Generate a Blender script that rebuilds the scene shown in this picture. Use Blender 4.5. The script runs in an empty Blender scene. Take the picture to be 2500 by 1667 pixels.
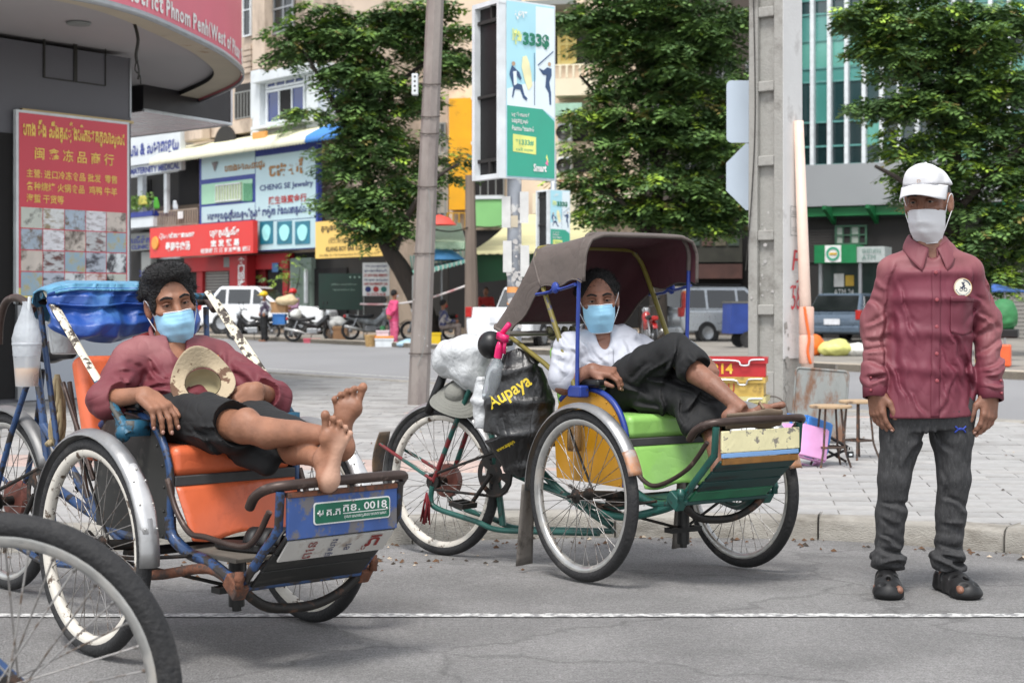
import bpy,bmesh,math,random
import numpy as np
from mathutils import Vector,Matrix,Euler
random.seed(7);RNG=np.random.RandomState(11)
S=bpy.context.scene
COL=S.collection
R=math.radians
# ---------------------------------------------------------------- camera
FPX,CH,HY=4000.0,1.1,750.0
cam=bpy.data.cameras.new('camera');camo=bpy.data.objects.new('camera',cam);COL.objects.link(camo)
camo.location=(0,0,CH);camo.rotation_euler=(R(90),0,0)
cam.sensor_width=36;cam.lens=FPX/2500*36;cam.shift_y=-(833.5-HY)/2500
cam.clip_start=0.1;cam.clip_end=2000
cam.dof.use_dof=True;cam.dof.focus_distance=6.25;cam.dof.aperture_fstop=6.7
S.camera=camo
# ---------------------------------------------------------------- sky, sun, exposure
world=bpy.data.worlds.new('World');S.world=world;world.use_nodes=True
wn=world.node_tree.nodes;wl=world.node_tree.links
sky=wn.new('ShaderNodeTexSky');sky.sky_type='NISHITA';sky.sun_disc=False
SUN_EL,SUN_ROT=R(62),R(200)
sky.sun_elevation=SUN_EL;sky.sun_rotation=SUN_ROT;sky.air_density=1.0;sky.dust_density=1.0;sky.ozone_density=1.0
hsv=wn.new('ShaderNodeHueSaturation');hsv.inputs['Saturation'].default_value=0.22
wl.new(sky.outputs[0],hsv.inputs['Color']);wl.new(hsv.outputs[0],wn['Background'].inputs[0])
wn['Background'].inputs[1].default_value=0.128
sl=bpy.data.lights.new('sun','SUN');sl.energy=1.5;sl.angle=R(16);sl.color=(1.0,0.965,0.92)
so=bpy.data.objects.new('sun',sl);COL.objects.link(so)
sd=Vector((math.sin(SUN_ROT)*math.cos(SUN_EL),math.cos(SUN_ROT)*math.cos(SUN_EL),math.sin(SUN_EL)))
so.rotation_euler=sd.to_track_quat('Z','Y').to_euler();so.location=(0,0,30)
S.view_settings.view_transform='Standard';S.view_settings.look='None';S.view_settings.gamma=1
S.view_settings.use_curve_mapping=False;S.view_settings.exposure=1.18
S.cycles.max_bounces=6;S.cycles.transparent_max_bounces=8
S.cycles.use_denoising=True
def P(px,py,d):
 """a photo pixel seen at depth d (metres along the view axis) -> world point"""
 return Vector(((px-1250)/FPX*d,d,CH-(py-HY)/FPX*d))
# ---------------------------------------------------------------- materials
MATS={}
def lin(c):
 return tuple(((x/12.92)if x<=0.04045 else((x+0.055)/1.055)**2.4)for x in c[:3])+(1.0,)
def hexc(h):
 return tuple(int(h[i:i+2],16)/255 for i in(0,2,4))
def M(name,col,rough=0.6,metal=0.0,var=0.12,vs=6.0,bump=0.0,bs=40.0,col2=None,thr=None,thrw=0.05,s2=8.0,spec=None,
 trans=0.0,alpha=1.0,emit=0.0,sss=0.0,coat=0.0,aniso=None,det=4.0,bdist=0.01,wr=0.0,wrs=10.0,wra=(1,1,1)):
 """procedural material: colour with cloudy variation; col2 shows through above threshold thr (peeling, rust, dirt)"""
 if name in MATS:return MATS[name]
 if isinstance(col,str):col=hexc(col)
 m=bpy.data.materials.new(name);m.use_nodes=True;MATS[name]=m
 nt=m.node_tree;n=nt.nodes;l=nt.links;b=n['Principled BSDF']
 tc=n.new('ShaderNodeTexCoord');src=tc.outputs['Object']
 if aniso:
  mp=n.new('ShaderNodeMapping');mp.inputs['Scale'].default_value=aniso;l.new(src,mp.inputs['Vector']);src=mp.outputs['Vector']
 c=lin(col)
 nz=n.new('ShaderNodeTexNoise');nz.inputs['Scale'].default_value=vs;nz.inputs['Detail'].default_value=det;l.new(src,nz.inputs['Vector'])
 rp=n.new('ShaderNodeValToRGB');l.new(nz.outputs[0],rp.inputs[0])
 rp.color_ramp.elements[0].position=0.3;rp.color_ramp.elements[1].position=0.7
 rp.color_ramp.elements[0].color=tuple(max(0,x*(1-var))for x in c[:3])+(1,)
 rp.color_ramp.elements[1].color=tuple(min(1,x*(1+var))for x in c[:3])+(1,)
 out=rp.outputs[0]
 rsock=None
 if col2 is not None:
  if isinstance(col2,str):col2=hexc(col2)
  n2=n.new('ShaderNodeTexNoise');n2.inputs['Scale'].default_value=s2;n2.inputs['Detail'].default_value=7;n2.inputs['Roughness'].default_value=0.65
  l.new(src,n2.inputs['Vector'])
  r2=n.new('ShaderNodeValToRGB');l.new(n2.outputs[0],r2.inputs[0]);t=0.6 if thr is None else thr
  r2.color_ramp.elements[0].position=max(0,t-thrw);r2.color_ramp.elements[0].color=(0,0,0,1)
  r2.color_ramp.elements[1].position=min(1,t+thrw);r2.color_ramp.elements[1].color=(1,1,1,1)
  mx=n.new('ShaderNodeMix');mx.data_type='RGBA';l.new(r2.outputs[0],mx.inputs[0]);l.new(out,mx.inputs[6]);mx.inputs[7].default_value=lin(col2)
  out=mx.outputs[2]
  if metal>0:
   mm=n.new('ShaderNodeMath');mm.operation='MULTIPLY_ADD';l.new(r2.outputs[0],mm.inputs[0]);mm.inputs[1].default_value=-metal;mm.inputs[2].default_value=metal
   l.new(mm.outputs[0],b.inputs['Metallic'])
 l.new(out,b.inputs['Base Color'])
 rv=n.new('ShaderNodeMath');rv.operation='MULTIPLY_ADD';l.new(nz.outputs[0],rv.inputs[0]);rv.inputs[1].default_value=0.3;rv.inputs[2].default_value=max(0.03,rough-0.15)
 l.new(rv.outputs[0],b.inputs['Roughness'])
 if not(col2 is not None and metal>0):b.inputs['Metallic'].default_value=metal
 if spec is not None:b.inputs['Specular IOR Level'].default_value=spec
 if trans:b.inputs['Transmission Weight'].default_value=trans
 if alpha<1:b.inputs['Alpha'].default_value=alpha
 if coat:b.inputs['Coat Weight'].default_value=coat
 if sss:
  b.inputs['Subsurface Weight'].default_value=sss;b.inputs['Subsurface Radius'].default_value=(0.012,0.005,0.003);b.inputs['Subsurface Scale'].default_value=1.0
 if emit:
  l.new(out,b.inputs['Emission Color']);b.inputs['Emission Strength'].default_value=emit
 if bump:
  nb=n.new('ShaderNodeTexNoise');nb.inputs['Scale'].default_value=bs;nb.inputs['Detail'].default_value=5;l.new(src,nb.inputs['Vector'])
  bp=n.new('ShaderNodeBump');bp.inputs['Strength'].default_value=bump;bp.inputs['Distance'].default_value=bdist
  l.new(nb.outputs[0],bp.inputs['Height']);l.new(bp.outputs[0],b.inputs['Normal'])
  if wr:
   mp2=n.new('ShaderNodeMapping');mp2.inputs['Scale'].default_value=wra;l.new(tc.outputs['Object'],mp2.inputs['Vector'])
   w1=n.new('ShaderNodeTexNoise');w1.inputs['Scale'].default_value=wrs;w1.inputs['Detail'].default_value=2;w1.inputs['Distortion'].default_value=1.2;l.new(mp2.outputs[0],w1.inputs['Vector'])
   a1=n.new('ShaderNodeMath');a1.operation='SUBTRACT';l.new(w1.outputs[0],a1.inputs[0]);a1.inputs[1].default_value=0.5;a2=n.new('ShaderNodeMath');a2.operation='ABSOLUTE';l.new(a1.outputs[0],a2.inputs[0]);a3=n.new('ShaderNodeMath');a3.operation='POWER';l.new(a2.outputs[0],a3.inputs[0]);a3.inputs[1].default_value=0.6
   bq=n.new('ShaderNodeBump');bq.inputs['Strength'].default_value=wr;bq.inputs['Distance'].default_value=0.05;l.new(a3.outputs[0],bq.inputs['Height']);l.new(bp.outputs[0],bq.inputs['Normal']);l.new(bq.outputs[0],b.inputs['Normal'])
 return m
# ---------------------------------------------------------------- mesh building
class MB:
 def __init__(s):s.v=[];s.f=[];s.mi=[];s.cur=0
 def add(s,verts,faces,mat=None):
  o=len(s.v)
  if mat is not None:verts=[mat@Vector(v)for v in verts]
  s.v.extend([tuple(v)for v in verts]);s.f.extend([tuple(i+o for i in f)for f in faces]);s.mi.extend([s.cur]*len(faces));return s
 def box(s,c,d,rot=None):
  x,y,z=d[0]/2,d[1]/2,d[2]/2
  vs=[(-x,-y,-z),(x,-y,-z),(x,y,-z),(-x,y,-z),(-x,-y,z),(x,-y,z),(x,y,z),(-x,y,z)]
  m=Matrix.Translation(c)
  if rot is not None:m=m@(rot.to_matrix().to_4x4()if isinstance(rot,Euler)else Euler(rot).to_matrix().to_4x4())
  return s.add(vs,[(0,3,2,1),(4,5,6,7),(0,1,5,4),(1,2,6,5),(2,3,7,6),(3,0,4,7)],m)
 def tube(s,pts,r,n=8,closed=False,cap=True,flat=1.0):
  pts=[Vector(p)for p in pts];N=len(pts);rr=r if isinstance(r,(list,tuple))else[r]*N
  vs=[];prev=None
  for i,p in enumerate(pts):
   if closed:t=pts[(i+1)%N]-pts[i-1]
   else:t=pts[min(i+1,N-1)]-pts[max(i-1,0)]
   t=t.normalized()if t.length>1e-9 else Vector((0,0,1))
   if prev is None:
    a=Vector((0,0,1))if abs(t.z)<0.9 else Vector((1,0,0));u=t.cross(a).normalized()
   else:
    u=(prev-t*prev.dot(t));u=u.normalized()if u.length>1e-6 else t.orthogonal().normalized()
   prev=u;w=t.cross(u)
   for k in range(n):
    a=2*math.pi*k/n;vs.append(p+(u*math.cos(a)+w*(math.sin(a)*flat))*rr[i])
  fs=[]
  for i in range(N if closed else N-1):
   j=(i+1)%N
   for k in range(n):fs.append((i*n+k,i*n+(k+1)%n,j*n+(k+1)%n,j*n+k))
  if cap and not closed:fs.append(tuple(range(n))[::-1]);fs.append(tuple((N-1)*n+k for k in range(n)))
  return s.add(vs,fs)
 def lathe(s,prof,n=24,mat=None,cap=False,a0=0.0,a1=2*math.pi):
  """prof: list of (r, z); about z"""
  full=abs(a1-a0-2*math.pi)<1e-6;m=n if full else n+1
  vs=[(r*math.cos(a0+(a1-a0)*k/n),r*math.sin(a0+(a1-a0)*k/n),z)for(r,z)in prof for k in range(m)]
  fs=[]
  for i in range(len(prof)-1):
   for k in range(n):k2=(k+1)%m;fs.append((i*m+k,i*m+k2,(i+1)*m+k2,(i+1)*m+k))
  if cap:fs.append(tuple(range(m))[::-1]);fs.append(tuple((len(prof)-1)*m+k for k in range(m)))
  return s.add(vs,fs,mat)
 def prism(s,poly,h,mat=None):
  """poly: 2-D outline in xy, extruded from z=0 to z=h"""
  n=len(poly);vs=[(x,y,0)for x,y in poly]+[(x,y,h)for x,y in poly]
  fs=[tuple(range(n))[::-1],tuple(range(n,2*n))]+[(i,(i+1)%n,n+(i+1)%n,n+i)for i in range(n)]
  return s.add(vs,fs,mat)
 def grid(s,fn,nu,nv,thick=0.0,closed_u=False):
  vs=[Vector(fn(u/nu,v/nv))for u in range(nu+(0 if closed_u else 1))for v in range(nv+1)]
  mu=nu if closed_u else nu+1;w=nv+1
  fs=[(u*w+v,((u+1)%mu)*w+v,((u+1)%mu)*w+v+1,u*w+v+1)for u in range(nu)for v in range(nv)]
  return s.add(vs,fs)
 def ball(s,c,r,n=12,m=8,mat=None):
  if not isinstance(r,(tuple,list)):r=(r,r,r)
  vs=[(0,0,-1)]+[(math.cos(2*math.pi*k/n)*math.sin(math.pi*j/m),math.sin(2*math.pi*k/n)*math.sin(math.pi*j/m),-math.cos(math.pi*j/m))for j in range(1,m)for k in range(n)]+[(0,0,1)]
  fs=[(0,1+(k+1)%n,1+k)for k in range(n)]
  for j in range(m-2):
   for k in range(n):fs.append((1+j*n+k,1+j*n+(k+1)%n,1+(j+1)*n+(k+1)%n,1+(j+1)*n+k))
  L=len(vs)-1;fs+=[(L,1+(m-2)*n+k,1+(m-2)*n+(k+1)%n)for k in range(n)]
  mm=Matrix.Translation(c)@(mat.to_4x4()if mat is not None else Matrix.Identity(4))@Matrix.Diagonal((*r,1))
  return s.add(vs,fs,mm)
 def mesh(s,name,mats,smooth=True):
  me=bpy.data.meshes.new(name);me.from_pydata(s.v,[],s.f)
  for m in(mats if isinstance(mats,(list,tuple))else[mats]):me.materials.append(m)
  if any(s.mi):me.polygons.foreach_set('material_index',s.mi)
  if smooth:me.polygons.foreach_set('use_smooth',[True]*len(s.f))
  me.update();return me
 def make(s,name,mats,parent=None,smooth=False,bev=0.0,sub=0,solid=0.0,auto=None,seg=2):
  o=bpy.data.objects.new(name,s.mesh(name,mats,smooth or bev>0 or auto is not None));COL.objects.link(o)
  if parent is not None:o.parent=parent
  if solid:md=o.modifiers.new('solid','SOLIDIFY');md.thickness=solid;md.offset=0
  if bev:md=o.modifiers.new('bevel','BEVEL');md.width=bev;md.segments=seg;md.limit_method='ANGLE';md.angle_limit=R(35);md.harden_normals=True
  if sub:md=o.modifiers.new('sub','SUBSURF');md.levels=sub;md.render_levels=sub
  if auto is not None:sharp(o,auto)
  return o
def sharp(o,ang):
 me=o.data;bm=bmesh.new();bm.from_mesh(me)
 for e in bm.edges:
  if len(e.link_faces)==2 and e.calc_face_angle(0)>R(ang):e.smooth=False
 bm.to_mesh(me);bm.free()
def tag(o,label=None,cat=None,group=None,kind=None):
 if label:o['label']=label
 if cat:o['category']=cat
 if group:o['group']=group
 if kind:o['kind']=kind
 return o
def thing(name,label,cat,loc=(0,0,0),rz=0.0,group=None,rot=None):
 o=bpy.data.objects.new(name,None);COL.objects.link(o);o.location=loc;o.rotation_euler=rot if rot else(0,0,rz);o.empty_display_size=0.1
 return tag(o,label,cat,group)
def copy_tree(o,parent=None):
 c=o.copy();COL.objects.link(c);c.parent=parent
 for ch in list(o.children):copy_tree(ch,c)
 return c
def bez(pts,n=6):
 """Catmull-Rom through pts"""
 pts=[Vector(p)for p in pts];out=[]
 for i in range(len(pts)-1):
  p0,p1,p2,p3=pts[max(i-1,0)],pts[i],pts[i+1],pts[min(i+2,len(pts)-1)]
  for k in range(n):
   t=k/n;out.append(0.5*((2*p1)+(p2-p0)*t+(2*p0-5*p1+4*p2-p3)*t*t+(3*p1-p0-3*p2+p3)*t**3))
 out.append(pts[-1]);return out
def wall_matrix(a,b,z=0.0):
 """frame with x along a->b (seen from the camera side left to right), y up, z out towards the viewer's side"""
 a=Vector((a[0],a[1],0));b=Vector((b[0],b[1],0));x=(b-a).normalized();up=Vector((0,0,1));out=x.cross(up)
 m=Matrix.Identity(4)
 for i in range(3):m[i][0]=x[i];m[i][1]=up[i];m[i][2]=out[i];m[i][3]=(a[i]if i<2 else z)
 return m
def txt(body,mat,parent,mx,w=None,h=None,name='lettering',bold=0.0,ex=0.0,shear=0.0,align='CENTER',sp=1.0):
 """flat lettering as a mesh; mx maps text plane (x right, y up, z out) to the parent's space; fitted to width w and/or cap height h"""
 c=bpy.data.curves.new('t','FONT');c.body=body;c.align_x='LEFT';c.resolution_u=2;c.offset=bold;c.shear=shear;c.space_character=sp
 if ex:c.extrude=ex
 o=bpy.data.objects.new('t',c);COL.objects.link(o);dg=bpy.context.evaluated_depsgraph_get()
 me=bpy.data.meshes.new_from_object(o.evaluated_get(dg));bpy.data.objects.remove(o);bpy.data.curves.remove(c)
 n=len(me.vertices)
 if n==0:return None
 co=np.empty(n*3);me.vertices.foreach_get('co',co);co=co.reshape(-1,3)
 lo,hi=co.min(0),co.max(0);sx=w/max(1e-6,hi[0]-lo[0])if w else None;sy=h/max(1e-6,hi[1]-lo[1])if h else None
 sx=sx or sy;sy=sy or sx
 co[:,0]-=lo[0]if align=='LEFT' else(lo[0]+hi[0])/2;co[:,1]-=(lo[1]+hi[1])/2;co[:,0]*=sx;co[:,1]*=sy
 par=list(range(n))
 def fd(a):
  while par[a]!=a:par[a]=par[par[a]];a=par[a]
  return a
 for e in me.edges:
  a,b=fd(e.vertices[0]),fd(e.vertices[1])
  if a!=b:par[a]=b
 ids={}
 for i in range(n):ids.setdefault(fd(i),len(ids))
 co[:,2]+=np.array([(ids[fd(i)]%5)*0.0006 for i in range(n)])
 A=np.array(mx);co=co@A[:3,:3].T+A[:3,3]
 me.vertices.foreach_set('co',co.astype(np.float32).ravel());me.materials.clear();me.materials.append(mat);me.name=name;me.update()
 ob=bpy.data.objects.new(name,me);COL.objects.link(ob)
 if parent is not None:ob.parent=parent
 return ob
def TM(m,x,y,z=0.004,rot=0.0):
 return m@Matrix.Translation((x,y,z))@Matrix.Rotation(rot,4,'Z')
def panel(m,x,y,w,h,t=0.01,z=0.0):
 """box given in a wall frame: centre x,y, size w,h, thickness t standing out from z"""
 b=MB();b.box((x,y,z+t/2),(w,h,t));b.v=[tuple(m@Vector(v))for v in b.v];return b
def pbox(b,m,x,y,w,h,t=0.01,z=0.0):
 k=panel(m,x,y,w,h,t,z);return b.add(k.v,k.f)
# ---------------------------------------------------------------- signed-distance bodies (one continuous skin)
class SDF:
 def __init__(s,lo,hi,h):
  s.lo=np.array(lo,float);s.h=h;s.n=np.ceil((np.array(hi)-s.lo)/h).astype(int)+1
  s.F=np.full(s.n,9.0,np.float32)
 def _sub(s,lo,hi):
  a=np.clip(np.floor((np.array(lo)-s.lo)/s.h).astype(int),0,s.n);b=np.clip(np.ceil((np.array(hi)-s.lo)/s.h).astype(int)+1,0,s.n)
  if np.any(b<=a):return None
  ax=[(s.lo[i]+s.h*np.arange(a[i],b[i])).astype(np.float32)for i in range(3)]
  return(slice(a[0],b[0]),slice(a[1],b[1]),slice(a[2],b[2])),ax[0][:,None,None],ax[1][None,:,None],ax[2][None,None,:]
 def _mix(s,sl,d,k,op):
  f=s.F[sl]
  if op=='add':
   hh=np.maximum(k-np.abs(f-d),0)/max(k,1e-6);s.F[sl]=np.minimum(f,d)-hh*hh*k*0.25
  elif op=='sub':
   d=-d;hh=np.maximum(k-np.abs(f-d),0)/max(k,1e-6);s.F[sl]=np.maximum(f,d)+hh*hh*k*0.25
  elif op=='and':
   hh=np.maximum(k-np.abs(f-d),0)/max(k,1e-6);s.F[sl]=np.maximum(f,d)+hh*hh*k*0.25
 def cap(s,a,b,ra,rb=None,k=0.02,op='add'):
  rb=ra if rb is None else rb;a=np.array(a,float);b=np.array(b,float);m=max(ra,rb)+k+0.03
  q=s._sub(np.minimum(a,b)-m,np.maximum(a,b)+m)
  if q is None:return s
  sl,X,Y,Z=q;ab=b-a;L=max(ab@ab,1e-9)
  t=np.clip(((X-a[0])*ab[0]+(Y-a[1])*ab[1]+(Z-a[2])*ab[2])/L,0,1)
  d=np.sqrt((X-a[0]-t*ab[0])**2+(Y-a[1]-t*ab[1])**2+(Z-a[2]-t*ab[2])**2)-(ra+(rb-ra)*t)
  s._mix(sl,d,k,op);return s
 def chain(s,pts,rs,k=0.02,op='add'):
  for i in range(len(pts)-1):s.cap(pts[i],pts[i+1],rs[i],rs[i+1],k,op)
  return s
 def ell(s,c,r,rot=None,k=0.02,op='add'):
  c=np.array(c,float);r=np.array(r,float);m=r.max()+k+0.03;q=s._sub(c-m,c+m)
  if q is None:return s
  sl,X,Y,Z=q;A=np.array((rot.to_3x3()if isinstance(rot,Matrix)else Euler(rot).to_matrix())if rot is not None else Matrix.Identity(3))
  u=[(X-c[0])*A[0,i]+(Y-c[1])*A[1,i]+(Z-c[2])*A[2,i]for i in range(3)]
  k0=np.sqrt(sum((u[i]/r[i])**2 for i in range(3)));k1=np.sqrt(sum((u[i]/r[i]**2)**2 for i in range(3)))+1e-6
  s._mix(sl,k0*(k0-1)/k1,k,op);return s
 def rbox(s,c,hd,rot=None,rr=0.01,k=0.02,op='add'):
  c=np.array(c,float);m=np.linalg.norm(hd)+k+0.03;q=s._sub(c-m,c+m)
  if q is None:return s
  sl,X,Y,Z=q;A=np.array((rot.to_3x3()if isinstance(rot,Matrix)else Euler(rot).to_matrix())if rot is not None else Matrix.Identity(3))
  u=[np.abs((X-c[0])*A[0,i]+(Y-c[1])*A[1,i]+(Z-c[2])*A[2,i])-(hd[i]-rr)for i in range(3)]
  d=np.sqrt(sum(np.maximum(x,0)**2 for x in u))+np.minimum(np.maximum(np.maximum(u[0],u[1]),u[2]),0)-rr
  s._mix(sl,d,k,op);return s
 def loft(s,secs,k=0.03,op='add',side=(1,0,0)):
  """secs: (centre, half width along side axis, half depth); elliptical sections blended along the spine"""
  side=np.array(side,float)
  for i in range(len(secs)-1):
   (a,wa,da),(b,wb,db)=secs[i],secs[i+1];a=np.array(a,float);b=np.array(b,float);t0=b-a;L=np.linalg.norm(t0);t0=t0/L
   u=side-t0*(side@t0);u/=np.linalg.norm(u);w=np.cross(t0,u);m=max(wa,wb,da,db)+k+0.03
   q=s._sub(np.minimum(a,b)-m,np.maximum(a,b)+m)
   if q is None:continue
   sl,X,Y,Z=q;dx,dy,dz=X-a[0],Y-a[1],Z-a[2]
   tt=dx*t0[0]+dy*t0[1]+dz*t0[2];t=np.clip(tt/L,0,1);ru=wa+(wb-wa)*t;rw=da+(db-da)*t
   pu=dx*u[0]+dy*u[1]+dz*u[2];pw=dx*w[0]+dy*w[1]+dz*w[2]
   e=tt-t*L;k0=np.sqrt((pu/ru)**2+(pw/rw)**2);k1=np.sqrt((pu/ru**2)**2+(pw/rw**2)**2)+1e-6
   d2=np.where(k0>1e-4,k0*(k0-1)/k1,-np.minimum(ru,rw));d=np.sqrt(np.maximum(d2,0)**2+e**2)+np.minimum(d2,0)*(np.abs(e)<1e-5)
   d=np.where(np.abs(e)>1e-5,np.maximum(d,np.abs(e)),d)
   s._mix(sl,d,k,op)
  return s
 def plane(s,p,nrm,k=0.004):
  """keep the side the normal points away from"""
  p=np.array(p,float);nrm=np.array(nrm,float);nrm/=np.linalg.norm(nrm);sl,X,Y,Z=s._sub(s.lo,s.lo+s.h*s.n)
  s._mix(sl,(X-p[0])*nrm[0]+(Y-p[1])*nrm[1]+(Z-p[2])*nrm[2],k,'and');return s
 def warp(s,fn):
  """add fn(X,Y,Z) metres to the distance (folds)"""
  sl,X,Y,Z=s._sub(s.lo,s.lo+s.h*s.n);s.F+=fn(X,Y,Z).astype(np.float32);return s
 def mesh(s,name,mats,parent=None,smooth_it=1):
  F=s.F;F[0]=F[-1]=9;F[:,0]=F[:,-1]=9;F[:,:,0]=F[:,:,-1]=9
  I=F<0;nx,ny,nz=F.shape
  cs=[(i,j,k)for i in(0,1)for j in(0,1)for k in(0,1)]
  cnt=sum(I[i:nx-1+i,j:ny-1+j,k:nz-1+k].astype(np.int8)for i,j,k in cs);act=(cnt>0)&(cnt<8)
  ci=np.argwhere(act);N=len(ci);idx=np.full(act.shape,-1,np.int64);idx[act]=np.arange(N)
  val=np.stack([F[ci[:,0]+i,ci[:,1]+j,ci[:,2]+k]for i,j,k in cs],1)
  pos=np.zeros((N,3));num=np.zeros(N)
  for a in range(8):
   for b in range(a+1,8):
    if sum(abs(cs[a][q]-cs[b][q])for q in range(3))!=1:continue
    va,vb=val[:,a],val[:,b];cr=(va<0)!=(vb<0);t=np.where(cr,va/np.where(cr,va-vb,1),0)
    pa=np.array(cs[a]);pb=np.array(cs[b]);pos+=np.where(cr[:,None],pa+t[:,None]*(pb-pa),0);num+=cr
  V=s.lo+s.h*(ci+pos/num[:,None]);Q=[]
  for ax in range(3):
   o1,o2=(ax+1)%3,(ax+2)%3;n=[nx,ny,nz];sa=[slice(1,n[q]-1)for q in range(3)];sb=list(sa);sa[ax]=slice(0,n[ax]-1);sb[ax]=slice(1,n[ax])
   A,B=I[tuple(sa)],I[tuple(sb)];off=[1,1,1];off[ax]=0
   e=np.argwhere(A!=B)+np.array(off);flip=A[A!=B]
   def ce(d1,d2):
    q=e.copy();q[:,o1]-=d1;q[:,o2]-=d2;return idx[q[:,0],q[:,1],q[:,2]]
   qd=np.stack([ce(1,1),ce(0,1),ce(0,0),ce(1,0)],1);qd[~flip]=qd[~flip][:,::-1];Q.append(qd)
  Q=np.concatenate(Q);Q=Q[(Q>=0).all(1)]
  for _ in range(smooth_it):
   acc=np.zeros_like(V);c=np.zeros(N)
   for a in range(4):
    b=(a+1)%4;np.add.at(acc,Q[:,a],V[Q[:,b]]);np.add.at(c,Q[:,a],1);np.add.at(acc,Q[:,b],V[Q[:,a]]);np.add.at(c,Q[:,b],1)
   V=0.5*V+0.5*acc/np.maximum(c,1)[:,None]
  me=bpy.data.meshes.new(name);me.vertices.add(N);me.vertices.foreach_set('co',V.astype(np.float32).ravel())
  me.loops.add(len(Q)*4);me.loops.foreach_set('vertex_index',Q.astype(np.int32).ravel());me.polygons.add(len(Q));me.polygons.foreach_set('loop_start',np.arange(0,len(Q)*4,4,dtype=np.int32))
  me.polygons.foreach_set('use_smooth',np.ones(len(Q),bool));me.update(calc_edges=True);me.validate()
  for m in(mats if isinstance(mats,(list,tuple))else[mats]):me.materials.append(m)
  o=bpy.data.objects.new(name,me);COL.objects.link(o)
  if parent is not None:o.parent=parent
  return o
def folds(seed,n=7,lo=8,hi=30,amp=0.003,stretch=(1,1,1)):
 """cloth-like wrinkles: ridged sines in random directions, each fading in and out over the garment; wavelength = 2*pi/k"""
 r=np.random.RandomState(seed);ks=[]
 for i in range(n):
  d=r.normal(size=3)*np.array(stretch);d/=np.linalg.norm(d);m=r.normal(size=3)*9
  ks.append((d*r.uniform(lo,hi),r.uniform(0,6.28),m,r.uniform(0,6.28),r.uniform(0.5,1)))
 def fn(X,Y,Z):
  out=0
  for(d,ph,m,p2,a)in ks:
   w=np.clip(0.5+0.9*np.sin(X*m[0]+Y*m[1]+Z*m[2]+p2),0,1)
   out=out+a*w*(0.6-1.4*np.abs(np.sin((X*d[0]+Y*d[1]+Z*d[2])*0.5+ph+0.9*np.sin(7*X+9*Z-8*Y+ph))))
  return out*(amp*1.6/n)
 return fn
def rrect(w,h,r,n=4):
 pts=[]
 for(cx,cy,a0)in((w/2-r,h/2-r,0),(-w/2+r,h/2-r,90),(-w/2+r,-h/2+r,180),(w/2-r,-h/2+r,270)):
  for k in range(n+1):a=R(a0+90*k/n);pts.append((cx+r*math.cos(a),cy+r*math.sin(a)))
 return pts
def creases(segs,ax,ref,seed=0,nrand=0,box=None,amp=0.007,w=0.008):
 """sharp cloth folds: each segment (x0,y0,x1,y1[,amp]) in photo pixels becomes an S-shaped step in the cloth; ax = image-right axis in the body's space, ref = (pixel x, u, pixel y, z, pixels per metre)"""
 px0,u0,py0,z0,sc=ref;r=np.random.RandomState(seed);L=[]
 for q in segs:L.append((u0+(q[0]-px0)/sc,z0-(q[1]-py0)/sc,u0+(q[2]-px0)/sc,z0-(q[3]-py0)/sc,q[4]if len(q)>4 else amp))
 for i in range(nrand):
  x,y=r.uniform(box[0],box[2]),r.uniform(box[1],box[3]);a=r.normal(box[4],0.5);l=r.uniform(15,55);L.append((u0+(x-px0)/sc,z0-(y-py0)/sc,u0+(x+l*math.cos(a)-px0)/sc,z0-(y+l*math.sin(a)-py0)/sc,amp*r.uniform(-0.7,0.7)))
 A=np.array(L);lo=np.array([min(A[:,0].min(),A[:,2].min()),min(A[:,1].min(),A[:,3].min())])-0.06;hi=np.array([max(A[:,0].max(),A[:,2].max()),max(A[:,1].max(),A[:,3].max())])+0.06
 res=0.003;U=np.arange(lo[0],hi[0],res)[:,None];Z=np.arange(lo[1],hi[1],res)[None,:];M_=np.zeros((U.shape[0],Z.shape[1]),np.float32)
 wob=0.006*np.sin(35*U+20*Z)+0.004*np.sin(61*Z-33*U)
 for(a,b,c,d,am)in L:
  dx,dz=c-a,d-b;ll=math.hypot(dx,dz)+1e-6;dx/=ll;dz/=ll;t=(U-a)*dx+(Z-b)*dz;sdist=-(U-a)*dz+(Z-b)*dx+wob;f=np.clip(t/ll,-0.2,1.2);env=np.clip(np.minimum(f+0.2,1.2-f)*2.2,0,1);env=env*env*(3-2*env);q=sdist/(w*(0.8+0.6*f));M_+=(am*env*q*np.exp(0.5-0.5*q*q)).astype(np.float32)
 def fn(X,Y,Z_):
  u=X*ax[0]+Y*ax[1];iu=np.clip(((u-lo[0])/res).astype(int),0,M_.shape[0]-1);iz=np.clip(((Z_-lo[1])/res).astype(int),0,M_.shape[1]-1);ok=(u>lo[0])&(u<hi[0])&(Z_>lo[1])&(Z_<hi[1]);return np.where(ok,M_[iu,iz],0)
 return fn
def strands(o,n,L,wd,mat,seed,cut=None):
 """short hair blades over a hair mesh"""
 r=np.random.RandomState(seed);me=o.data;b=MB();idx=r.randint(0,len(me.vertices),n)
 for i in idx:
  v=me.vertices[i];nn=v.normal
  if cut is not None and cut(v.co,nn):continue
  d=(nn*0.7+Vector(r.normal(size=3))*0.45+Vector((0,0,-0.15))).normalized();s_=d.cross(Vector(r.normal(size=3))).normalized()*wd;l=L*r.uniform(0.5,1.2);e=d+Vector(r.normal(size=3))*0.35;p=v.co-nn*0.004
  b.add([p-s_,p+s_,p+d*l*0.6+s_*0.6,p+d*l*0.6-s_*0.6,p+d*l*0.6+e*l*0.5],[(0,1,2,3),(3,2,4)])
 return tag(b.make('hair_strands',mat,o,smooth=True),kind='stuff')
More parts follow.
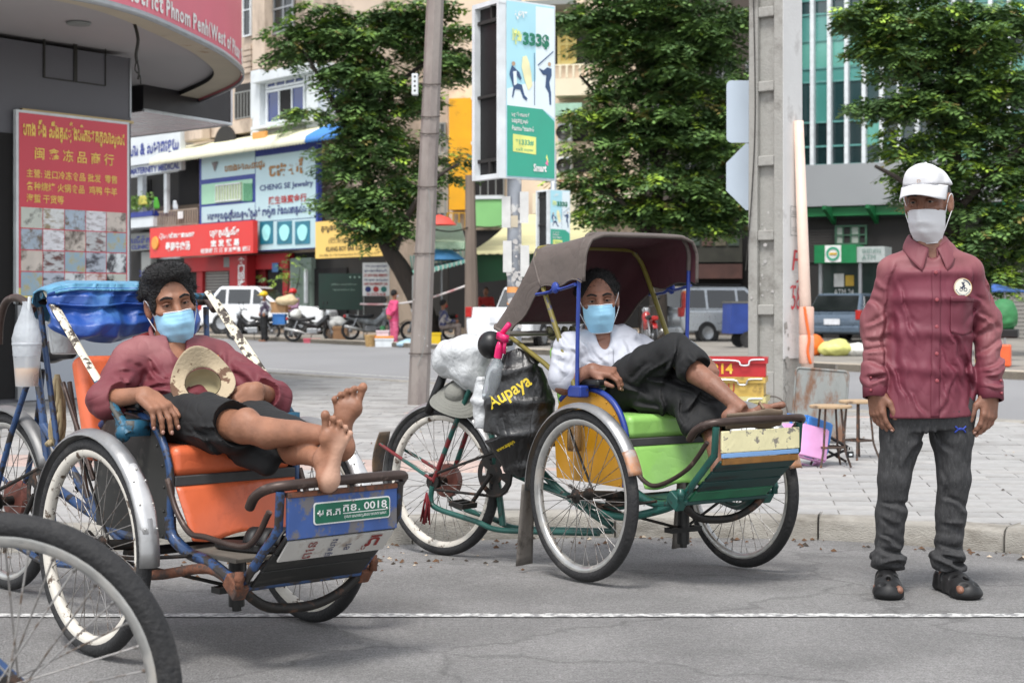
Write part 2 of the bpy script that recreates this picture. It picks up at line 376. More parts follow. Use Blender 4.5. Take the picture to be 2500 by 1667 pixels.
# ================================================================ ground, road, kerb, pavement
def gz(y):
 t=min(1,max(0,(y-6.3)/1.7));t=t*t*(3-2*t)
 u=min(1,max(0,(y-9.0)/9.0));return-0.06*t*(1-u)
PZ=0.055
m_asph=M('asphalt',(0.515,0.51,0.505),0.92,var=0.16,vs=0.9,bump=1.0,bs=110,det=9,bdist=0.014)
_nt=m_asph.node_tree;_b=_nt.nodes['Principled BSDF'];_src=_b.inputs['Base Color'].links[0].from_socket;_tc=[n for n in _nt.nodes if n.type=='TEX_COORD'][0]
for(_sc,_lo,_hi,_d,_l)in((150,0.36,0.64,0.72,1.25),(45,0.40,0.66,0.86,1.10),(2.6,0.35,0.70,0.84,1.10)):
 _n=_nt.nodes.new('ShaderNodeTexNoise');_n.inputs['Scale'].default_value=_sc;_n.inputs['Detail'].default_value=3;_nt.links.new(_tc.outputs['Object'],_n.inputs['Vector'])
 _r=_nt.nodes.new('ShaderNodeMapRange');_nt.links.new(_n.outputs[0],_r.inputs[0]);_r.inputs[1].default_value=_lo;_r.inputs[2].default_value=_hi;_r.inputs[3].default_value=_d;_r.inputs[4].default_value=_l
 _m=_nt.nodes.new('ShaderNodeMix');_m.data_type='RGBA';_m.blend_type='MULTIPLY';_m.inputs[0].default_value=1;_nt.links.new(_src,_m.inputs[6]);_nt.links.new(_r.outputs[0],_m.inputs[7]);_src=_m.outputs[2]
for(_kind,_sc,_lo,_hi,_d,_l)in(('n',1.1,0.60,0.72,1.0,0.80),('v',0.55,0.0,0.012,0.72,1.0)):
 if _kind=='n':_n=_nt.nodes.new('ShaderNodeTexNoise');_n.inputs['Detail'].default_value=6
 else:_n=_nt.nodes.new('ShaderNodeTexVoronoi');_n.feature='DISTANCE_TO_EDGE'
 _n.inputs['Scale'].default_value=_sc;_v=_tc.outputs['Object']
 if _kind=='v':
  _w=_nt.nodes.new('ShaderNodeTexNoise');_w.inputs['Scale'].default_value=3;_w.inputs['Detail'].default_value=6;_nt.links.new(_v,_w.inputs['Vector']);_a=_nt.nodes.new('ShaderNodeMix');_a.data_type='RGBA';_a.blend_type='ADD';_a.inputs[0].default_value=0.5;_nt.links.new(_v,_a.inputs[6]);_nt.links.new(_w.outputs[1],_a.inputs[7]);_v=_a.outputs[2]
 _nt.links.new(_v,_n.inputs['Vector'])
 _r=_nt.nodes.new('ShaderNodeMapRange');_nt.links.new(_n.outputs[0],_r.inputs[0]);_r.inputs[1].default_value=_lo;_r.inputs[2].default_value=_hi;_r.inputs[3].default_value=_d;_r.inputs[4].default_value=_l
 _m=_nt.nodes.new('ShaderNodeMix');_m.data_type='RGBA';_m.blend_type='MULTIPLY';_m.inputs[0].default_value=1;_nt.links.new(_src,_m.inputs[6]);_nt.links.new(_r.outputs[0],_m.inputs[7]);_src=_m.outputs[2]
_nt.links.new(_src,_b.inputs['Base Color'])
m_asph2=M('far_asphalt',(0.52,0.52,0.525),0.9,var=0.07,vs=0.5,bump=0.4,bs=60,aniso=(1,0.4,1))
b=MB()
ys=[-30,-5,0,2,3,4,5,5.6,6.0,6.3]+[6.3+0.12*i for i in range(1,16)]+[8.4,8.8,9.5,11,13,15,17,18.5,22,30,45,60,90,150,300,600]
xs=[-600,-200,-60,-20,-8,-4,-2,0,2,4,8,20,60,200,600]
for y in ys:
 for x in xs:b.v.append((x,y,gz(y)-(0.012 if y>9 else 0)))
w=len(xs)
for i in range(len(ys)-1):
 for j in range(w-1):b.f.append((i*w+j,i*w+j+1,(i+1)*w+j+1,(i+1)*w+j));b.mi.append(0)
road=tag(b.make('road',m_asph,smooth=True),kind='structure')
b=MB();b.add([(-80,132,0.0),(-80,128,0.0),(12.2,5.5,0.0),(40,-30,0.0),(90,-30,0),(60,30,0.0),(20,60,0),(0,130,0.0)],[(0,1,2,3,4,5,6,7)])
tag(b.make('far_road',m_asph2),kind='structure')
m_white=M('road_paint',(0.76,0.76,0.75),0.75,var=0.1,vs=20,col2=(0.5,0.5,0.5),thr=0.51,thrw=0.05,s2=30)
b=MB()
for i in range(60):
 x0,x1=-2.4+i*0.12,-2.4+(i+1)*0.12
 j=lambda:random.uniform(-0.007,0.007)
 b.add([(x0,5.81+j(),0.004),(x1,5.81+j(),0.004),(x1,5.872+j(),0.004),(x0,5.872+j(),0.004)],[(0,1,2,3)])
tag(b.make('road_marking',m_white),kind='structure')
KERB=bez([(-9,6.7,0),(-6,7.1,0),(-4,7.42,0),(-2.41,7.71,0),(-0.69,7.98,0),(-0.05,8.2,0),(0.8,8.26,0),(1.63,8.14,0),(2.39,7.66,0),(3.2,6.9,0),(4.5,5.5,0),(6,3.6,0)],10)
E0,E1=Vector((-30,61.2,0)),Vector((13,4.0,0))
def inside(x,y):
 ey=E0.y+(x-E0.x)*(E1.y-E0.y)/(E1.x-E0.x)
 if y>ey-0.25:return False
 for i in range(len(KERB)-1):
  if KERB[i].x<=x<=KERB[i+1].x:
   t=(x-KERB[i].x)/(KERB[i+1].x-KERB[i].x);return y>KERB[i].y+t*(KERB[i+1].y-KERB[i].y)+0.19
 return x<KERB[0].x
m_pbase=M('pavement_joint',(0.56,0.55,0.53),0.95,var=0.2,vs=8)
kb=[(p.x,p.y)for p in KERB]
poly=[(x,y+0.10)for x,y in kb]+[(13,4.0),(-30,61.2),(-30,6.0)]
b=MB();b.prism(poly,PZ-0.008+0.12,Matrix.Translation((0,0,-0.12)))
pav=tag(b.make('pavement',m_pbase),kind='structure')
m_pv=[M('paver_grey_%d'%i,c,0.85,var=0.10,vs=7,bump=0.35,bs=60,col2=(0.48,0.47,0.455),thr=0.60,thrw=0.16,s2=2.2)for i,c in enumerate([(0.625,0.622,0.615),(0.61,0.607,0.602),(0.64,0.634,0.624),(0.59,0.587,0.58)])]
m_pr=[M('paver_red_%d'%i,c,0.85,var=0.12,vs=7,bump=0.35,bs=60)for i,c in enumerate([(0.69,0.61,0.575),(0.66,0.59,0.56)])]
PW,PD=0.40,0.20
rows=[]
ang=R(-8)
for j in range(-20,110):
 for i in range(-60,60):
  u=(i+0.5*(j%2))*PW;v=8+j*PD
  x=u*math.cos(ang)-(v-8)*math.sin(ang);y=8+u*math.sin(ang)+(v-8)*math.cos(ang)
  if not inside(x,y)or abs(x)>0.36*y+0.5 or y>24:continue
  red=12<=j<=15 and x<0.2 or(j==40 and x>-1)
  rows.append((y,x,red))
rows.sort(key=lambda r:r[0]+abs(r[1])*0.1)
pmesh={}
def paver_mesh(mat):
 if mat.name not in pmesh:
  k=MB();k.box((0,0,0),(PW-0.005,PD-0.005,0.03));me=k.mesh('paver',mat,False)
  bm=bmesh.new();bm.from_mesh(me);bmesh.ops.bevel(bm,geom=[e for e in bm.edges if all(v.co.z>0 for v in e.verts)],offset=0.002,segments=1,affect='EDGES');bm.to_mesh(me);bm.free();pmesh[mat.name]=me
 return pmesh[mat.name]
rest=MB()
for n,(y,x,red)in enumerate(rows):
 mi=random.randrange(2)if red else random.choice([0,0,0,1,1,2,3])
 z=PZ-0.015+random.uniform(-0.0025,0.0025);tx,ty=random.uniform(-0.006,0.006),random.uniform(-0.006,0.006)
 if n<290:
  o=bpy.data.objects.new('paver',paver_mesh((m_pr if red else m_pv)[mi]));COL.objects.link(o);o.parent=pav
  o.location=(x,y,z);o.rotation_euler=(tx,ty,ang+random.uniform(-0.006,0.006))
 else:
  rest.cur=(4+mi)if red else mi
  rest.box((x,y,z),(PW-0.004,PD-0.004,0.03),Euler((tx,ty,ang)))
tag(rest.make('paver',m_pv+m_pr,pav),kind='stuff')
m_kerb=M('kerb_concrete',(0.60,0.585,0.555),0.95,var=0.2,vs=4,bump=0.6,bs=70,col2=(0.42,0.40,0.365),thr=0.60,thrw=0.12,s2=3.5,aniso=(1,1,2.5))
kerb=thing('kerb',None,None);tag(kerb,kind='structure')
acc=0;start=0;seg=[]
prof=[(0.0,-0.13),(0.004,0.035),(0.015,0.064),(0.04,0.077),(0.185,0.077),(0.185,-0.13)]
dist=[0]
for i in range(1,len(KERB)):dist.append(dist[-1]+(KERB[i]-KERB[i-1]).length)
def kpt(s):
 for i in range(len(KERB)-1):
  if dist[i+1]>=s:
   t=(s-dist[i])/(dist[i+1]-dist[i]);return KERB[i].lerp(KERB[i+1],t),(KERB[i+1]-KERB[i]).normalized()
 return KERB[-1],(KERB[-1]-KERB[-2]).normalized()
s0=3.0
while s0<dist[-1]-1:
 L=random.uniform(0.85,1.05);b=MB();n=5;dz=random.uniform(-0.005,0.005);off=random.uniform(-0.004,0.004)
 for q in range(n+1):
  p,t=kpt(s0+0.004+(L-0.008)*q/n);nr=Vector((-t.y,t.x,0))
  for(a,z)in prof:b.v.append(tuple(p+nr*(a+off)+Vector((0,0,z+dz-0.02))))
 k=len(prof)
 for q in range(n):
  for e in range(k):b.f.append((q*k+e,(q+1)*k+e,(q+1)*k+(e+1)%k,q*k+(e+1)%k)[::-1]);b.mi.append(0)
 b.f+=[tuple(range(k)),tuple(n*k+e for e in range(k))[::-1]];b.mi+=[0,0]
 b.make('kerb_stone',m_kerb,kerb,bev=0.008);s0+=L
b=MB();dE=(E1-E0).normalized();nE=Vector((-dE.y,dE.x,0))
b.box(((E0+E1)/2+Vector((0,0,0.03))),(1,1,1));b.v=[];b.f=[];b.mi=[]
def strip(b,a,c,w,z0,z1):
 d=(c-a).normalized();n=Vector((-d.y,d.x,0))*w;b.add([a+Vector((0,0,z0)),c+Vector((0,0,z0)),c+n+Vector((0,0,z0)),a+n+Vector((0,0,z0)),a+Vector((0,0,z1)),c+Vector((0,0,z1)),c+n+Vector((0,0,z1)),a+n+Vector((0,0,z1))],[(0,3,2,1),(4,5,6,7),(0,1,5,4),(1,2,6,5),(2,3,7,6),(3,0,4,7)])
strip(b,E0-nE*0.24,E1-nE*0.24,0.24,-0.1,PZ+0.012)
tag(b.make('kerb',m_kerb,bev=0.02),kind='structure')
b=MB();strip(b,E0+nE*1.2+dE*38,E1+nE*1.2-dE*22,0.14,0.002,0.006);tag(b.make('road_marking',m_white),kind='structure')
FK=[(-60,150),(-11.7,60),(-2.8,44.5),(5.6,28.3),(8.2,24),(20,2)]
m_fpv=M('far_pavement',(0.55,0.53,0.50),0.95,var=0.15,vs=0.8,bump=0.4,bs=20,col2=(0.40,0.39,0.37),thr=0.6,thrw=0.15,s2=0.9)
b=MB();b.prism(FK+[(120,2),(120,200),(-60,200)],0.2,Matrix.Translation((0,0,-0.08)));tag(b.make('pavement',m_fpv),kind='structure')
b=MB()
for i in range(len(FK)-1):strip(b,Vector((*FK[i],0)),Vector((*FK[i+1],0)),0.25,-0.05,0.135)
tag(b.make('kerb',M('kerb_far',(0.66,0.62,0.56),0.95,var=0.15,vs=2),bev=0.02),kind='structure')
FZ=0.12
m_lit=[M('litter_brown',(0.36,0.26,0.18),0.9),M('litter_pale',(0.72,0.66,0.58),0.9),M('litter_dark',(0.22,0.19,0.16),0.9)]
b=MB()
for i in range(620):
 if i<520:
  s_=random.uniform(4,dist[-1]-3);p,t=kpt(s_);nr=Vector((-t.y,t.x,0));q=p-nr*(abs(random.gauss(0,0.16))+0.01);q.z=gz(q.y)+0.004
  if random.random()<0.35:q=Vector((random.gauss(-0.95,0.35),random.gauss(7.35,0.25),0));q.z=gz(q.y)+0.003
 else:
  q=Vector((random.uniform(-2.5,4),random.uniform(8.8,14),PZ+0.004))
 sz=random.uniform(0.004,0.014)*(1.5 if random.random()<0.1 else 1);b.cur=random.choice([0,0,0,1,2,2])
 a=random.uniform(0,6.28);u=Vector((math.cos(a),math.sin(a),random.uniform(-.2,.2)))*sz;v=Vector((-math.sin(a),math.cos(a),random.uniform(-.2,.2)))*sz*random.uniform(0.4,1)
 b.add([q-u-v,q+u-v,q+u*0.7+v,q-u+v,q+Vector((0,0,sz*0.8))],[(0,1,4),(1,2,4),(2,3,4),(3,0,4)])
tag(b.make('litter',m_lit),'brown dead leaf bits and crumbs strewn in the gutter','litter',kind='stuff')
m_dust=M('gutter_dust',(0.50,0.44,0.37),0.98,var=0.25,vs=12,bump=0.8,bs=150,alpha=1.0)
# ================================================================ buildings
class Fac:
 """a facade line from a (left) to b (right) in plan; rectangles are measured from the photograph and become real sizes on that wall"""
 def __init__(s,a,b):
  s.a=Vector((a[0],a[1],0));s.b=Vector((b[0],b[1],0));s.m=wall_matrix(a,b);s.x=(s.b-s.a).normalized();s.out=s.x.cross(Vector((0,0,1)))
 def u(s,px,off=0.0):
  k=(px-1250)/FPX;a=s.a+s.out*off;return(k*a.y-a.x)/(s.x.x-k*s.x.y)
 def d(s,u,off=0.0):return(s.a+s.out*off+s.x*u).y
 def z(s,py,u,off=0.0):return CH-(py-HY)/FPX*s.d(u,off)
 def rect(s,x0,y0,x1,y1,off=0.0):
  u0,u1=s.u(x0,off),s.u(x1,off);uc=(u0+u1)/2;z1,z0=s.z(y0,uc,off),s.z(y1,uc,off);return uc,(z0+z1)/2,u1-u0,z1-z0
 def box(s,name,r,mat,parent,t=0.1,off=0.0,bev=0.0):
  uc,zc,w,h=s.rect(*r,off+t);b=panel(s.m,uc,zc,w,h,t,off);return b.make(name,mat,parent,bev=bev)
 def raw(s,name,uc,zc,w,h,mat,parent,t=0.1,off=0.0,bev=0.0):
  return panel(s.m,uc,zc,w,h,t,off).make(name,mat,parent,bev=bev)
 def text(s,body,r,mat,parent,off=0.1,**kw):
  uc,zc,w,h=s.rect(*r,off);return txt(body,mat,parent,TM(s.m,uc,zc,off),w=w,h=h,**kw)
 def window(s,r,parent,frame,glass,off=0.0,nx=2,ny=1,sill=None,name='window',fw=0.06,shades=None):
  """framed window: recessed dark panes each its own piece, frame bars proud"""
  uc,zc,w,h=s.rect(*r,off);f=MB()
  for x_ in(uc-w/2+fw/2,uc+w/2-fw/2):pbox(f,s.m,x_,zc,fw,h,0.08,off+0.01)
  for z_ in(zc-h/2+fw/2,zc+h/2-fw/2):pbox(f,s.m,uc,z_,w-2*fw-0.004,fw,0.078,off+0.011)
  for i in range(1,nx):pbox(f,s.m,uc-w/2+w*i/nx,zc,fw*0.7,h-2*fw-0.004,0.07,off+0.012)
  for j in range(1,ny):pbox(f,s.m,uc,zc-h/2+h*j/ny,w-2*fw-0.008,fw*0.7,0.066,off+0.014)
  o=f.make(name,frame,parent)
  for i in range(nx):
   for j in range(ny):
    g=glass if not isinstance(glass,list)else glass[(i+j*nx)%len(glass)]
    panel(s.m,uc-w/2+w*(i+0.5)/nx,zc-h/2+h*(j+0.5)/ny,w/nx-fw*0.72,h/ny-fw*0.72,0.03,off+0.004).make('pane',g,o)
  if sill:panel(s.m,uc,zc-h/2-0.06,w+0.2,0.1,0.22,off).make('sill',sill,o)
  return o
def railing(F,u0,u1,z0,z1,mat,parent,off,step=0.16,name='railing',rod=0.018):
 b=MB();pbox(b,F.m,(u0+u1)/2,z1,u1-u0,0.05,0.05,off);pbox(b,F.m,(u0+u1)/2,z0,u1-u0,0.04,0.04,off+0.005)
 n=int((u1-u0)/step)
 for i in range(n+1):pbox(b,F.m,u0+(u1-u0)*i/n,(z0+z1)/2,rod*1.6,z1-z0-0.05,rod*1.6,off+0.012)
 return tag(b.make(name,mat,parent),kind='stuff')
def corrugated(F,u0,u1,z0,z1,o0,o1,mat,parent,pitch=0.22,name='awning',amp=0.03,ends=None):
 """sloping corrugated sheet from (offset o0, height z1) at the wall down to (o1, z0)"""
 b=MB();n=max(8,int((u1-u0)/pitch)*4)
 for i in range(n+1):
  u=u0+(u1-u0)*i/n;w=amp*math.sin(2*math.pi*(u-u0)/pitch)
  for k in range(6):
   t=k/5;z=z1+(z0-z1)*(t**1.5);b.v.append(tuple(F.m@Vector((u,z+w,o0+(o1-o0)*t))))
  b.v.append(tuple(F.m@Vector((u,z0+w-0.22,o1+0.05))))
 for i in range(n):
  for k in range(6):b.f.append((i*7+k,i*7+k+1,(i+1)*7+k+1,(i+1)*7+k));b.mi.append(0)
 return b.make(name,mat,parent,smooth=True,solid=0.03)
m_wb=M('old_beige_plaster',(0.76,0.69,0.62),0.9,var=0.12,vs=0.8,col2=(0.42,0.37,0.33),thr=0.62,thrw=0.12,s2=0.7,bump=0.2,bs=6,aniso=(1,1,0.5))
m_wpk=M('peach_plaster',(0.84,0.76,0.67),0.9,var=0.1,vs=0.7,col2=(0.50,0.42,0.36),thr=0.66,thrw=0.1,s2=0.9)
m_ww=M('white_plaster',(0.80,0.82,0.83),0.85,var=0.06,vs=0.9,col2=(0.58,0.59,0.58),thr=0.66,thrw=0.1,s2=0.9)
m_wg=M('grey_plaster',(0.52,0.53,0.52),0.9,var=0.1,vs=0.8)
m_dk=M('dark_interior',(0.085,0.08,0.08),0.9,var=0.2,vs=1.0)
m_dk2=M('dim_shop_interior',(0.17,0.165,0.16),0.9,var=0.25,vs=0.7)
m_redp=M('red_shopfront',(0.62,0.10,0.12),0.6,var=0.12,vs=1.0)
m_redsg=M('red_sign',(0.82,0.19,0.17),0.45,var=0.05,vs=0.6)
m_jew=M('pale_cyan_sign',(0.69,0.79,0.81),0.5,var=0.05,vs=0.5)
m_jewb=M('sign_blue_frame',(0.13,0.20,0.52),0.5,var=0.08,vs=1)
m_yelsg=M('yellow_sign',(0.90,0.75,0.40),0.5,var=0.04,vs=0.6)
m_navy=M('navy_lettering',(0.12,0.17,0.42),0.5);m_gold=M('gold_lettering',(0.58,0.40,0.16),0.45);m_ltred=M('red_lettering',(0.66,0.16,0.15),0.5);m_wht=M('white_lettering',(0.88,0.88,0.87),0.5);m_blk=M('black_lettering',(0.10,0.09,0.06),0.5)
m_blglass=M('blue_glass',(0.13,0.20,0.42),0.12,var=0.15,vs=1.5,spec=0.7);m_dglass=M('dark_glass',(0.09,0.11,0.12),0.08,var=0.2,vs=1.0,spec=0.7)
m_frw=M('white_window_frame',(0.82,0.84,0.85),0.5);m_metal=M('galvanised_steel',(0.60,0.61,0.62),0.4,0.6,var=0.1,vs=6)
m_corr=M('cream_corrugated_sheet',(0.86,0.85,0.74),0.55,var=0.06,vs=1.2,col2=(0.66,0.62,0.50),thr=0.66,s2=1.5);m_corrb=M('blue_corrugated_sheet',(0.25,0.50,0.78),0.5,var=0.06,vs=1.2)
m_shut=M('grey_roller_shutter',(0.52,0.51,0.49),0.6,var=0.1,vs=1.0);m_cream2=M('cream_plaster',(0.86,0.82,0.72),0.9,var=0.08,vs=0.8,col2=(0.56,0.52,0.46),thr=0.68,s2=0.8)
FA=Fac((-7.36-0.64*22,62+0.77*22),(-7.36+0.64*4.2,62-0.77*4.2))
def slats(F,r,n,mat,parent,t=0.05,off=0.0,name='shutter_slat',gap=0.25):
 uc,zc,w,h=F.rect(*r,off+t)
 for i in range(n):panel(F.m,uc,zc-h/2+h*(i+0.5)/n,w,h/n*(1-gap),t,off).make(name,mat,parent)
def block(F,x0,x1,ytop,depth,mat,parent,name='wall',off=0.0,ybot=None):
 u0,u1=F.u(x0),F.u(x1);uc=(u0+u1)/2;zt=F.z(ytop,uc);zb=-0.1 if ybot is None else F.z(ybot,uc);return panel(F.m,uc,(zt+zb)/2,u1-u0,zt-zb,depth,off-depth).make(name,mat,parent)
def at_ground(F,px):p=F.a+F.x*F.u(px);return(p.x,p.y,0)
# --- A1: white clinic building at far left
bA1=thing('clinic_building','white clinic building with blue lettering and plant balcony behind the food poster','building')
block(FA,150,472,-240,9,m_ww,bA1)
FA.box('name_panel',(300,322,440,398),m_ww,bA1,0.25,0.9);FA.text('សារ & សមាពេទ្យ',(312,345,436,385),m_jewb,bA1,1.17,bold=0.03)
FA.text('MATERNITY MEDICAL',(318,404,438,420),m_jewb,bA1,1.02,bold=0.03);FA.box('lintel',(300,400,442,424),m_ww,bA1,0.2,0.8)
FA.box('balcony_recess',(318,426,448,520),m_dk2,bA1,0.03,0.0);FA.box('door',(350,440,368,500),m_dk,bA1,0.05,0.04);FA.box('column',(336,424,348,520),m_ww,bA1,0.2,0.25);FA.box('column',(400,424,407,520),m_ww,bA1,0.15,0.9)
r=FA.rect(300,500,372,524,1.2);railing(FA,r[0]-r[2]/2,r[0]+r[2]/2,r[1]-0.25,r[1]+0.3,m_metal,bA1,1.1)
FA.box('balcony_band',(300,518,372,530),m_jewb,bA1,1.2,0.0);FA.box('slab',(290,531,374,556),m_ww,bA1,1.15,0.0)
FA.box('shop_front',(300,560,372,690),m_dk2,bA1,0.03,0.0);FA.box('signboard',(300,570,370,612),m_wg,bA1,0.15,0.5);FA.text('CLINIC',(320,598,362,608),m_jewb,bA1,0.67,bold=0.03);FA.text('គលីនិក',(315,576,366,594),m_jewb,bA1,0.67,bold=0.03)
FA.box('pillar',(345,615,368,760),m_wg,bA1,0.3,0.2);FA.text('244',(340,660,360,675),m_jewb,bA1,0.55)
b=MB()
for i in range(260):
 u=FA.u(random.uniform(304,370),1.2);z=FA.z(random.gauss(498,9),u);c=FA.m@Vector((u,z,1.2+random.uniform(-.2,.15)));a=random.uniform(0,6.28);s_=random.uniform(0.05,0.13);v=Vector((math.cos(a),random.uniform(-.5,.5),math.sin(a)))*s_;w_=Vector((-math.sin(a),random.uniform(-.5,.5),math.cos(a)))*s_*0.5
 b.add([c-v,c-w_,c+v,c+w_],[(0,1,2,3)])
m_leafy=M('balcony_leaf',(0.30,0.42,0.14),0.6,var=0.3,vs=4)
tag(b.make('balcony_plants',m_leafy),'yellow green pot plants along the clinic balcony rail','plants',kind='stuff')
for(x0,y0,x1,y1,c,nm)in((378,482,388,510,(0.30,0.62,0.20),'bright green'),(340,478,360,500,(0.75,0.72,0.35),'yellow'),(425,490,433,512,(0.78,0.80,0.82),'white')):
 F=FA;uc,zc,w,h=F.rect(x0,y0,x1,y1,1.3);b=MB();b.grid(lambda u,v:F.m@Vector((uc+(u-0.5)*w*(0.6+0.4*v),zc+(0.5-v)*h,1.32+0.05*math.sin(9*u+3*v))),8,6)
 tag(b.make('hanging_cloth',M('cloth_'+nm.replace(' ','_'),c,0.8),smooth=True,solid=0.02),nm+' cloth drying at the clinic balcony','cloth','laundry on the balconies')
# --- A2: old beige building with the jewelry sign
bA2=thing('old_shophouse','old beige shophouse with blue windows, corrugated awning and shop signs','building')
block(FA,440,935,-260,9,m_wb,bA2)
FA.box('white_bay',(612,172,800,330),m_ww,bA2,0.35,0.0);FA.box('pilaster',(612,172,634,330),m_ww,bA2,0.22,0.36);FA.box('pilaster',(748,160,776,330),m_ww,bA2,0.25,0.36);FA.box('lintel',(612,168,752,190),m_ww,bA2,0.5,0.37);FA.box('sill_band',(612,298,770,306),m_ww,bA2,0.6,0.37)
FA.window((654,192,748,212),bA2,m_frw,m_blglass,0.37,4,1,fw=0.09);o=FA.window((654,214,748,298),bA2,m_frw,[m_blglass,m_dk,m_blglass],0.37,3,1,fw=0.09)
FA.window((798,168,850,252),bA2,m_frw,m_blglass,0.1,2,2,fw=0.09)
FA.box('beige_pilaster',(616,-30,646,168),m_wb,bA2,0.45,0.01)
FA.window((596,-40,616,90),bA2,m_frw,m_dglass,0.05,1,2);FA.window((648,-40,720,84),bA2,m_metal,m_dglass,0.05,3,2,fw=0.1)
slats(FA,(646,96,745,168),6,m_wb,bA2,0.12,0.02,'louvre',0.18);slats(FA,(590,110,612,180),5,m_wb,bA2,0.1,0.02,'louvre',0.2)
FA.box('balcony_opening',(574,205,612,290),m_dk2,bA2,0.02,0.0);r=FA.rect(572,225,610,288,0.4);railing(FA,r[0]-r[2]/2,r[0]+r[2]/2,r[1]-r[3]/2,r[1]+r[3]/2,m_wg,bA2,0.35,0.22)
FA.box('ledge',(500,300,615,330),m_wb,bA2,0.6,0.0);FA.box('water_tank',(448,310,490,345),m_wb,bA2,0.5,0.6,bev=0.1)
b=MB();uc,zc,w,h=FA.rect(522,330,575,360,0.7);b.lathe([(0.0,0),(w/2,0),(w/2,0.1),(w/2-0.2,0.1),(0,0.1)],24,FA.m@Matrix.Translation((uc,zc-h/2,0.62)));b.make('round_arch',m_dk2,bA2)
u0,um,u1=FA.u(372,1.5),FA.u(752,1.5),FA.u(838,1.5);za,zb=FA.z(372,(u0+um)/2,1.5),FA.z(340,(u0+um)/2,1.5)
corrugated(FA,u0,um,za+0.10,za+0.75,0.0,1.6,m_corr,bA2);corrugated(FA,um,u1,za+0.12,za+0.75,0.0,1.6,m_corrb,bA2)
js=FA.rect(487,366,776,614,0.9);jo=FA.raw('sign_panel',js[0],js[1],js[2],js[3],m_jewb,bA2,0.18,0.72)
def jr(x0,y0,x1,y1,mat,name='sign_field',off=0.90,t=0.02):return FA.box(name,(x0,y0,x1,y1),mat,jo,t,off)
jr(492,374,622,432,m_jew);jr(624,374,770,536,m_jew);jr(492,500,622,540,m_jew);jr(624,538,770,608,m_jew)
jr(492,444,616,494,M('pale_green_field',(0.62,0.80,0.68),0.5,var=0.05));o=jr(525,448,590,492,M('cream_grille_field',(0.72,0.78,0.62),0.6),off=0.925)
r=FA.rect(527,450,588,490,0.96);railing(FA,r[0]-r[2]/2,r[0]+r[2]/2,r[1]-r[3]/2,r[1]+r[3]/2,m_frw,jo,0.95,0.2,'grille')
for k in range(5):jr(594+k*4.5,448,596.5+k*4.5,492,M('green_stripe',(0.35,0.60,0.45),0.6),'stripe',0.925,0.02)
FA.text('ហាងមាសពេជ្រ',(548,398,646,420),m_gold,jo,0.94,bold=0.03);FA.text('ចេងសែ',(656,390,740,428),m_gold,jo,0.94,bold=0.04)
FA.text('CHENG SE Jewelry',(634,446,764,464),m_navy,jo,0.94,bold=0.015);FA.text('陳生珠寶金行',(656,476,748,496),m_ltred,jo,0.94,bold=0.02);FA.text('មានទទួលធ្វើក្បាលខ្សែក្រវាត់ នាឡិកា និងលេខាគ្រប់បែប',(506,506,760,534),m_navy,jo,0.94,bold=0.03)
b=MB();uc,zc,w,h=FA.rect(516,396,532,420,0.95);b.add([FA.m@Vector((uc-w/2,zc+h/2,0.95)),FA.m@Vector((uc,zc-h/2,0.95)),FA.m@Vector((uc+w/2,zc+h/2,0.95)),FA.m@Vector((uc,zc+h*0.3,1.0))],[(0,1,3),(1,2,3),(0,3,2)]);b.make('diamond_emblem',M('grey_emblem',(0.45,0.42,0.42),0.4),jo)
m_teal=M('teal_picture',(0.10,0.42,0.50),0.4,var=0.2,vs=2);m_tealw=M('pale_teal_jewel',(0.62,0.88,0.88),0.4,var=0.1,vs=4)
for(x0,x1)in((634,666),(676,712),(720,756)):
 jr(x0,540,x1,596,m_teal,'jewel_picture',0.925);uc,zc,w,h=FA.rect(x0+6,548,x1-6,588,0.96)
 b=MB();b.prism([(w*0.5*math.cos(a)*(1+0.1*math.sin(3*a)),h*0.5*math.sin(a))for a in[k*math.pi/8 for k in range(16)]],0.02,FA.m@Matrix.Translation((uc,zc,0.948)));b.make('jewel',m_tealw,jo)
ro=FA.box('red_sign_panel',(366,548,618,624),m_redsg,bA2,0.2,1.15)
FA.text('ស៊ុបសាច់គោជាណាង',(388,566,475,584),m_wht,ro,1.37,bold=0.04);FA.text('最南牛肉汤',(404,590,464,612),m_wht,ro,1.37,bold=0.03);FA.text('ហុងធ្វើហ្វូលីន',(512,555,584,580),m_wht,ro,1.37,bold=0.04);FA.text('宏 发 贸 易',(514,584,584,602),m_wht,ro,1.37,bold=0.04);FA.text('经营烟 茶 酒 批发零售 烟酒',(490,604,612,616),m_wht,ro,1.37,bold=0.02)
b=MB();uc,zc,w,h=FA.rect(366,576,384,612,1.37);b.lathe([(0,0.05),(h*0.42,0.05),(h*0.46,0.0)],20,FA.m@Matrix.Translation((uc+0.15,zc,1.36)));b.make('round_emblem',M('gold_emblem',(0.85,0.58,0.22),0.5),ro)
yo=FA.box('yellow_sign_panel',(770,536,940,628),m_yelsg,bA2,0.2,1.0)
FA.text('គ្លួងបាក់គុតតេ',(784,545,868,566),m_blk,yo,1.22,bold=0.02);FA.text('(巴生)肉骨茶',(802,578,880,594),m_blk,yo,1.22);FA.text('KLANG BOY BAK KUT TEH',(796,600,905,612),m_blk,yo,1.22,bold=0.015);FA.text('No.88e St.136 Kampuchea Krom       Tel 077',(780,618,925,625),m_blk,yo,1.22)
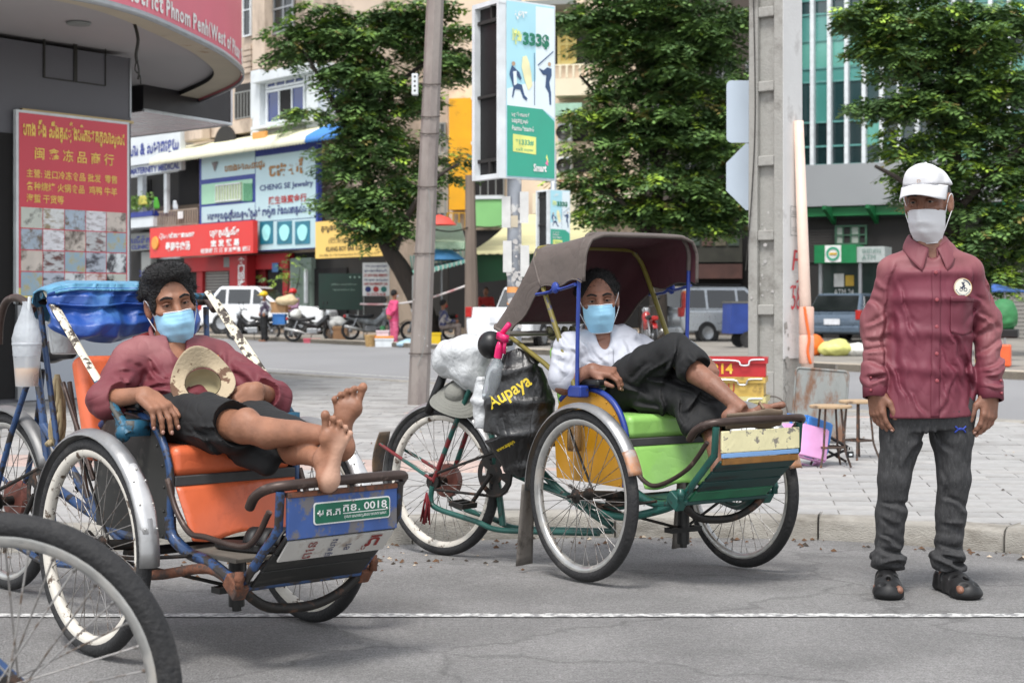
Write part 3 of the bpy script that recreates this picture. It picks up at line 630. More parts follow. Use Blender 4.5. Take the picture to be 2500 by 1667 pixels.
FA.box('ground_floor_recess',(374,622,940,800),m_dk2,bA2,0.03,0.0);FA.box('red_fascia',(450,624,702,660),m_redp,bA2,0.3,0.06);FA.box('red_pillar',(560,624,602,790),m_redp,bA2,0.4,0.37);FA.box('red_pillar',(480,660,494,790),m_redp,bA2,0.2,0.06);FA.box('red_door',(612,645,648,790),M('deep_red_door',(0.42,0.05,0.07),0.6),bA2,0.1,0.06);FA.box('red_pillar',(690,660,708,790),m_redp,bA2,0.2,0.06)
FA.text('食\n门\n回\n收',(580,628,598,700),m_wht,bA2,0.80,bold=0.03);FA.text('福\n到',(694,640,704,700),m_gold,bA2,0.28)
slats(FA,(496,662,558,712),7,m_shut,bA2,0.06,0.06);FA.box('roller_shutter',(496,714,558,790),m_shut,bA2,0.08,0.06);FA.box('upper_light',(546,628,560,652),m_wg,bA2,0.1,0.4)
FA.box('grey_green_wall',(708,630,760,790),M('grey_green_plaster',(0.50,0.56,0.52),0.9,var=0.1,vs=1),bA2,0.2,0.06);FA.box('poster',(664,642,678,664),M('blue_poster',(0.25,0.42,0.62),0.6),bA2,0.03,0.40);FA.box('white_pole',(742,656,746,740),m_frw,bA2,0.1,0.4);FA.box('doorway',(748,655,846,790),m_dk,bA2,0.06,0.07)
FA.box('iron_balcony_back',(374,500,484,548),M('dull_brown_wall',(0.40,0.35,0.30),0.9),bA2,0.04,0.0);r=FA.rect(376,514,484,550,0.9);railing(FA,r[0]-r[2]/2,r[0]+r[2]/2,r[1]-r[3]/2,r[1]+r[3]/2,M('beige_iron',(0.62,0.56,0.50),0.7),bA2,0.9,0.2,rod=0.03);FA.box('upper_recess',(436,385,484,500),m_dk,bA2,0.05,0.0);FA.box('notice',(434,516,446,534),m_wht,bA2,0.02,1.0)
FA.box('peach_sign',(616,322,648,338),M('orange_panel',(0.82,0.58,0.30),0.6),bA2,0.1,1.0)
# --- facade B: buildings straight across the street
FB=Fac((-6.2,60.5),(10.2,57.0))
bB1=thing('weathered_building','weathered grey beige building mostly hidden behind the tree and pole','building');block(FB,860,1094,-260,8,m_wb,bB1)
for(x0,y0,x1,y1)in((1060,470,1090,530),(1062,300,1090,380),(880,200,930,280),(985,40,1020,140)):FB.window((x0,y0,x1,y1),bB1,m_wg,m_dglass,0.03,2,1,sill=m_wb)
FB.box('grey_wall_panel',(1068,340,1094,520),M('stained_grey_wall',(0.62,0.60,0.56),0.9,var=0.15,vs=0.8,col2=(0.40,0.38,0.36),thr=0.55,s2=1.0),bB1,0.1,0.0);FB.box('ground_floor_recess',(860,600,1094,800),m_dk2,bB1,0.05,0.05)
bB2=thing('green_and_yellow_building','narrow building with bright yellow stair wall and green storeys','building');block(FB,1095,1182,-20,8,m_wpk,bB2)
m_yw=M('yellow_wall',(0.86,0.62,0.12),0.85,var=0.1,vs=1.0,col2=(0.62,0.45,0.14),thr=0.66,s2=1.2);m_gw=M('leaf_green_wall',(0.50,0.72,0.46),0.85,var=0.07,vs=1)
FB.box('yellow_stair_wall',(1096,240,1152,512),m_yw,bB2,0.5,0.0);FB.box('green_storey',(1154,240,1182,350),m_gw,bB2,0.3,0.0);FB.box('slab',(1150,236,1184,243),m_ww,bB2,0.5,0.31);FB.box('slab',(1150,345,1184,353),m_ww,bB2,0.5,0.31);FB.box('slab',(1150,478,1230,486),m_ww,bB2,0.7,0.31)
FB.box('dark_balcony',(1154,354,1230,476),m_dk,bB2,0.05,0.3);r=FB.rect(1154,430,1230,478,0.9);railing(FB,r[0]-r[2]/2,r[0]+r[2]/2,r[1]-r[3]/2,r[1]+r[3]/2,m_wg,bB2,0.9,0.25)
FB.box('green_parapet',(1154,487,1250,555),m_gw,bB2,0.2,0.75);r=FB.rect(1092,520,1150,560,0.6);railing(FB,r[0]-r[2]/2,r[0]+r[2]/2,r[1]-r[3]/2,r[1]+r[3]/2,M('yellow_iron',(0.70,0.52,0.14),0.6),bB2,0.55,0.22,rod=0.03);FB.box('ground_floor_recess',(1095,562,1250,800),m_dk,bB2,0.05,0.75)
bB3=thing('peach_apartment_building','peach apartment building with cream balconies, yellow shutters and air conditioners','building');block(FB,1182,1560,-280,8,m_wpk,bB3)
FB.box('cream_slab',(1282,0,1400,12),m_wg,bB3,1.3,0.0);FB.box('recess',(1350,62,1460,160),m_dk2,bB3,0.03,0.0)
so_=FB.window((1362,60,1408,158),bB3,M('yellow_shutter',(0.82,0.74,0.46),0.7,var=0.05),M('pale_yellow_louvre',(0.78,0.68,0.38),0.7),0.1,2,2,name='shutter',fw=0.12)
FB.box('balcony_slab',(1352,190,1520,232),m_cream2,bB3,1.0,0.0);r=FB.rect(1352,158,1500,192,0.9);railing(FB,r[0]-r[2]/2,r[0]+r[2]/2,r[1]-r[3]/2,r[1]+r[3]/2,m_cream2,bB3,0.9,0.22,rod=0.05)
FB.box('green_awning',(1352,252,1420,282),M('pale_green_awning',(0.60,0.74,0.66),0.7),bB3,0.9,0.0);FB.box('dark_opening',(1398,300,1470,345),m_dk,bB3,0.05,0.0);FB.box('dark_opening',(1400,380,1470,420),m_dk,bB3,0.05,0.0)
FB.box('balcony_slab',(1300,470,1560,520),m_cream2,bB3,0.9,0.0);r=FB.rect(1352,440,1520,472,0.9);railing(FB,r[0]-r[2]/2,r[0]+r[2]/2,r[1]-r[3]/2,r[1]+r[3]/2,M('orange_brown_iron',(0.55,0.38,0.26),0.7),bB3,0.85,0.22,rod=0.03)
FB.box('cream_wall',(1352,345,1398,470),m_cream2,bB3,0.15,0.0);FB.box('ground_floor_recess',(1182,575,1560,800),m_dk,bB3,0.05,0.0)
def ac_unit(F,x0,y0,x1,y1,off):
 uc,zc,w,h=F.rect(x0,y0,x1,y1,off+0.35);p=F.m@Vector((uc,zc,off+0.18));t=thing('air_conditioner',None,'air conditioner',p,math.atan2(F.x.y,F.x.x),'outdoor units on the peach facade')
 b=MB();b.box((0,0,0),(w,0.36,h));b.make('casing',m_ww,t,bev=0.02);b=MB();b.lathe([(0,0.0),(h*0.40,0.0),(h*0.42,0.03),(h*0.44,0.0)],24,Matrix.Translation((-w*0.08,-0.185,0))@Matrix.Rotation(R(90),4,'X'));b.make('fan_grille',m_blk,t,smooth=True);b=MB();b.ball((-w*0.08,-0.20,0),(h*0.1,0.02,h*0.1),8,6);b.make('fan_hub',m_wg,t);return t
for k,(y0,y1)in enumerate(((302,344),(384,425))):o=ac_unit(FB,1362,y0,1394,y1,0.16);o['label']=('upper' if k==0 else 'lower')+' of two white air conditioner units on the peach building'
bB4=thing('shaded_shop_row','dark shaded shop row behind the parked silver car and big tree','building');block(FB,1561,1915,-260,8,M('dark_brown_shop',(0.30,0.27,0.25),0.9,var=0.2,vs=0.6),bB4)
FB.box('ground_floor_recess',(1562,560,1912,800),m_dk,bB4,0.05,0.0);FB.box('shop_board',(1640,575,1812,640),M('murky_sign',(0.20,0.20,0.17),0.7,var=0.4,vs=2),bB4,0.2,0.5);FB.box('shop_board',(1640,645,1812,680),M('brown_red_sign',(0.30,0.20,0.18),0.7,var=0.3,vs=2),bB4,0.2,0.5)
for i in range(4):FB.window((1580+i*80,150,1630+i*80,260),bB4,m_wg,m_dglass,0.03,2,1,sill=m_wg);FB.window((1580+i*80,330,1630+i*80,430),bB4,m_wg,m_dglass,0.03,2,1,sill=m_wg)
for i in range(5):FB.box('menu_picture',(1650+i*32,582,1676+i*32,600),M('menu_print_%d'%(i%3),[(0.34,0.32,0.26),(0.25,0.30,0.26),(0.36,0.27,0.24)][i%3],0.6,var=0.4,vs=6),bB4,0.03,0.71)
# --- C: bank with green glass front
FC=Fac((8.0,53.0),(20.6,46.9))
bC=thing('glass_bank_building','green glass bank with white mullions, grey fascia and green beams','building')
block(FC,1868,2720,-320,10,M('bank_wall',(0.30,0.33,0.33),0.8),bC)
m_gg=[M('green_glass_%d'%i,c,0.10,var=0.12,vs=0.6,spec=0.8)for i,c in enumerate([(0.30,0.56,0.53),(0.36,0.62,0.57),(0.14,0.25,0.26),(0.11,0.19,0.20)])]
rowsC=[(-90,-10,1),(-8,25,2),(27,90,0),(92,158,1),(160,192,0),(194,292,2),(294,352,3),(354,398,3)]
uF0,uF1=FC.u(1948),FC.u(2560);nC=14
dz_=FC.d((uF0+uF1)/2)
for j,(y0,y1,k)in enumerate(rowsC):
 for i in range(nC):
  ua,ub=uF0+(uF1-uF0)*i/nC,uF0+(uF1-uF0)*(i+1)/nC;z1,z0=FC.z(y0,uF0+2.5),FC.z(y1,uF0+2.5)
  if i>10 and j%2:continue
  FC.raw('pane',(ua+ub)/2,(z0+z1)/2,ub-ua-0.03,z1-z0-0.03,m_gg[k if random.random()<0.85 else random.randrange(4)],bC,0.06,0.02+random.uniform(0,0.004))
 b=MB();pbox(b,FC.m,(uF0+uF1)/2,FC.z(y1+1,uF0+2.5),uF1-uF0,0.06,0.07,0.05);b.make('transom',M('teal_transom',(0.36,0.58,0.56),0.4),bC)
zc0,zc1=FC.z(402,uF0+2.5),FC.z(-95,uF0+2.5)
for i in range(nC+1):FC.raw('mullion',uF0+(uF1-uF0)*i/nC,(zc0+zc1)/2,0.12,zc1-zc0,m_frw,bC,0.25,0.10)
FC.raw('fascia',(uF0-0.6+uF1)/2,FC.z(452,uF0+2.5),uF1-uF0+1.2,FC.z(400,uF0+2.5)-FC.z(502,uF0+2.5),M('grey_cladding',(0.56,0.57,0.58),0.6,var=0.04,vs=0.5),bC,0.6,0.0)
m_gb=M('green_beam',(0.08,0.40,0.22),0.5,var=0.08,vs=1);FC.raw('soffit_beam',(uF0+uF1)/2,FC.z(516,uF0+2.5),uF1-uF0+0.8,0.28,m_gb,bC,0.45,0.02)
for i in range(7):b=MB();b.add([FC.m@Vector(v)for v in[(uF0+1.2+i*1.35+dx,FC.z(505,uF0+2.5)+dy,of)for dx in(-0.06,0.06)for(dy,of)in((0,0.03),(0,1.3),(-0.12,1.3),(-0.55,0.03))]],[(0,1,2,3),(7,6,5,4),(0,4,5,1),(1,5,6,2),(2,6,7,3),(3,7,4,0)]);b.make('beam_bracket',m_gb,bC)
FC.box('ground_floor_recess',(1962,530,2520,830),m_dk2,bC,0.04,-0.02+0.05)
slats(FC,(1975,560,2100,640),12,M('dark_slat',(0.22,0.21,0.20),0.7),bC,0.05,0.08,'shutter_slat',0.2);slats(FC,(2395,660,2560,835),18,m_shut,bC,0.06,0.08,'shutter_slat',0.15)
o=FC.window((2040,550,2118,598),bC,M('green_grille',(0.22,0.36,0.28),0.6),[M('pale_glass',(0.62,0.66,0.62),0.4),m_dk2],0.12,4,2)
FC.box('louvre_column',(1938,-100,1946,325),m_frw,bC,0.3,0.35);slats(FC,(1926,-60,1946,325),40,m_blk,bC,0.12,0.67,'louvre',0.45)
ab=thing('atm_booth','green and white cash machine booth with round logo beside the bank','booth')
FC.box('glass_wall',(1998,640,2140,790),M('booth_glass',(0.20,0.27,0.25),0.15,var=0.3,vs=1.0),ab,0.1,2.2);sgn=FC.box('booth_sign',(1988,598,2090,642),M('bank_green',(0.06,0.47,0.27),0.45),ab,1.0,2.2);FC.box('booth_sign_side',(2092,602,2160,640),M('pale_grey_sign',(0.66,0.69,0.68),0.5),ab,0.9,2.2);FC.text('ធនាគារ\nATM',(2104,608,2150,634),M('sign_grey_text',(0.35,0.48,0.44),0.6),ab,3.13)
FC.box('logo_tile',(2014,599,2053,640),m_wht,sgn,0.03,3.2);uc,zc,w,h=FC.rect(2017,602,2050,637,3.25);mm=FC.m@Matrix.Translation((uc,zc,3.24))
b=MB();b.lathe([(h*0.33,0.01),(h*0.48,0.01)],28,mm);b.make('logo_ring',M('logo_green',(0.18,0.60,0.46),0.5),sgn);b=MB();b.box((0,0,0),(w*0.55,h*0.16,0.02));b.v=[tuple(mm@Vector(v))for v in b.v];b.make('logo_bar',M('logo_gold',(0.80,0.66,0.25),0.5),sgn)
for(x0,x1)in((1999,2006),(2096,2103)):FC.box('post',(x0,642,x1,795),m_metal,ab,0.12,2.9)
FC.box('white_notice',(2036,668,2060,700),m_wht,ab,0.03,2.32);FC.box('yellow_notice',(2064,672,2084,698),M('yellow_notice',(0.80,0.66,0.25),0.6),ab,0.03,2.32);FC.box('green_band',(2000,728,2090,744),M('bank_green_band',(0.30,0.62,0.46),0.5),ab,0.03,2.32);FC.text('ATM 24',(2036,706,2084,720),m_wht,ab,2.33);FC.box('base',(1998,760,2140,800),m_frw,ab,0.2,2.25)
# ================================================================ corner building with the round canopy (left, near)
bR=thing('corner_building','corner building with pink round canopy and dark grey pillar','building')
pa,pb=(-6.8,16.15),(-4.49,19.3);FR=Fac(pa,pb);SOF=4.03
m_dg=M('dark_grey_cladding',(0.36,0.36,0.38),0.6,var=0.05,vs=1.5);m_lg=M('light_grey_cladding',(0.66,0.68,0.71),0.5,var=0.04,vs=1)
L_=(FR.b-FR.a).length
FR.raw('pillar',L_/2,SOF/2,L_,SOF,m_dg,bR,1.0,-1.0)
u30,u310=FR.u(48),FR.u(314)
FR.raw('base_panel',(u30+L_)/2,0.62,L_-u30,1.1,m_lg,bR,0.03,0.0);FR.raw('door_gap',u30-0.28,1.55,0.40,2.9,m_dk,bR,0.02,0.0);FR.raw('door_frame',u30-0.045,1.66,0.05,3.15,m_metal,bR,0.06,0.0);FR.raw('trim',(u30+L_)/2,3.27,L_-u30,0.03,M('brass_trim',(0.66,0.58,0.42),0.4,0.5),bR,0.05,0.0);FR.raw('corner_trim',L_-0.012,3.68,0.024,0.70,m_metal,bR,0.012,0.0)
o=MB()
uc,zc,w,h=FR.rect(108,103,258,200,0.01)
for(x_,z_,w_,h_)in((uc-w/2,zc,0.025,h),(uc+w/2,zc,0.008,h),(uc,zc-h/2,w,0.012),(uc,zc+h/2,w,0.018),(uc,zc,0.05,h)):pbox(o,FR.m,x_,zc if h_==h else z_,w_,h_,0.012,0.001+0.002*random.random())
o.make('hatch_outline',m_blk,bR)
CV=bez([(-9.0,12.5,0),(-6.0,13.9,0),(-4.35,15.2,0),(-3.78,16.1,0),(-3.50,17.5,0),(-3.33,19.1,0),(-3.42,20.7,0),(-3.98,22.2,0),(-5.1,24.1,0),(-7.0,26.0,0),(-9.5,27.2,0)],8)
m_pinks=M('pink_sign_face',(0.86,0.42,0.49),0.4,var=0.05,vs=0.8);m_sof=M('soffit_white',(0.66,0.645,0.645),0.85,var=0.04,vs=0.8);m_sofb=M('soffit_border',(0.72,0.68,0.60),0.8,var=0.08,vs=1.5,col2=(0.55,0.40,0.24),thr=0.68,thrw=0.05,s2=2.2,aniso=(1,1,1))
def offs(c,k):
 out=[]
 for i,p in enumerate(c):
  t=(c[min(i+1,len(c)-1)]-c[max(i-1,0)]).normalized();out.append(p+Vector((-t.y,t.x,0))*k)
 return out
IN=offs(CV,0.34);OUT=CV
def ribbon(A,zA,B,zB,mat,name,parent,sm=True,solid=0.0):
 b=MB();n=len(A)
 for i in range(n):b.v+=[(A[i].x,A[i].y,zA),(B[i].x,B[i].y,zB)]
 for i in range(n-1):b.f.append((2*i,2*i+1,2*i+3,2*i+2));b.mi.append(0)
 return b.make(name,mat,parent,smooth=sm,solid=solid)
fas=ribbon(OUT,SOF-0.03,OUT,SOF+1.9,m_pinks,'canopy_fascia',bR);ribbon(OUT,SOF,IN,SOF,m_sofb,'soffit_border',bR);ribbon(IN,SOF,IN,SOF+0.07,m_dk2,'soffit_step',bR)
OO=offs(CV,-0.025);ribbon(OO,SOF-0.05,OO,SOF+0.02,m_metal,'edge_strip',bR,solid=0.02)
b=MB();b.v=[(p.x,p.y,SOF+0.06)for p in IN]+[(-12,27,SOF+0.06),(-12,12.5,SOF+0.06)];b.f=[tuple(range(len(b.v)))];b.mi=[0];b.make('soffit',m_sof,bR)
b=MB();b.v=[(p.x,p.y,SOF+1.9)for p in CV]+[(-12,27,SOF+1.9),(-12,12.5,SOF+1.9)];b.f=[tuple(range(len(b.v)))];b.mi=[0];b.make('canopy_roof',m_wg,bR)
b=MB();b.lathe([(0,0),(0.12,0),(0.13,0.02),(0.10,0.03)],20,Matrix.Translation((-4.55,17.2,SOF+0.03)));b.make('ceiling_lamp',m_wg,bR)
b=MB();b.box((-6.6,21.5,SOF-0.0),(2.0,5.5,0.001));b.box((-10.2,19.5,2.4),(6.8,9,5));b.make('shop_body',m_dg,bR)
def curve_text(body,s0,size,z,mat):
 d=[0]
 for i in range(1,len(CV)):d.append(d[-1]+(CV[i]-CV[i-1]).length)
 s_=s0
 for ch in body:
  if ch==' ':s_+=size*0.38;continue
  for i in range(len(CV)-1):
   if d[i+1]>=s_:break
  p=CV[i].lerp(CV[i+1],(s_-d[i])/(d[i+1]-d[i]));t=(CV[i+1]-CV[i]).normalized();o_=Vector((t.y,-t.x,0));mt=Matrix.Identity(4)
  for r_ in range(3):mt[r_][0]=t[r_];mt[r_][1]=(0,0,1)[r_];mt[r_][2]=o_[r_];mt[r_][3]=(p+o_*0.01+Vector((0,0,z)))[r_]
  lo=ch in 'acemnorsuvwxz';hh=size*(0.72 if lo else 1.0);dy=-size*0.14 if lo else 0
  o=txt(ch,mat,fas,TM(mt,0,dy,0.0),h=hh,name='letter',bold=0.03,align='LEFT');w_=max(v.co.x*t.x+v.co.y*t.y for v in o.data.vertices)-min(v.co.x*t.x+v.co.y*t.y for v in o.data.vertices)
  s_+=w_+size*0.14
dl=[0]
for i in range(1,len(CV)):dl.append(dl[-1]+(CV[i]-CV[i-1]).length)
sref=dl[min(range(len(CV)),key=lambda i:(CV[i]-Vector((-3.60,16.95,0))).length)]
curve_text('District Phnom Penh(West of Phsar Thmei)',sref-1.0,0.175,SOF+0.17,m_wht)
b=MB();b.tube(bez([(-3.92,17.0,4.05),(-3.88,17.0,3.88),(-3.90,17.0,3.72),(-3.89,17.0,3.64)],5),0.018,6);b.tube(bez([(-3.89,17.0,3.66),(-3.87,17.0,3.55),(-3.88,17.0,3.46)],4),0.010,5);b.tube(bez([(-3.895,17.0,3.66),(-3.91,17.0,3.56),(-3.86,17.0,3.50),(-3.85,17.0,3.40)],4),0.008,5)
tag(b.make('dangling_cable',m_blk,smooth=True),'torn grey cable dangling from the round canopy soffit','cable')
sb=thing('hanging_light_box','slanted light box with white edges hanging under the pink canopy','sign',(-4.06,23.7,3.75))
q0,q1,q2=Vector((-0.89,-1.7,0)),Vector((0,0,0)),Vector((-1.94,1.8,0));q3=q0+q2
b=MB();b.prism([(p.x,p.y)for p in(q0,q1,q2,q3)],0.62);b.make('box',M('dark_sign_side',(0.16,0.15,0.16),0.5),sb);b=MB();b.prism([(p.x*0.98-0.01,p.y*0.98)for p in(q0,q1,q2,q3)],0.01,Matrix.Translation((0,0,-0.015)));b.make('underside',M('glossy_underside',(0.66,0.55,0.55),0.2,var=0.4,vs=1.5,spec=0.8),sb)
for(p,q)in((q0,q1),(q1,q2)):b=MB();b.tube([p+Vector((0,0,-0.005)),q+Vector((0,0,-0.005))],0.022,6);b.make('edge_strip',m_frw,sb)
b=MB();b.tube([q1+Vector((0.0,0,0.02)),q1+Vector((0,0,0.62))],0.022,6);b.make('edge_strip',m_frw,sb)
fp=thing('food_poster','red poster with yellow Khmer and Chinese lettering above a grid of seafood pictures','poster')
ul,ur=FR.u(36,0.06),FR.u(312,0.06);pw_=ur-ul;pc=(ul+ur)/2;ztop,zbot=3.26,1.14
FR.raw('poster_edge',pc,(ztop+zbot)/2,pw_,ztop-zbot,m_frw,fp,0.05,0.035);FR.raw('poster_field',pc,(ztop+zbot)/2+0.07,pw_-0.07,ztop-zbot-0.20,M('poster_red',(0.80,0.26,0.32),0.4,var=0.05,vs=1),fp,0.006,0.085);FR.raw('poster_foot',pc,zbot+0.10,pw_-0.07,0.135,M('poster_yellow',(0.88,0.80,0.40),0.4),fp,0.006,0.085)
m_py=M('poster_yellow_text',(0.93,0.80,0.38),0.4)
fm=FR.m;T_=lambda s_,x,z,w,h,bo=0.02,al='CENTER':txt(s_,m_py,fp,TM(fm,pc+x*pw_,z,0.096),w=w*pw_ if w else None,h=h,bold=bo,align=al)
T_('ហាង ម៉ីង ស៊ីងគ្រឿងបរិភោគក្លាស្សេ',0.0,3.06,0.90,0.25,0.03);T_('闽 鑫 冻 品 商 行',0.0,2.80,0.70,0.135,0.01);T_('主营: 进口冷冻食品 批发  零售',-0.02,2.575,0.80,0.095,0.01);T_('各种烧烤 火锅食品  鸡鸭 牛羊',-0.02,2.435,0.80,0.095,0.01);T_('海蜇 干货等',-0.26,2.30,0.32,0.095,0.01)
def photo_mat(i):
 c=[((0.78,0.80,0.76),(0.16,0.14,0.13)),((0.72,0.75,0.80),(0.28,0.29,0.33)),((0.80,0.76,0.72),(0.40,0.36,0.33)),((0.85,0.86,0.86),(0.58,0.52,0.40)),((0.85,0.87,0.88),(0.22,0.22,0.25)),((0.76,0.77,0.78),(0.38,0.22,0.20)),((0.66,0.72,0.78),(0.44,0.38,0.32)),((0.86,0.82,0.82),(0.66,0.48,0.44)),((0.60,0.70,0.76),(0.70,0.66,0.48)),((0.88,0.88,0.90),(0.68,0.66,0.67))][i%10]
 return M('seafood_print_%d'%(i%10),c[0],0.4,var=0.10,vs=5,col2=c[1],thr=0.545,thrw=0.07,s2=5+(i*3)%7,aniso=(1+(i%3),1,1+(i%2)*1.5))
for r_ in range(4):
 for c_ in range(5):
  hh=0.225 if r_<3 else 0.26;FR.raw('food_picture',pc+(c_-2)*(pw_-0.10)/5,2.085-r_*0.237-(0.018 if r_==3 else 0),(pw_-0.10)/5-0.012,hh,photo_mat(r_*5+c_*3+r_),fp,0.004,0.0915)
txt('★',M('poster_red_star',(0.80,0.25,0.15),0.5),fp,TM(fm,pc-0.2*pw_,zbot+0.10,0.096),h=0.08)
# ================================================================ trees
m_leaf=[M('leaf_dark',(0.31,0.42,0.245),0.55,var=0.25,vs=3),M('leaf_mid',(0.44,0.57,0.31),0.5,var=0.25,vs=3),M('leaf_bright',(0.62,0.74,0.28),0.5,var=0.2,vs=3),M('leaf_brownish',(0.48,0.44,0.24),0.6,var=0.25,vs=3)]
m_bark=M('bark',(0.20,0.175,0.155),0.95,var=0.3,vs=6,bump=0.8,bs=12,bdist=0.05,aniso=(1,1,0.3))
def tree(label,base,trunk,limbs,clusters,d,dens,leaf,seed,bright=0.12,spread=1.3,name='street_tree'):
 r=np.random.RandomState(seed);root=thing(name,label,'tree',base);B=Vector(base)
 b=MB();b.tube([Vector(p)-B for p in bez(trunk[0],5)],trunk[1],10)if False else b.tube([p-B for p in bez(trunk[0],5)],[trunk[1]+(trunk[2]-trunk[1])*i/(5*(len(trunk[0])-1))for i in range(5*(len(trunk[0])-1)+1)],10)
 b.make('trunk',m_bark,root,smooth=True)
 for lm in limbs:
  b=MB();n=5*(len(lm[0])-1)+1;b.tube([p-B for p in bez(lm[0],5)],[lm[1]*(1-0.75*i/n)for i in range(n)],7);b.make('limb',m_bark,root,smooth=True)
 V=[];F=[];MI=[];s=FPX/d
 for(px,py,rx,ry,br)in clusters:
  rx_,ry_=rx/s,ry/s;c=P(px,py,d);nsub=max(3,int(rx_*ry_*21*(47/d)**2));subs=[]
  for k_ in range(nsub):
   v=r.normal(size=3);v/=np.linalg.norm(v);rad=r.uniform(0.15,1.06)**0.6;dep=spread*min(rx_,ry_*1.3)*0.9;subs.append((v,rad,Vector((c.x+v[0]*rx_*rad,c.y+v[1]*dep*rad,c.z+v[2]*ry_*rad)),r.uniform(0.6,1.25)*d/47))
  for(v,rad,sc_,sr),i in[(q_,i_)for q_ in subs for i_ in range(int(dens*r.uniform(0.7,1.2)))]:
   w_=r.normal(size=3);w_/=np.linalg.norm(w_);w_[2]=w_[2]*0.75+0.2;rr_=r.uniform(0.3,1.0)**0.5
   o=sc_+Vector((w_[0]*0.50,w_[1]*0.50,w_[2]*0.27))*(sr*rr_)-B;v=0.45*v+0.75*w_
   outward=Vector((v[0],v[1],0));outward=outward.normalized()if outward.length>0.1 else Vector((1,0,0))
   yaw=math.atan2(outward.y,outward.x)+r.normal()*0.9;drop=r.uniform(0.0,0.45)+0.2*max(0,-v[2]);L=leaf*r.uniform(0.7,1.25)
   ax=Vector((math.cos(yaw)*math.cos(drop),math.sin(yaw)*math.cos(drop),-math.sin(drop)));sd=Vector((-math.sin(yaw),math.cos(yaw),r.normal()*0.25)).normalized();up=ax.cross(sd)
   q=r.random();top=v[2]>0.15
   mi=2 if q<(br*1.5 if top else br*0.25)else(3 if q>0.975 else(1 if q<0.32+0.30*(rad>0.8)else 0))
   k=3
   for j in range(k):
    t=(j+0.6)/k;p0=o+ax*(L*t)-Vector((0,0,0.18*L*t*t))
    for sg in((-1,1)if j<k-1 else(-1,1)):
     e=(sd*sg*0.9+ax*0.45+up*r.normal()*0.12-Vector((0,0,0.16))).normalized();wl=L*0.62*(1-0.45*abs(t-0.45));w=ax*(wl*0.38)
     n0=len(V);V+=[p0,p0+e*wl*0.5+w*0.75,p0+e*wl,p0+e*wl*0.5-w*0.75];F.append((n0,n0+1,n0+2,n0+3));MI.append(mi)
 me=bpy.data.meshes.new('crown');me.from_pydata([tuple(v)for v in V],[],F)
 for m in m_leaf:me.materials.append(m)
 me.polygons.foreach_set('material_index',MI);me.update();o=bpy.data.objects.new('crown',me);COL.objects.link(o);o.parent=root;return root
def WP(px,py,d):return tuple(P(px,py,d))
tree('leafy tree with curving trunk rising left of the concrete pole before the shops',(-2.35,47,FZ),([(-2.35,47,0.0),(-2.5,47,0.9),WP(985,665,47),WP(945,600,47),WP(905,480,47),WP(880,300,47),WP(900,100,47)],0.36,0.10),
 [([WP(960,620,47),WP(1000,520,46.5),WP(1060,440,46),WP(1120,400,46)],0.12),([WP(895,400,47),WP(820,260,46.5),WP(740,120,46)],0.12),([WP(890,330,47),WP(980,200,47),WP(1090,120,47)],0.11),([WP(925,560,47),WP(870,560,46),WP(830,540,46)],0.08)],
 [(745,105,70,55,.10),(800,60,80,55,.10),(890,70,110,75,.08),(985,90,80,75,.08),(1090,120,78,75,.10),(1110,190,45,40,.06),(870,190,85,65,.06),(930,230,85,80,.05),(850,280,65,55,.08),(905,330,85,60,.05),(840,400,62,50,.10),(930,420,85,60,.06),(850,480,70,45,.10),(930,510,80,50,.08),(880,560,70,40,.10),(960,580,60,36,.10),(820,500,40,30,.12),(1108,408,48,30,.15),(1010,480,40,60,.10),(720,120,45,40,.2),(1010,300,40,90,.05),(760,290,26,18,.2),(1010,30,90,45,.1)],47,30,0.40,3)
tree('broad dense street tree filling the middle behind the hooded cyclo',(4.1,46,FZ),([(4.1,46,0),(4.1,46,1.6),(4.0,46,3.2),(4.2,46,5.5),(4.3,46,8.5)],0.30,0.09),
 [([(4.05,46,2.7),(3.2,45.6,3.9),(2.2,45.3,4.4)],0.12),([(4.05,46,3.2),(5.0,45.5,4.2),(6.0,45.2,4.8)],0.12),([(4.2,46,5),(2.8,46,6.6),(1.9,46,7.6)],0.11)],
 [(1480,30,110,70,.05),(1600,40,130,90,.05),(1740,50,110,95,.05),(1450,110,70,50,.08),(1560,150,120,80,.05),(1700,170,130,90,.04),(1480,220,70,45,.08),(1600,270,120,70,.05),(1740,290,100,80,.05),(1440,285,60,32,.16),(1520,330,80,50,.10),(1660,370,110,60,.06),(1770,390,75,70,.05),(1420,370,45,28,.10),(1450,440,70,36,.08),(1560,420,90,50,.18),(1690,450,110,50,.08),(1790,460,60,50,.05),(1500,495,80,36,.25),(1600,505,90,40,.40),(1720,510,90,44,.14),(1790,520,60,40,.06),(1440,530,50,22,.40),(1660,540,80,26,.3),(1760,555,70,26,.1),(1400,60,40,26,.1)],46,30,0.40,5)
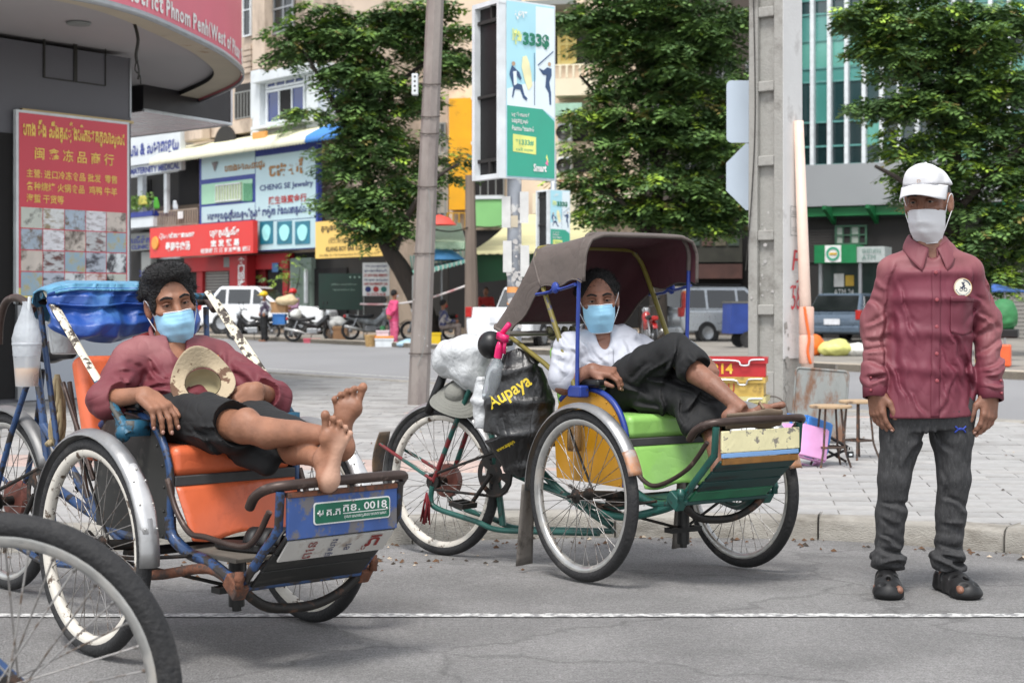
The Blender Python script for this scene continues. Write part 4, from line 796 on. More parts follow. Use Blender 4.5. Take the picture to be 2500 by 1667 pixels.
tree('bright green tree filling the upper corner behind the standing man',(8.9,33,FZ),([(8.9,33,0),(8.8,33,1.5),(8.9,33,3.5),(9.0,33,6.5)],0.25,0.08),
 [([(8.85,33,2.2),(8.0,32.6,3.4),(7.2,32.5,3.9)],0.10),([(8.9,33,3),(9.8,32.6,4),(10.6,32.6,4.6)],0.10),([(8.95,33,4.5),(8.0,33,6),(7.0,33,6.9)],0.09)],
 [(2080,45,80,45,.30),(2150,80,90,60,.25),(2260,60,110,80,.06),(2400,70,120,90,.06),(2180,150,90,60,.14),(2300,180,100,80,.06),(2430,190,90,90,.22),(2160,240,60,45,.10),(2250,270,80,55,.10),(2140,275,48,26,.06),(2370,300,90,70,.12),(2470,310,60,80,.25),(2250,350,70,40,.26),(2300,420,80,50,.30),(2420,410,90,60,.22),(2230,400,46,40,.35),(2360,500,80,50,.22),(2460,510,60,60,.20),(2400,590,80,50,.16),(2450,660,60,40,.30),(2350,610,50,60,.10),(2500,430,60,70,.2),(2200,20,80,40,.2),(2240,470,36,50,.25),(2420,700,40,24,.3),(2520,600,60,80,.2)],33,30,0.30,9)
b_=P(700,770,62)
tree('thin yellowish potted shrub beside the white car and grey doorway',(b_.x,62,FZ),([(b_.x,62,0),(b_.x,62,1.2),(b_.x+.1,62,2.2)],0.05,0.02),[([(b_.x,62,0.8),(b_.x-.4,62,1.6),(b_.x-.6,62,2.2)],0.03),([(b_.x,62,1.0),(b_.x+.4,62,1.9),(b_.x+.5,62,2.6)],0.03)],[(700,690,34,32,.4),(712,650,20,26,.4),(680,680,20,18,.4)],62,8,0.28,12,name='shrub')
b_=P(712,305,60.5);tree('green window plant trailing from the sill of the blue window',tuple(FA.m@Vector((FA.u(712,0.9),FA.z(312,FA.u(712,0.9),0.9),0.9))),([tuple(FA.m@Vector((FA.u(712,0.9),FA.z(312,FA.u(712,0.9),0.9),0.9))),tuple(FA.m@Vector((FA.u(712,0.9),FA.z(285,FA.u(712,0.9),0.9),0.9)))],0.03,0.02),[],[(712,290,24,20,.5),(720,300,20,18,.3)],FA.d(FA.u(712,0.9),0.9),10,0.30,14,name='window_plant')
# ================================================================ poles and signs on the island
m_conc=M('pole_concrete',(0.56,0.53,0.51),0.9,var=0.10,vs=3,bump=0.4,bs=40,col2=(0.44,0.40,0.39),thr=0.58,thrw=0.12,s2=2.5,aniso=(1,1,0.4))
m_conc2=M('grey_concrete',(0.60,0.595,0.575),0.9,var=0.10,vs=4,bump=0.5,bs=45,col2=(0.46,0.45,0.43),thr=0.6,thrw=0.1,s2=4);m_concw=M('whitewashed_concrete',(0.80,0.80,0.795),0.85,var=0.05,vs=3,bump=0.3,bs=40,col2=(0.64,0.63,0.62),thr=0.66,thrw=0.08,s2=3)
m_paper=M('torn_paper',(0.76,0.76,0.75),0.8,var=0.1,vs=12);m_scr=M('faded_scrap',(0.68,0.67,0.66),0.85,var=0.12,vs=15)
def scraps(parent,pts,nrm,n,size,seed,name='paper_scrap',mat=None):
 r=random.Random(seed);b=MB();N=Vector(nrm).normalized();U=Vector((0,0,1));W=N.cross(U)
 for i in range(n):
  p=pts(r);a=r.uniform(0,6.28);k=r.choice((4,5,6));rr=size*r.uniform(0.4,1.2)
  vs=[p+(W*math.cos(a+6.28*j/k)+U*math.sin(a+6.28*j/k))*rr*r.uniform(0.5,1)+N*r.uniform(0.001,0.004)for j in range(k)];b.add(vs,[tuple(range(k))])
 return tag(b.make(name,mat or m_scr,parent),kind='stuff')
t=thing('concrete_pole','slim eight-sided concrete lamp pole left of the two cyclos on the paving','pole',(-1.01,17.6,PZ))
b=MB();b.tube([(0,0,-0.1),(0.375,0.1,9.0)],[0.116,0.070],8,cap=True);b.make('shaft',m_conc,t)
for z in(0.55,1.62,2.35,2.92,3.10,3.45):b=MB();r_=0.117-0.0051*z;b.tube([(0.0417*z+(r_+0.006)*math.cos(a*math.pi/8),0.011*z+(r_+0.006)*math.sin(a*math.pi/8),z+(0.02*math.sin(a*math.pi/8)if z>2 else 0))for a in range(16)],0.006,5,closed=True);b.make('wire_band',M('rusty_wire',(0.34,0.31,0.29),0.6,0.4),t)
b=MB();b.box((-0.03,-0.02,3.43),(0.07,0.10,0.23));o=b.make('meter_box',m_ww,t,bev=0.01)
for k in range(4):b=MB();b.lathe([(0,0),(0.012,0)],10,Matrix.Translation((-0.03,-0.071,3.36+k*0.05))@Matrix.Rotation(R(90),4,'X'));b.make('hole',m_blk,o)
scraps(t,lambda r:Vector((r.uniform(-0.08,0.08)+0.03,-0.125,r.uniform(0.4,1.6))),(0,-1,0),6,0.014,4)
b=MB();b.tube(bez([(0.0,-0.12,0.42),(0.09,-0.13,0.75),(0.14,-0.13,1.9),(0.12,-0.10,2.3)],6),0.004,5);b.make('loose_wire',m_wg,t)
t=thing('square_concrete_pole','massive square concrete pole with recesses, white painted side and red graffiti','pole',(2.57,16.0,PZ),R(-36))
m_red=M('red_spray_paint',(0.74,0.27,0.30),0.7,var=0.2,vs=15)
def taper(z):return 1.06-0.012*z
W1,W2=0.36,0.40
b=MB()
for z0,z1 in((-0.1,9.0),):
 for(cx,cy,sx,sy,mi)in((0.0,0.03,W1,W2-0.06,0),):
  vs=[]
  for z in(z0,z1):
   k=taper(z);vs+=[((cx+a*sx/2)*k,(cy+c_*sy/2)*k,z)for a,c_ in((-1,-1),(1,-1),(1,1),(-1,1))]
  b.add(vs,[(0,3,2,1),(4,5,6,7),(0,1,5,4),(1,2,6,5),(2,3,7,6),(3,0,4,7)])
b.make('shaft',m_conc2,t)
for sx in(-1,1):
 b=MB();vs=[]
 for z in(-0.1,9.0):
  k=taper(z);x0,x1=(0.5*W1*sx,0.5*W1*sx-0.095*sx);vs+=[(x0*k,-W2/2*k,z),(x1*k,-W2/2*k,z),(x1*k,(-W2/2+0.061)*k,z),(x0*k,(-W2/2+0.061)*k,z)]
 b.add(vs,[(0,3,2,1),(4,5,6,7),(0,1,5,4),(1,2,6,5),(2,3,7,6),(3,0,4,7)]);b.make('rail',m_conc2,t,bev=0.01)
for i in range(11):
 z=0.30+i*0.72+(0.0 if i else-0.15);h=0.10 if i else 0.55;k=taper(z);b=MB();b.box((0,(-W2/2+0.030)*k,z),((W1-0.194)*k,0.058*k,h));b.make('rung',m_conc2,t,bev=0.012)
b=MB();vs=[]
for z in(0.55,9.0):k=taper(z);vs+=[(W1/2*k+0.001,-W2/2*k,z),(W1/2*k+0.006,-W2/2*k,z),(W1/2*k+0.006,W2/2*k,z),(W1/2*k+0.001,W2/2*k,z)]
b.add(vs,[(0,3,2,1),(4,5,6,7),(0,1,5,4),(1,2,6,5),(2,3,7,6),(3,0,4,7)]);wf=b.make('white_face',m_concw,t)
GM=Matrix(((0,0,1,W1/2*1.055+0.012),(1,0,0,0),(0,1,0,0),(0,0,0,1)))
txt('F.',m_red,wf,TM(GM,0.06,1.50,0),w=0.20,h=0.20,bold=0.0,shear=0.2,name='graffiti');txt('58',m_red,wf,TM(GM,0.05,1.14,0),w=0.22,h=0.24,bold=0.0,shear=0.25,name='graffiti');txt('- -',m_red,wf,TM(GM,0.02,1.27,0,0.4),w=0.2,h=0.02,name='graffiti')
b=MB()
for(x,y,w_,h_)in((0.03,2.02,0.20,0.006),(0.03,1.74,0.20,0.006),(-0.07,1.88,0.006,0.28),(0.13,1.88,0.006,0.28),(0.03,1.92,0.16,0.006)):pbox(b,GM,x,y,w_,h_,0.002,0.001)
b.make('stencil',m_wg,wf);txt('សេវា',m_wg,wf,TM(GM,0.03,1.96,0.002),w=0.14,h=0.05);txt('01278',m_wg,wf,TM(GM,0.03,1.80,0.002),w=0.14,h=0.05)
scraps(t,lambda r:Vector((r.choice((r.uniform(-0.17,-0.1),r.uniform(0.1,0.17),r.uniform(-0.08,0.08))),-0.218,r.uniform(0.4,2.3))),(0,-1,0),9,0.022,8);scraps(t,lambda r:Vector((r.uniform(-0.07,0.07),-0.150,r.uniform(0.5,2.4))),(0,-1,0),9,0.026,9);scraps(t,lambda r:Vector((W1/2*1.055+0.006,r.uniform(-0.2,-0.1),r.uniform(0.2,0.9))),(1,0,0),10,0.05,6,mat=m_conc2)
b=MB();b.tube(bez([(-0.12,-0.23,4.2),(-0.10,-0.225,3.0),(-0.13,-0.23,2.2),(-0.19,-0.25,1.4)],6),0.006,5);b.make('cable',m_blk,t)
b=MB();b.tube([(0.10+0.16*math.cos(a/12*math.pi),-0.25,0.02+0.17*math.sin(a/12*math.pi))for a in range(13)],0.007,5);b.make('wire_loop',M('rusty_wire',(0.34,0.31,0.29),0.6,0.4),t)
t=thing('conduit_pipe','pale orange plastic pipe taped upright against the square concrete pole','pipe',(2.815,15.85,PZ))
b=MB();b.tube([(0.06,0,0.0),(-0.035,0.05,2.85)],[0.062,0.048],14);b.make('pipe',M('pale_orange_plastic',(0.85,0.75,0.69),0.5,var=0.06,vs=4,col2=(0.92,0.82,0.76),thr=0.6,s2=3),t,smooth=True)
for z0,z1 in((0.50,0.78),(0.78,1.05)):b=MB();b.lathe([(0.066,z0),(0.073,z0+0.01),(0.073,z1-0.02),(0.066,z1)],18,Matrix.Translation((0.035,0.01,0)));b.make('sleeve',M('orange_pink_sleeve',(0.86,0.70,0.63),0.5),t,smooth=True)
b=MB();b.tube(bez([(0.0,-0.08,1.05),(0.02,-0.09,0.9),(0.045,-0.085,0.75),(0.03,-0.088,0.62),(0.06,-0.08,0.5)],5),0.014,6);b.make('tape',M('orange_tape',(0.88,0.40,0.15),0.5),t,smooth=True)
m_sgb=M('pale_sign_back',(0.72,0.77,0.82),0.4,0.2,var=0.03,vs=2)
t=thing('traffic_sign','back of a pale rounded traffic sign fixed behind the square pole','sign',(2.44,16.35,3.05),R(0),'traffic signs on the square pole');b=MB();b.prism(rrect(0.60,0.62,0.05),0.006,Matrix.Rotation(R(90),4,'X'));b.make('plate',m_sgb,t);b=MB();b.box((0.1,0.05,0),(0.35,0.10,0.04));b.make('bracket',m_metal,t)
t=thing('traffic_sign','back of a pale eight-sided stop sign below the rounded sign','sign',(2.47,16.35,2.40),0,'traffic signs on the square pole');b=MB();b.prism([(0.36*math.cos(R(22.5+45*k)),0.36*math.sin(R(22.5+45*k)))for k in range(8)],0.006,Matrix.Rotation(R(90),4,'X'));b.make('plate',m_sgb,t);b=MB();b.box((0.1,0.05,0),(0.35,0.10,0.04));b.make('bracket',m_metal,t)
# ---------------------------------------------------------------- advertising sign on a steel post
m_sky=M('ad_pale_blue',(0.66,0.85,0.90),0.35,var=0.06,vs=1.5);m_adw=M('ad_white',(0.86,0.91,0.93),0.35,var=0.03);m_adg=M('ad_green',(0.20,0.62,0.52),0.35,var=0.04);m_ady=M('ad_yellow',(0.86,0.88,0.50),0.4);m_adb=M('ad_navy',(0.20,0.30,0.45),0.4);m_adgr=M('ad_dark_green',(0.10,0.45,0.34),0.4);m_adt=M('ad_tan',(0.72,0.60,0.50),0.5)
m_stick=M('steel_post_stickered',(0.62,0.64,0.67),0.5,0.3,var=0.12,vs=5,col2=(0.80,0.80,0.79),thr=0.56,thrw=0.03,s2=9)
sg=thing('advertising_sign','tall green and pale blue telephone advert on a stickered steel post','sign',(0.02,14.0,PZ),0,'street advert signs')
b=MB();b.tube([(0,0.12,0),(0.0,0.12,4.6)],0.062,12);b.make('post',m_stick,sg,smooth=True)
Am=Matrix.Translation((0,0,0))@wall_matrix((-0.062,-0.02),(0.36,0.30))
aw=0.52;az0,az1=2.16,3.66;ah=az1-az0
AX=lambda x,y:(x*aw,az0+y*ah)
b=panel(Am,aw/2,(az0+az1)/2,aw+0.03,ah+0.03,0.05,-0.06);b.make('ad_frame',m_frw,sg);fo=panel(Am,aw/2,(az0+az1)/2,aw,ah,0.004,-0.008).make('ad_face',m_sky,sg)
def poly(pts,mat,name,z=0.0):b=MB();b.prism([AX(*p)for p in pts],0.0015,Am@Matrix.Translation((0,0,z)));return b.make(name,mat,fo)
poly([(0.6,0.99),(0.995,0.99),(0.995,0.35),(0.75,0.40),(0.6,0.4)],m_adw,'white_field',-0.003);poly([(0.005,0.40),(0.60,0.40),(0.60,0.56),(0.005,0.50)],m_adw,'white_field',-0.0032);poly([(0.005,0.005),(0.995,0.005),(0.995,0.335),(0.73,0.40),(0.005,0.405)],m_adg,'green_field',-0.001)
at=lambda s_,x,y,w,h,m,bo=0.0:txt(s_,m,fo,TM(Am,x*aw,az0+y*ah,0.004),w=w*aw,h=h*ah,bold=bo)
at('ស្មាត',0.28,0.925,0.26,0.05,m_wht,0.05);at('1ដុល',0.20,0.80,0.19,0.09,m_ady,0.06);at('333$',0.60,0.79,0.56,0.085,m_adgr,0.05);at('បន្ថែមការហៅ',0.27,0.355,0.36,0.030,m_wht,0.03);at('បណ្ដាញសរុប',0.26,0.318,0.34,0.030,m_wht,0.03);at('ចំណាយតិចណាស់',0.32,0.280,0.46,0.030,m_wht,0.03);poly([(0.12,0.145),(0.60,0.135),(0.60,0.235),(0.12,0.245)],m_ady,'yellow_field',0.001);at('*1333#',0.36,0.20,0.38,0.035,m_adg,0.02);at('call now',0.36,0.160,0.36,0.018,m_adg);at('Smart',0.68,0.06,0.28,0.045,m_wht,0.04)
poly([(0.80,0.085),(0.86,0.075),(0.84,0.115)],M('ad_pink',(0.85,0.45,0.62),0.4),'logo_flame',0.001);poly([(0.81,0.12),(0.87,0.09),(0.83,0.14)],m_ady,'logo_flame',0.001)
poly([(0.565,0.72),(0.575,0.72),(0.575,0.42),(0.565,0.42)],m_adb,'line',0.001)
poly([(0.06,0.60),(0.10,0.635),(0.16,0.62),(0.25,0.60),(0.30,0.565),(0.27,0.555),(0.20,0.58),(0.19,0.535),(0.30,0.53),(0.36,0.47),(0.42,0.455),(0.40,0.44),(0.33,0.455),(0.27,0.50),(0.16,0.50),(0.12,0.45),(0.10,0.455),(0.13,0.51),(0.09,0.55),(0.05,0.58)],m_adb,'figure',0.001);poly([(0.12,0.60),(0.19,0.605),(0.20,0.53),(0.14,0.52)],m_adw,'figure_shirt',0.0025);b=MB();b.lathe([(0,0.003),(0.019,0.003)],14,Am@Matrix.Translation((0.13*aw,az0+0.645*ah,0)));b.make('figure_head',m_adt,fo)
poly([(0.66,0.635),(0.76,0.625),(0.84,0.645),(0.93,0.64),(0.93,0.60),(0.88,0.56),(0.92,0.50),(0.92,0.43),(0.89,0.43),(0.87,0.50),(0.80,0.53),(0.82,0.60),(0.75,0.60)],m_adb,'figure',0.001);b=MB();b.lathe([(0,0.003),(0.018,0.003)],14,Am@Matrix.Translation((0.885*aw,az0+0.665*ah,0)));b.make('figure_head',m_adt,fo);poly([(0.64,0.655),(0.97,0.745),(0.97,0.738),(0.645,0.648)],m_adb,'line',0.001)
poly([(0.32,0.69),(0.40,0.70),(0.46,0.66),(0.50,0.60),(0.52,0.53),(0.44,0.50),(0.36,0.56),(0.30,0.63)],M('ad_cream',(0.90,0.88,0.70),0.4),'splash',0.0005)
Bm=wall_matrix((-0.31,0.34),(-0.075,-0.03))
bw=(Vector((-0.075,-0.03,0))-Vector((-0.31,0.34,0))).length
b=MB()
for(x,z,w_,h_)in((0.02,(az0+az1)/2,0.045,ah+0.02),(bw-0.02,(az0+az1)/2,0.03,ah+0.02),(bw/2,az0+0.005,bw,0.04),(bw/2,az1-0.005,bw,0.04)):pbox(b,Bm,x,z,w_,h_,0.07,-0.002*random.random())
b.make('back_frame',m_frw,sg);panel(Bm,bw/2,(az0+az1)/2,bw-0.02,ah-0.02,0.01,0.0).make('back_panel',M('black_back',(0.035,0.037,0.04),0.6),sg)
for(x_,z_,w_,h_,o_)in((0.5,0.47,bw-0.06,0.025,0.011),(0.5,0.10,bw-0.06,0.03,0.011),(0.55,0.06,0.03,0.14,0.0125),(0.5,0.90,bw-0.06,0.03,0.011),(0.62,0.95,0.025,0.12,0.0125)):panel(Bm,bw*x_,az0+ah*z_,w_,h_,0.03,o_).make('brace',m_dk2,sg)
sg2=copy_tree(sg);sg2.location=(0.98,38.6,FZ);sg2.scale=(1.12,1.12,1.02);sg2['label']='small distant copy of the telephone advert sign across the street'
for(x,z,m_)in((-0.07,1.86,0),(0.085,1.9,0),(-0.06,1.48,0),(0.09,1.44,0)):b=MB();b.box((x,0.05,z),(0.075,0.004,0.27));b.make('pinned_sheet',m_paper,sg)
for z in(1.17,1.06):b=MB();b.lathe([(0.0645,0),(0.0645,0.05)],16,Matrix.Translation((0,0.12,z))@Matrix.Rotation(R(7 if z<1.1 else 0),4,'Y'));b.make('orange_tape',M('faded_orange_tape',(0.85,0.58,0.34),0.6),sg,smooth=True)
scraps(sg,lambda r:Vector((r.uniform(-0.055,0.055),0.055,r.uniform(0.5,1.9))),(0,-1,0),46,0.035,11);b=MB();b.box((0.0,0.052,1.78),(0.06,0.004,0.1));b.make('tan_sticker',M('tan_sticker',(0.70,0.66,0.58),0.7),sg)
t=thing('wooden_pole','slender weathered wooden pole before the yellow stair wall','pole',tuple(P(1152,800,45))[:2]+(FZ,))
b=MB();b.tube([(0,0,0),(-0.05,0,4.6)],[0.20,0.13],8);b.make('shaft',M('weathered_timber',(0.46,0.41,0.37),0.9,var=0.2,vs=3,aniso=(1,1,0.2)),t)
for i,(a_,b__,sag)in enumerate([((1060,560,44),(1152,552,45),0.1),((1152,552,45),(1260,540,52),0.1),((880,742,48),(1145,695,45),0.2)]):
 A_,C_=P(*a_),P(*b__);b=MB();b.tube([A_.lerp(C_,k/12)-Vector((0,0,sag*math.sin(math.pi*k/12)))for k in range(13)],0.02 if i<2 else 0.03,5)
 tag(b.make('overhead_wire' if i<2 else 'barrier_tape',m_blk if i<2 else M('red_white_tape',(0.75,0.55,0.55),0.6,col2=(0.85,0.83,0.82),thr=0.5,s2=2),smooth=True),['black wire slung from the green awning to the wooden pole','black wire running right from the wooden pole past the green wall','red and white barrier tape strung behind the woman in pink'][i],'wire' if i<2 else 'tape')
# ================================================================ cyclo rickshaws
m_tyre=M('tyre_rubber',(0.13,0.13,0.135),0.75,var=0.25,vs=9,bump=0.5,bs=90,col2=(0.30,0.29,0.28),thr=0.64,thrw=0.1,s2=6)
m_rim=M('rim_aluminium',(0.72,0.72,0.71),0.35,0.85,var=0.15,vs=14,col2=(0.62,0.60,0.57),thr=0.58,thrw=0.08,s2=10)
m_rimw=M('rim_white_flaking',(0.80,0.78,0.74),0.6,0.0,var=0.1,vs=12,col2=(0.33,0.27,0.22),thr=0.585,thrw=0.03,s2=22)
m_spoke=M('spoke_steel',(0.62,0.61,0.60),0.35,0.8,col2=(0.33,0.27,0.22),thr=0.55,s2=30)
m_fend=M('fender_aluminium',(0.62,0.62,0.62),0.42,0.8,var=0.2,vs=5,bump=0.15,bs=25,col2=(0.42,0.41,0.40),thr=0.62,thrw=0.1,s2=7)
m_grime=M('greasy_iron',(0.13,0.12,0.11),0.6,0.3,var=0.3,vs=20,col2=(0.30,0.20,0.14),thr=0.6,thrw=0.06,s2=20)
m_rail=M('brown_steel_rail',(0.27,0.22,0.20),0.42,0.4,var=0.2,vs=12,col2=(0.40,0.34,0.31),thr=0.64,s2=15)
m_green=M('green_frame_paint',(0.09,0.30,0.27),0.42,var=0.2,vs=10,col2=(0.16,0.13,0.11),thr=0.62,thrw=0.03,s2=18,coat=0.2)
m_gred=M('green_red_frame_paint',(0.09,0.30,0.27),0.42,var=0.2,vs=10,col2=(0.42,0.10,0.11),thr=0.52,thrw=0.02,s2=11)
m_blue=M('blue_frame_paint',(0.15,0.26,0.42),0.45,var=0.3,vs=10,col2=(0.17,0.15,0.14),thr=0.52,thrw=0.03,s2=16,coat=0.2)
m_bluec=M('cobalt_paint',(0.13,0.22,0.52),0.42,var=0.2,vs=10,col2=(0.20,0.18,0.20),thr=0.64,thrw=0.03,s2=20)
m_yel=M('yellow_panel_paint',(0.74,0.53,0.10),0.45,var=0.12,vs=6,col2=(0.45,0.30,0.08),thr=0.68,thrw=0.04,s2=9,coat=0.15)
m_olive=M('olive_tube_paint',(0.45,0.41,0.18),0.5,var=0.15,vs=9,col2=(0.16,0.22,0.48),thr=0.6,thrw=0.02,s2=7)
m_dark=M('blackened_panel',(0.17,0.17,0.165),0.55,var=0.25,vs=6,col2=(0.32,0.31,0.29),thr=0.62,thrw=0.05,s2=14)
m_slatd=M('dark_board',(0.12,0.12,0.115),0.5,var=0.25,vs=8,aniso=(1,0.2,1),col2=(0.26,0.25,0.24),thr=0.64,s2=18)
m_slatg=M('green_board',(0.075,0.225,0.215),0.45,var=0.2,vs=8,col2=(0.10,0.10,0.10),thr=0.6,thrw=0.06,s2=12,aniso=(1,0.25,1))
m_cream=M('cream_board_flaking',(0.86,0.83,0.66),0.7,var=0.06,vs=8,col2=(0.52,0.50,0.46),thr=0.60,thrw=0.015,s2=16,bump=0.3,bs=30)
m_lime=M('lime_vinyl',(0.56,0.76,0.40),0.32,var=0.1,vs=3,wr=0.12,wrs=5,bump=0.25,bs=9,bdist=0.02,col2=(0.63,0.82,0.46),thr=0.6,s2=4)
m_orange=M('orange_vinyl',(0.82,0.40,0.25),0.4,var=0.1,vs=3,wr=0.1,wrs=5,bump=0.25,bs=9,bdist=0.02,col2=(0.62,0.26,0.15),thr=0.66,thrw=0.1,s2=5)
m_strap=M('grey_strap',(0.25,0.25,0.25),0.8,var=0.2,vs=20)
m_canvas=M('grey_brown_canvas',(0.355,0.32,0.30),0.62,var=0.12,vs=6,wr=0.12,wrs=5,bump=0.25,bs=14,bdist=0.02)
m_maroon=M('maroon_canvas',(0.29,0.14,0.17),0.75,var=0.15,vs=6,wr=0.1,wrs=5,bump=0.2,bs=12,bdist=0.02)
m_tarp=M('blue_tarpaulin',(0.14,0.29,0.58),0.42,var=0.16,vs=4,wr=0.2,wrs=6,wra=(1,1,0.5),bump=0.35,bs=8,bdist=0.03,col2=(0.30,0.50,0.70),thr=0.66,thrw=0.12,s2=5)
m_tarpl=M('pale_blue_tarpaulin',(0.34,0.56,0.68),0.45,var=0.12,vs=5,wr=0.4,wrs=9,wra=(0.6,1,1),bump=0.35,bs=8,bdist=0.03)
m_creampeel=M('cream_bar_peeling',(0.83,0.80,0.72),0.6,var=0.08,vs=15,col2=(0.24,0.20,0.17),thr=0.535,thrw=0.02,s2=26)
m_tealbar=M('teal_bar_paint',(0.13,0.34,0.44),0.5,var=0.2,vs=15,col2=(0.17,0.17,0.15),thr=0.54,thrw=0.03,s2=22)
m_rust=M('rusty_iron',(0.40,0.25,0.18),0.85,var=0.3,vs=25,bump=0.4,bs=80,col2=(0.25,0.20,0.18),thr=0.55,s2=22)
m_copper=M('coppery_fender_tip',(0.66,0.48,0.36),0.5,0.5,var=0.2,vs=10,col2=(0.60,0.60,0.60),thr=0.55,thrw=0.1,s2=9)
m_white=M('white_paint',(0.84,0.84,0.83),0.5,var=0.05)
m_blackp=M('black_plastic',(0.05,0.05,0.055),0.4,var=0.2)
m_platecol=M('plate_green',(0.05,0.36,0.27),0.4,var=0.06)
m_wboard=M('white_board_rusty',(0.72,0.71,0.69),0.5,var=0.08,vs=9,col2=(0.45,0.36,0.28),thr=0.66,thrw=0.06,s2=9)
m_bluefl=M('blue_board_flaking',(0.19,0.30,0.52),0.5,var=0.2,vs=9,col2=(0.38,0.37,0.38),thr=0.53,thrw=0.04,s2=16)
def wheel(parent,c,rz=0.0,Rw=0.345,tr=0.024,rim=None,nsp=36,name='wheel',single=False,camber=0.0,spr=0.0016,sparts=None):
 """wheel in the x-z plane of the parent, turned by rz about z"""
 ro=Matrix.Rotation(R(90),4,'X');b=MB()
 prof=[(Rw-tr+tr*math.cos(a),tr*1.0*math.sin(a))for a in[2*math.pi*k/14 for k in range(15)]]
 b.lathe(prof,64,ro);o=b.make(name,m_tyre,parent,smooth=True);o.location=c;o.rotation_euler=(camber,0,rz)
 r0=Rw-2*tr+0.006;b=MB()
 b.lathe([(r0+0.008,-0.017),(r0+0.004,-0.019),(r0-0.012,-0.017),(r0-0.020,-0.011),(r0-0.022,0),(r0-0.020,0.011),(r0-0.012,0.017),(r0+0.004,0.019),(r0+0.008,0.017)],64,ro);b.make('rim',rim or m_rim,o,smooth=True)
 b=MB();b.lathe([(0.0,-0.05),(0.012,-0.05),(0.014,-0.042),(0.030,-0.036),(0.030,-0.031),(0.018,-0.028),(0.017,0.028),(0.030,0.031),(0.030,0.036),(0.014,0.042),(0.012,0.05),(0.0,0.05)],18,ro)
 b.tube([(0,-0.075,0),(0,0.075,0)],0.007,8);b.make('hub',m_grime,o,auto=40)
 sp=MB()
 for k in range(nsp):
  a=2*math.pi*k/nsp;side=1 if k%2 else-1;da=(0.55 if(k//2)%2 else-0.55)
  p0=(0.028*math.cos(a+da),side*0.033,0.028*math.sin(a+da));p1=((r0-0.018)*math.cos(a),side*0.003,(r0-0.018)*math.sin(a))
  if single:q=MB();q.tube([p0,p1],spr,6,cap=False);q.tube([Vector(p1)*0.955,p1],spr*1.9,6);q.make('spoke',m_spoke,o,smooth=True)
  else:sp.tube([p0,p1],spr,5,cap=False);sp.tube([Vector(p1).lerp(Vector(p0),0.045),p1],spr*1.8,5,cap=False)
 if not single:tag(sp.make('spokes',m_spoke,o,smooth=True),kind='stuff')
 return o
def fender(parent,c,a0,a1,rz=0.0,Rf=0.372,w=0.034,mat=None,n=26,name='fender'):
 b=MB()
 def fn(u,v):
  a=R(a0+(a1-a0)*u);t=(v-0.5)*2;rr=Rf-0.020*t*t;return(rr*math.cos(a),w*t,rr*math.sin(a))
 b.grid(fn,n,8);o=b.make(name,mat or m_fend,parent,smooth=True,solid=0.003);o.location=c;o.rotation_euler=(0,0,rz);return o
def T(name,pts,r,mat,parent,n=8,mx=None,sm=5,flat=1.0):
 pts=[Vector(p)for p in pts]
 if mx is not None:pts=[mx@p for p in pts]
 b=MB();b.tube(bez(pts,sm)if len(pts)>2 and sm else pts,r,n,flat=flat);return b.make(name,mat,parent,auto=60)
def mirror(pts):return[(p[0],-p[1],p[2])for p in pts]
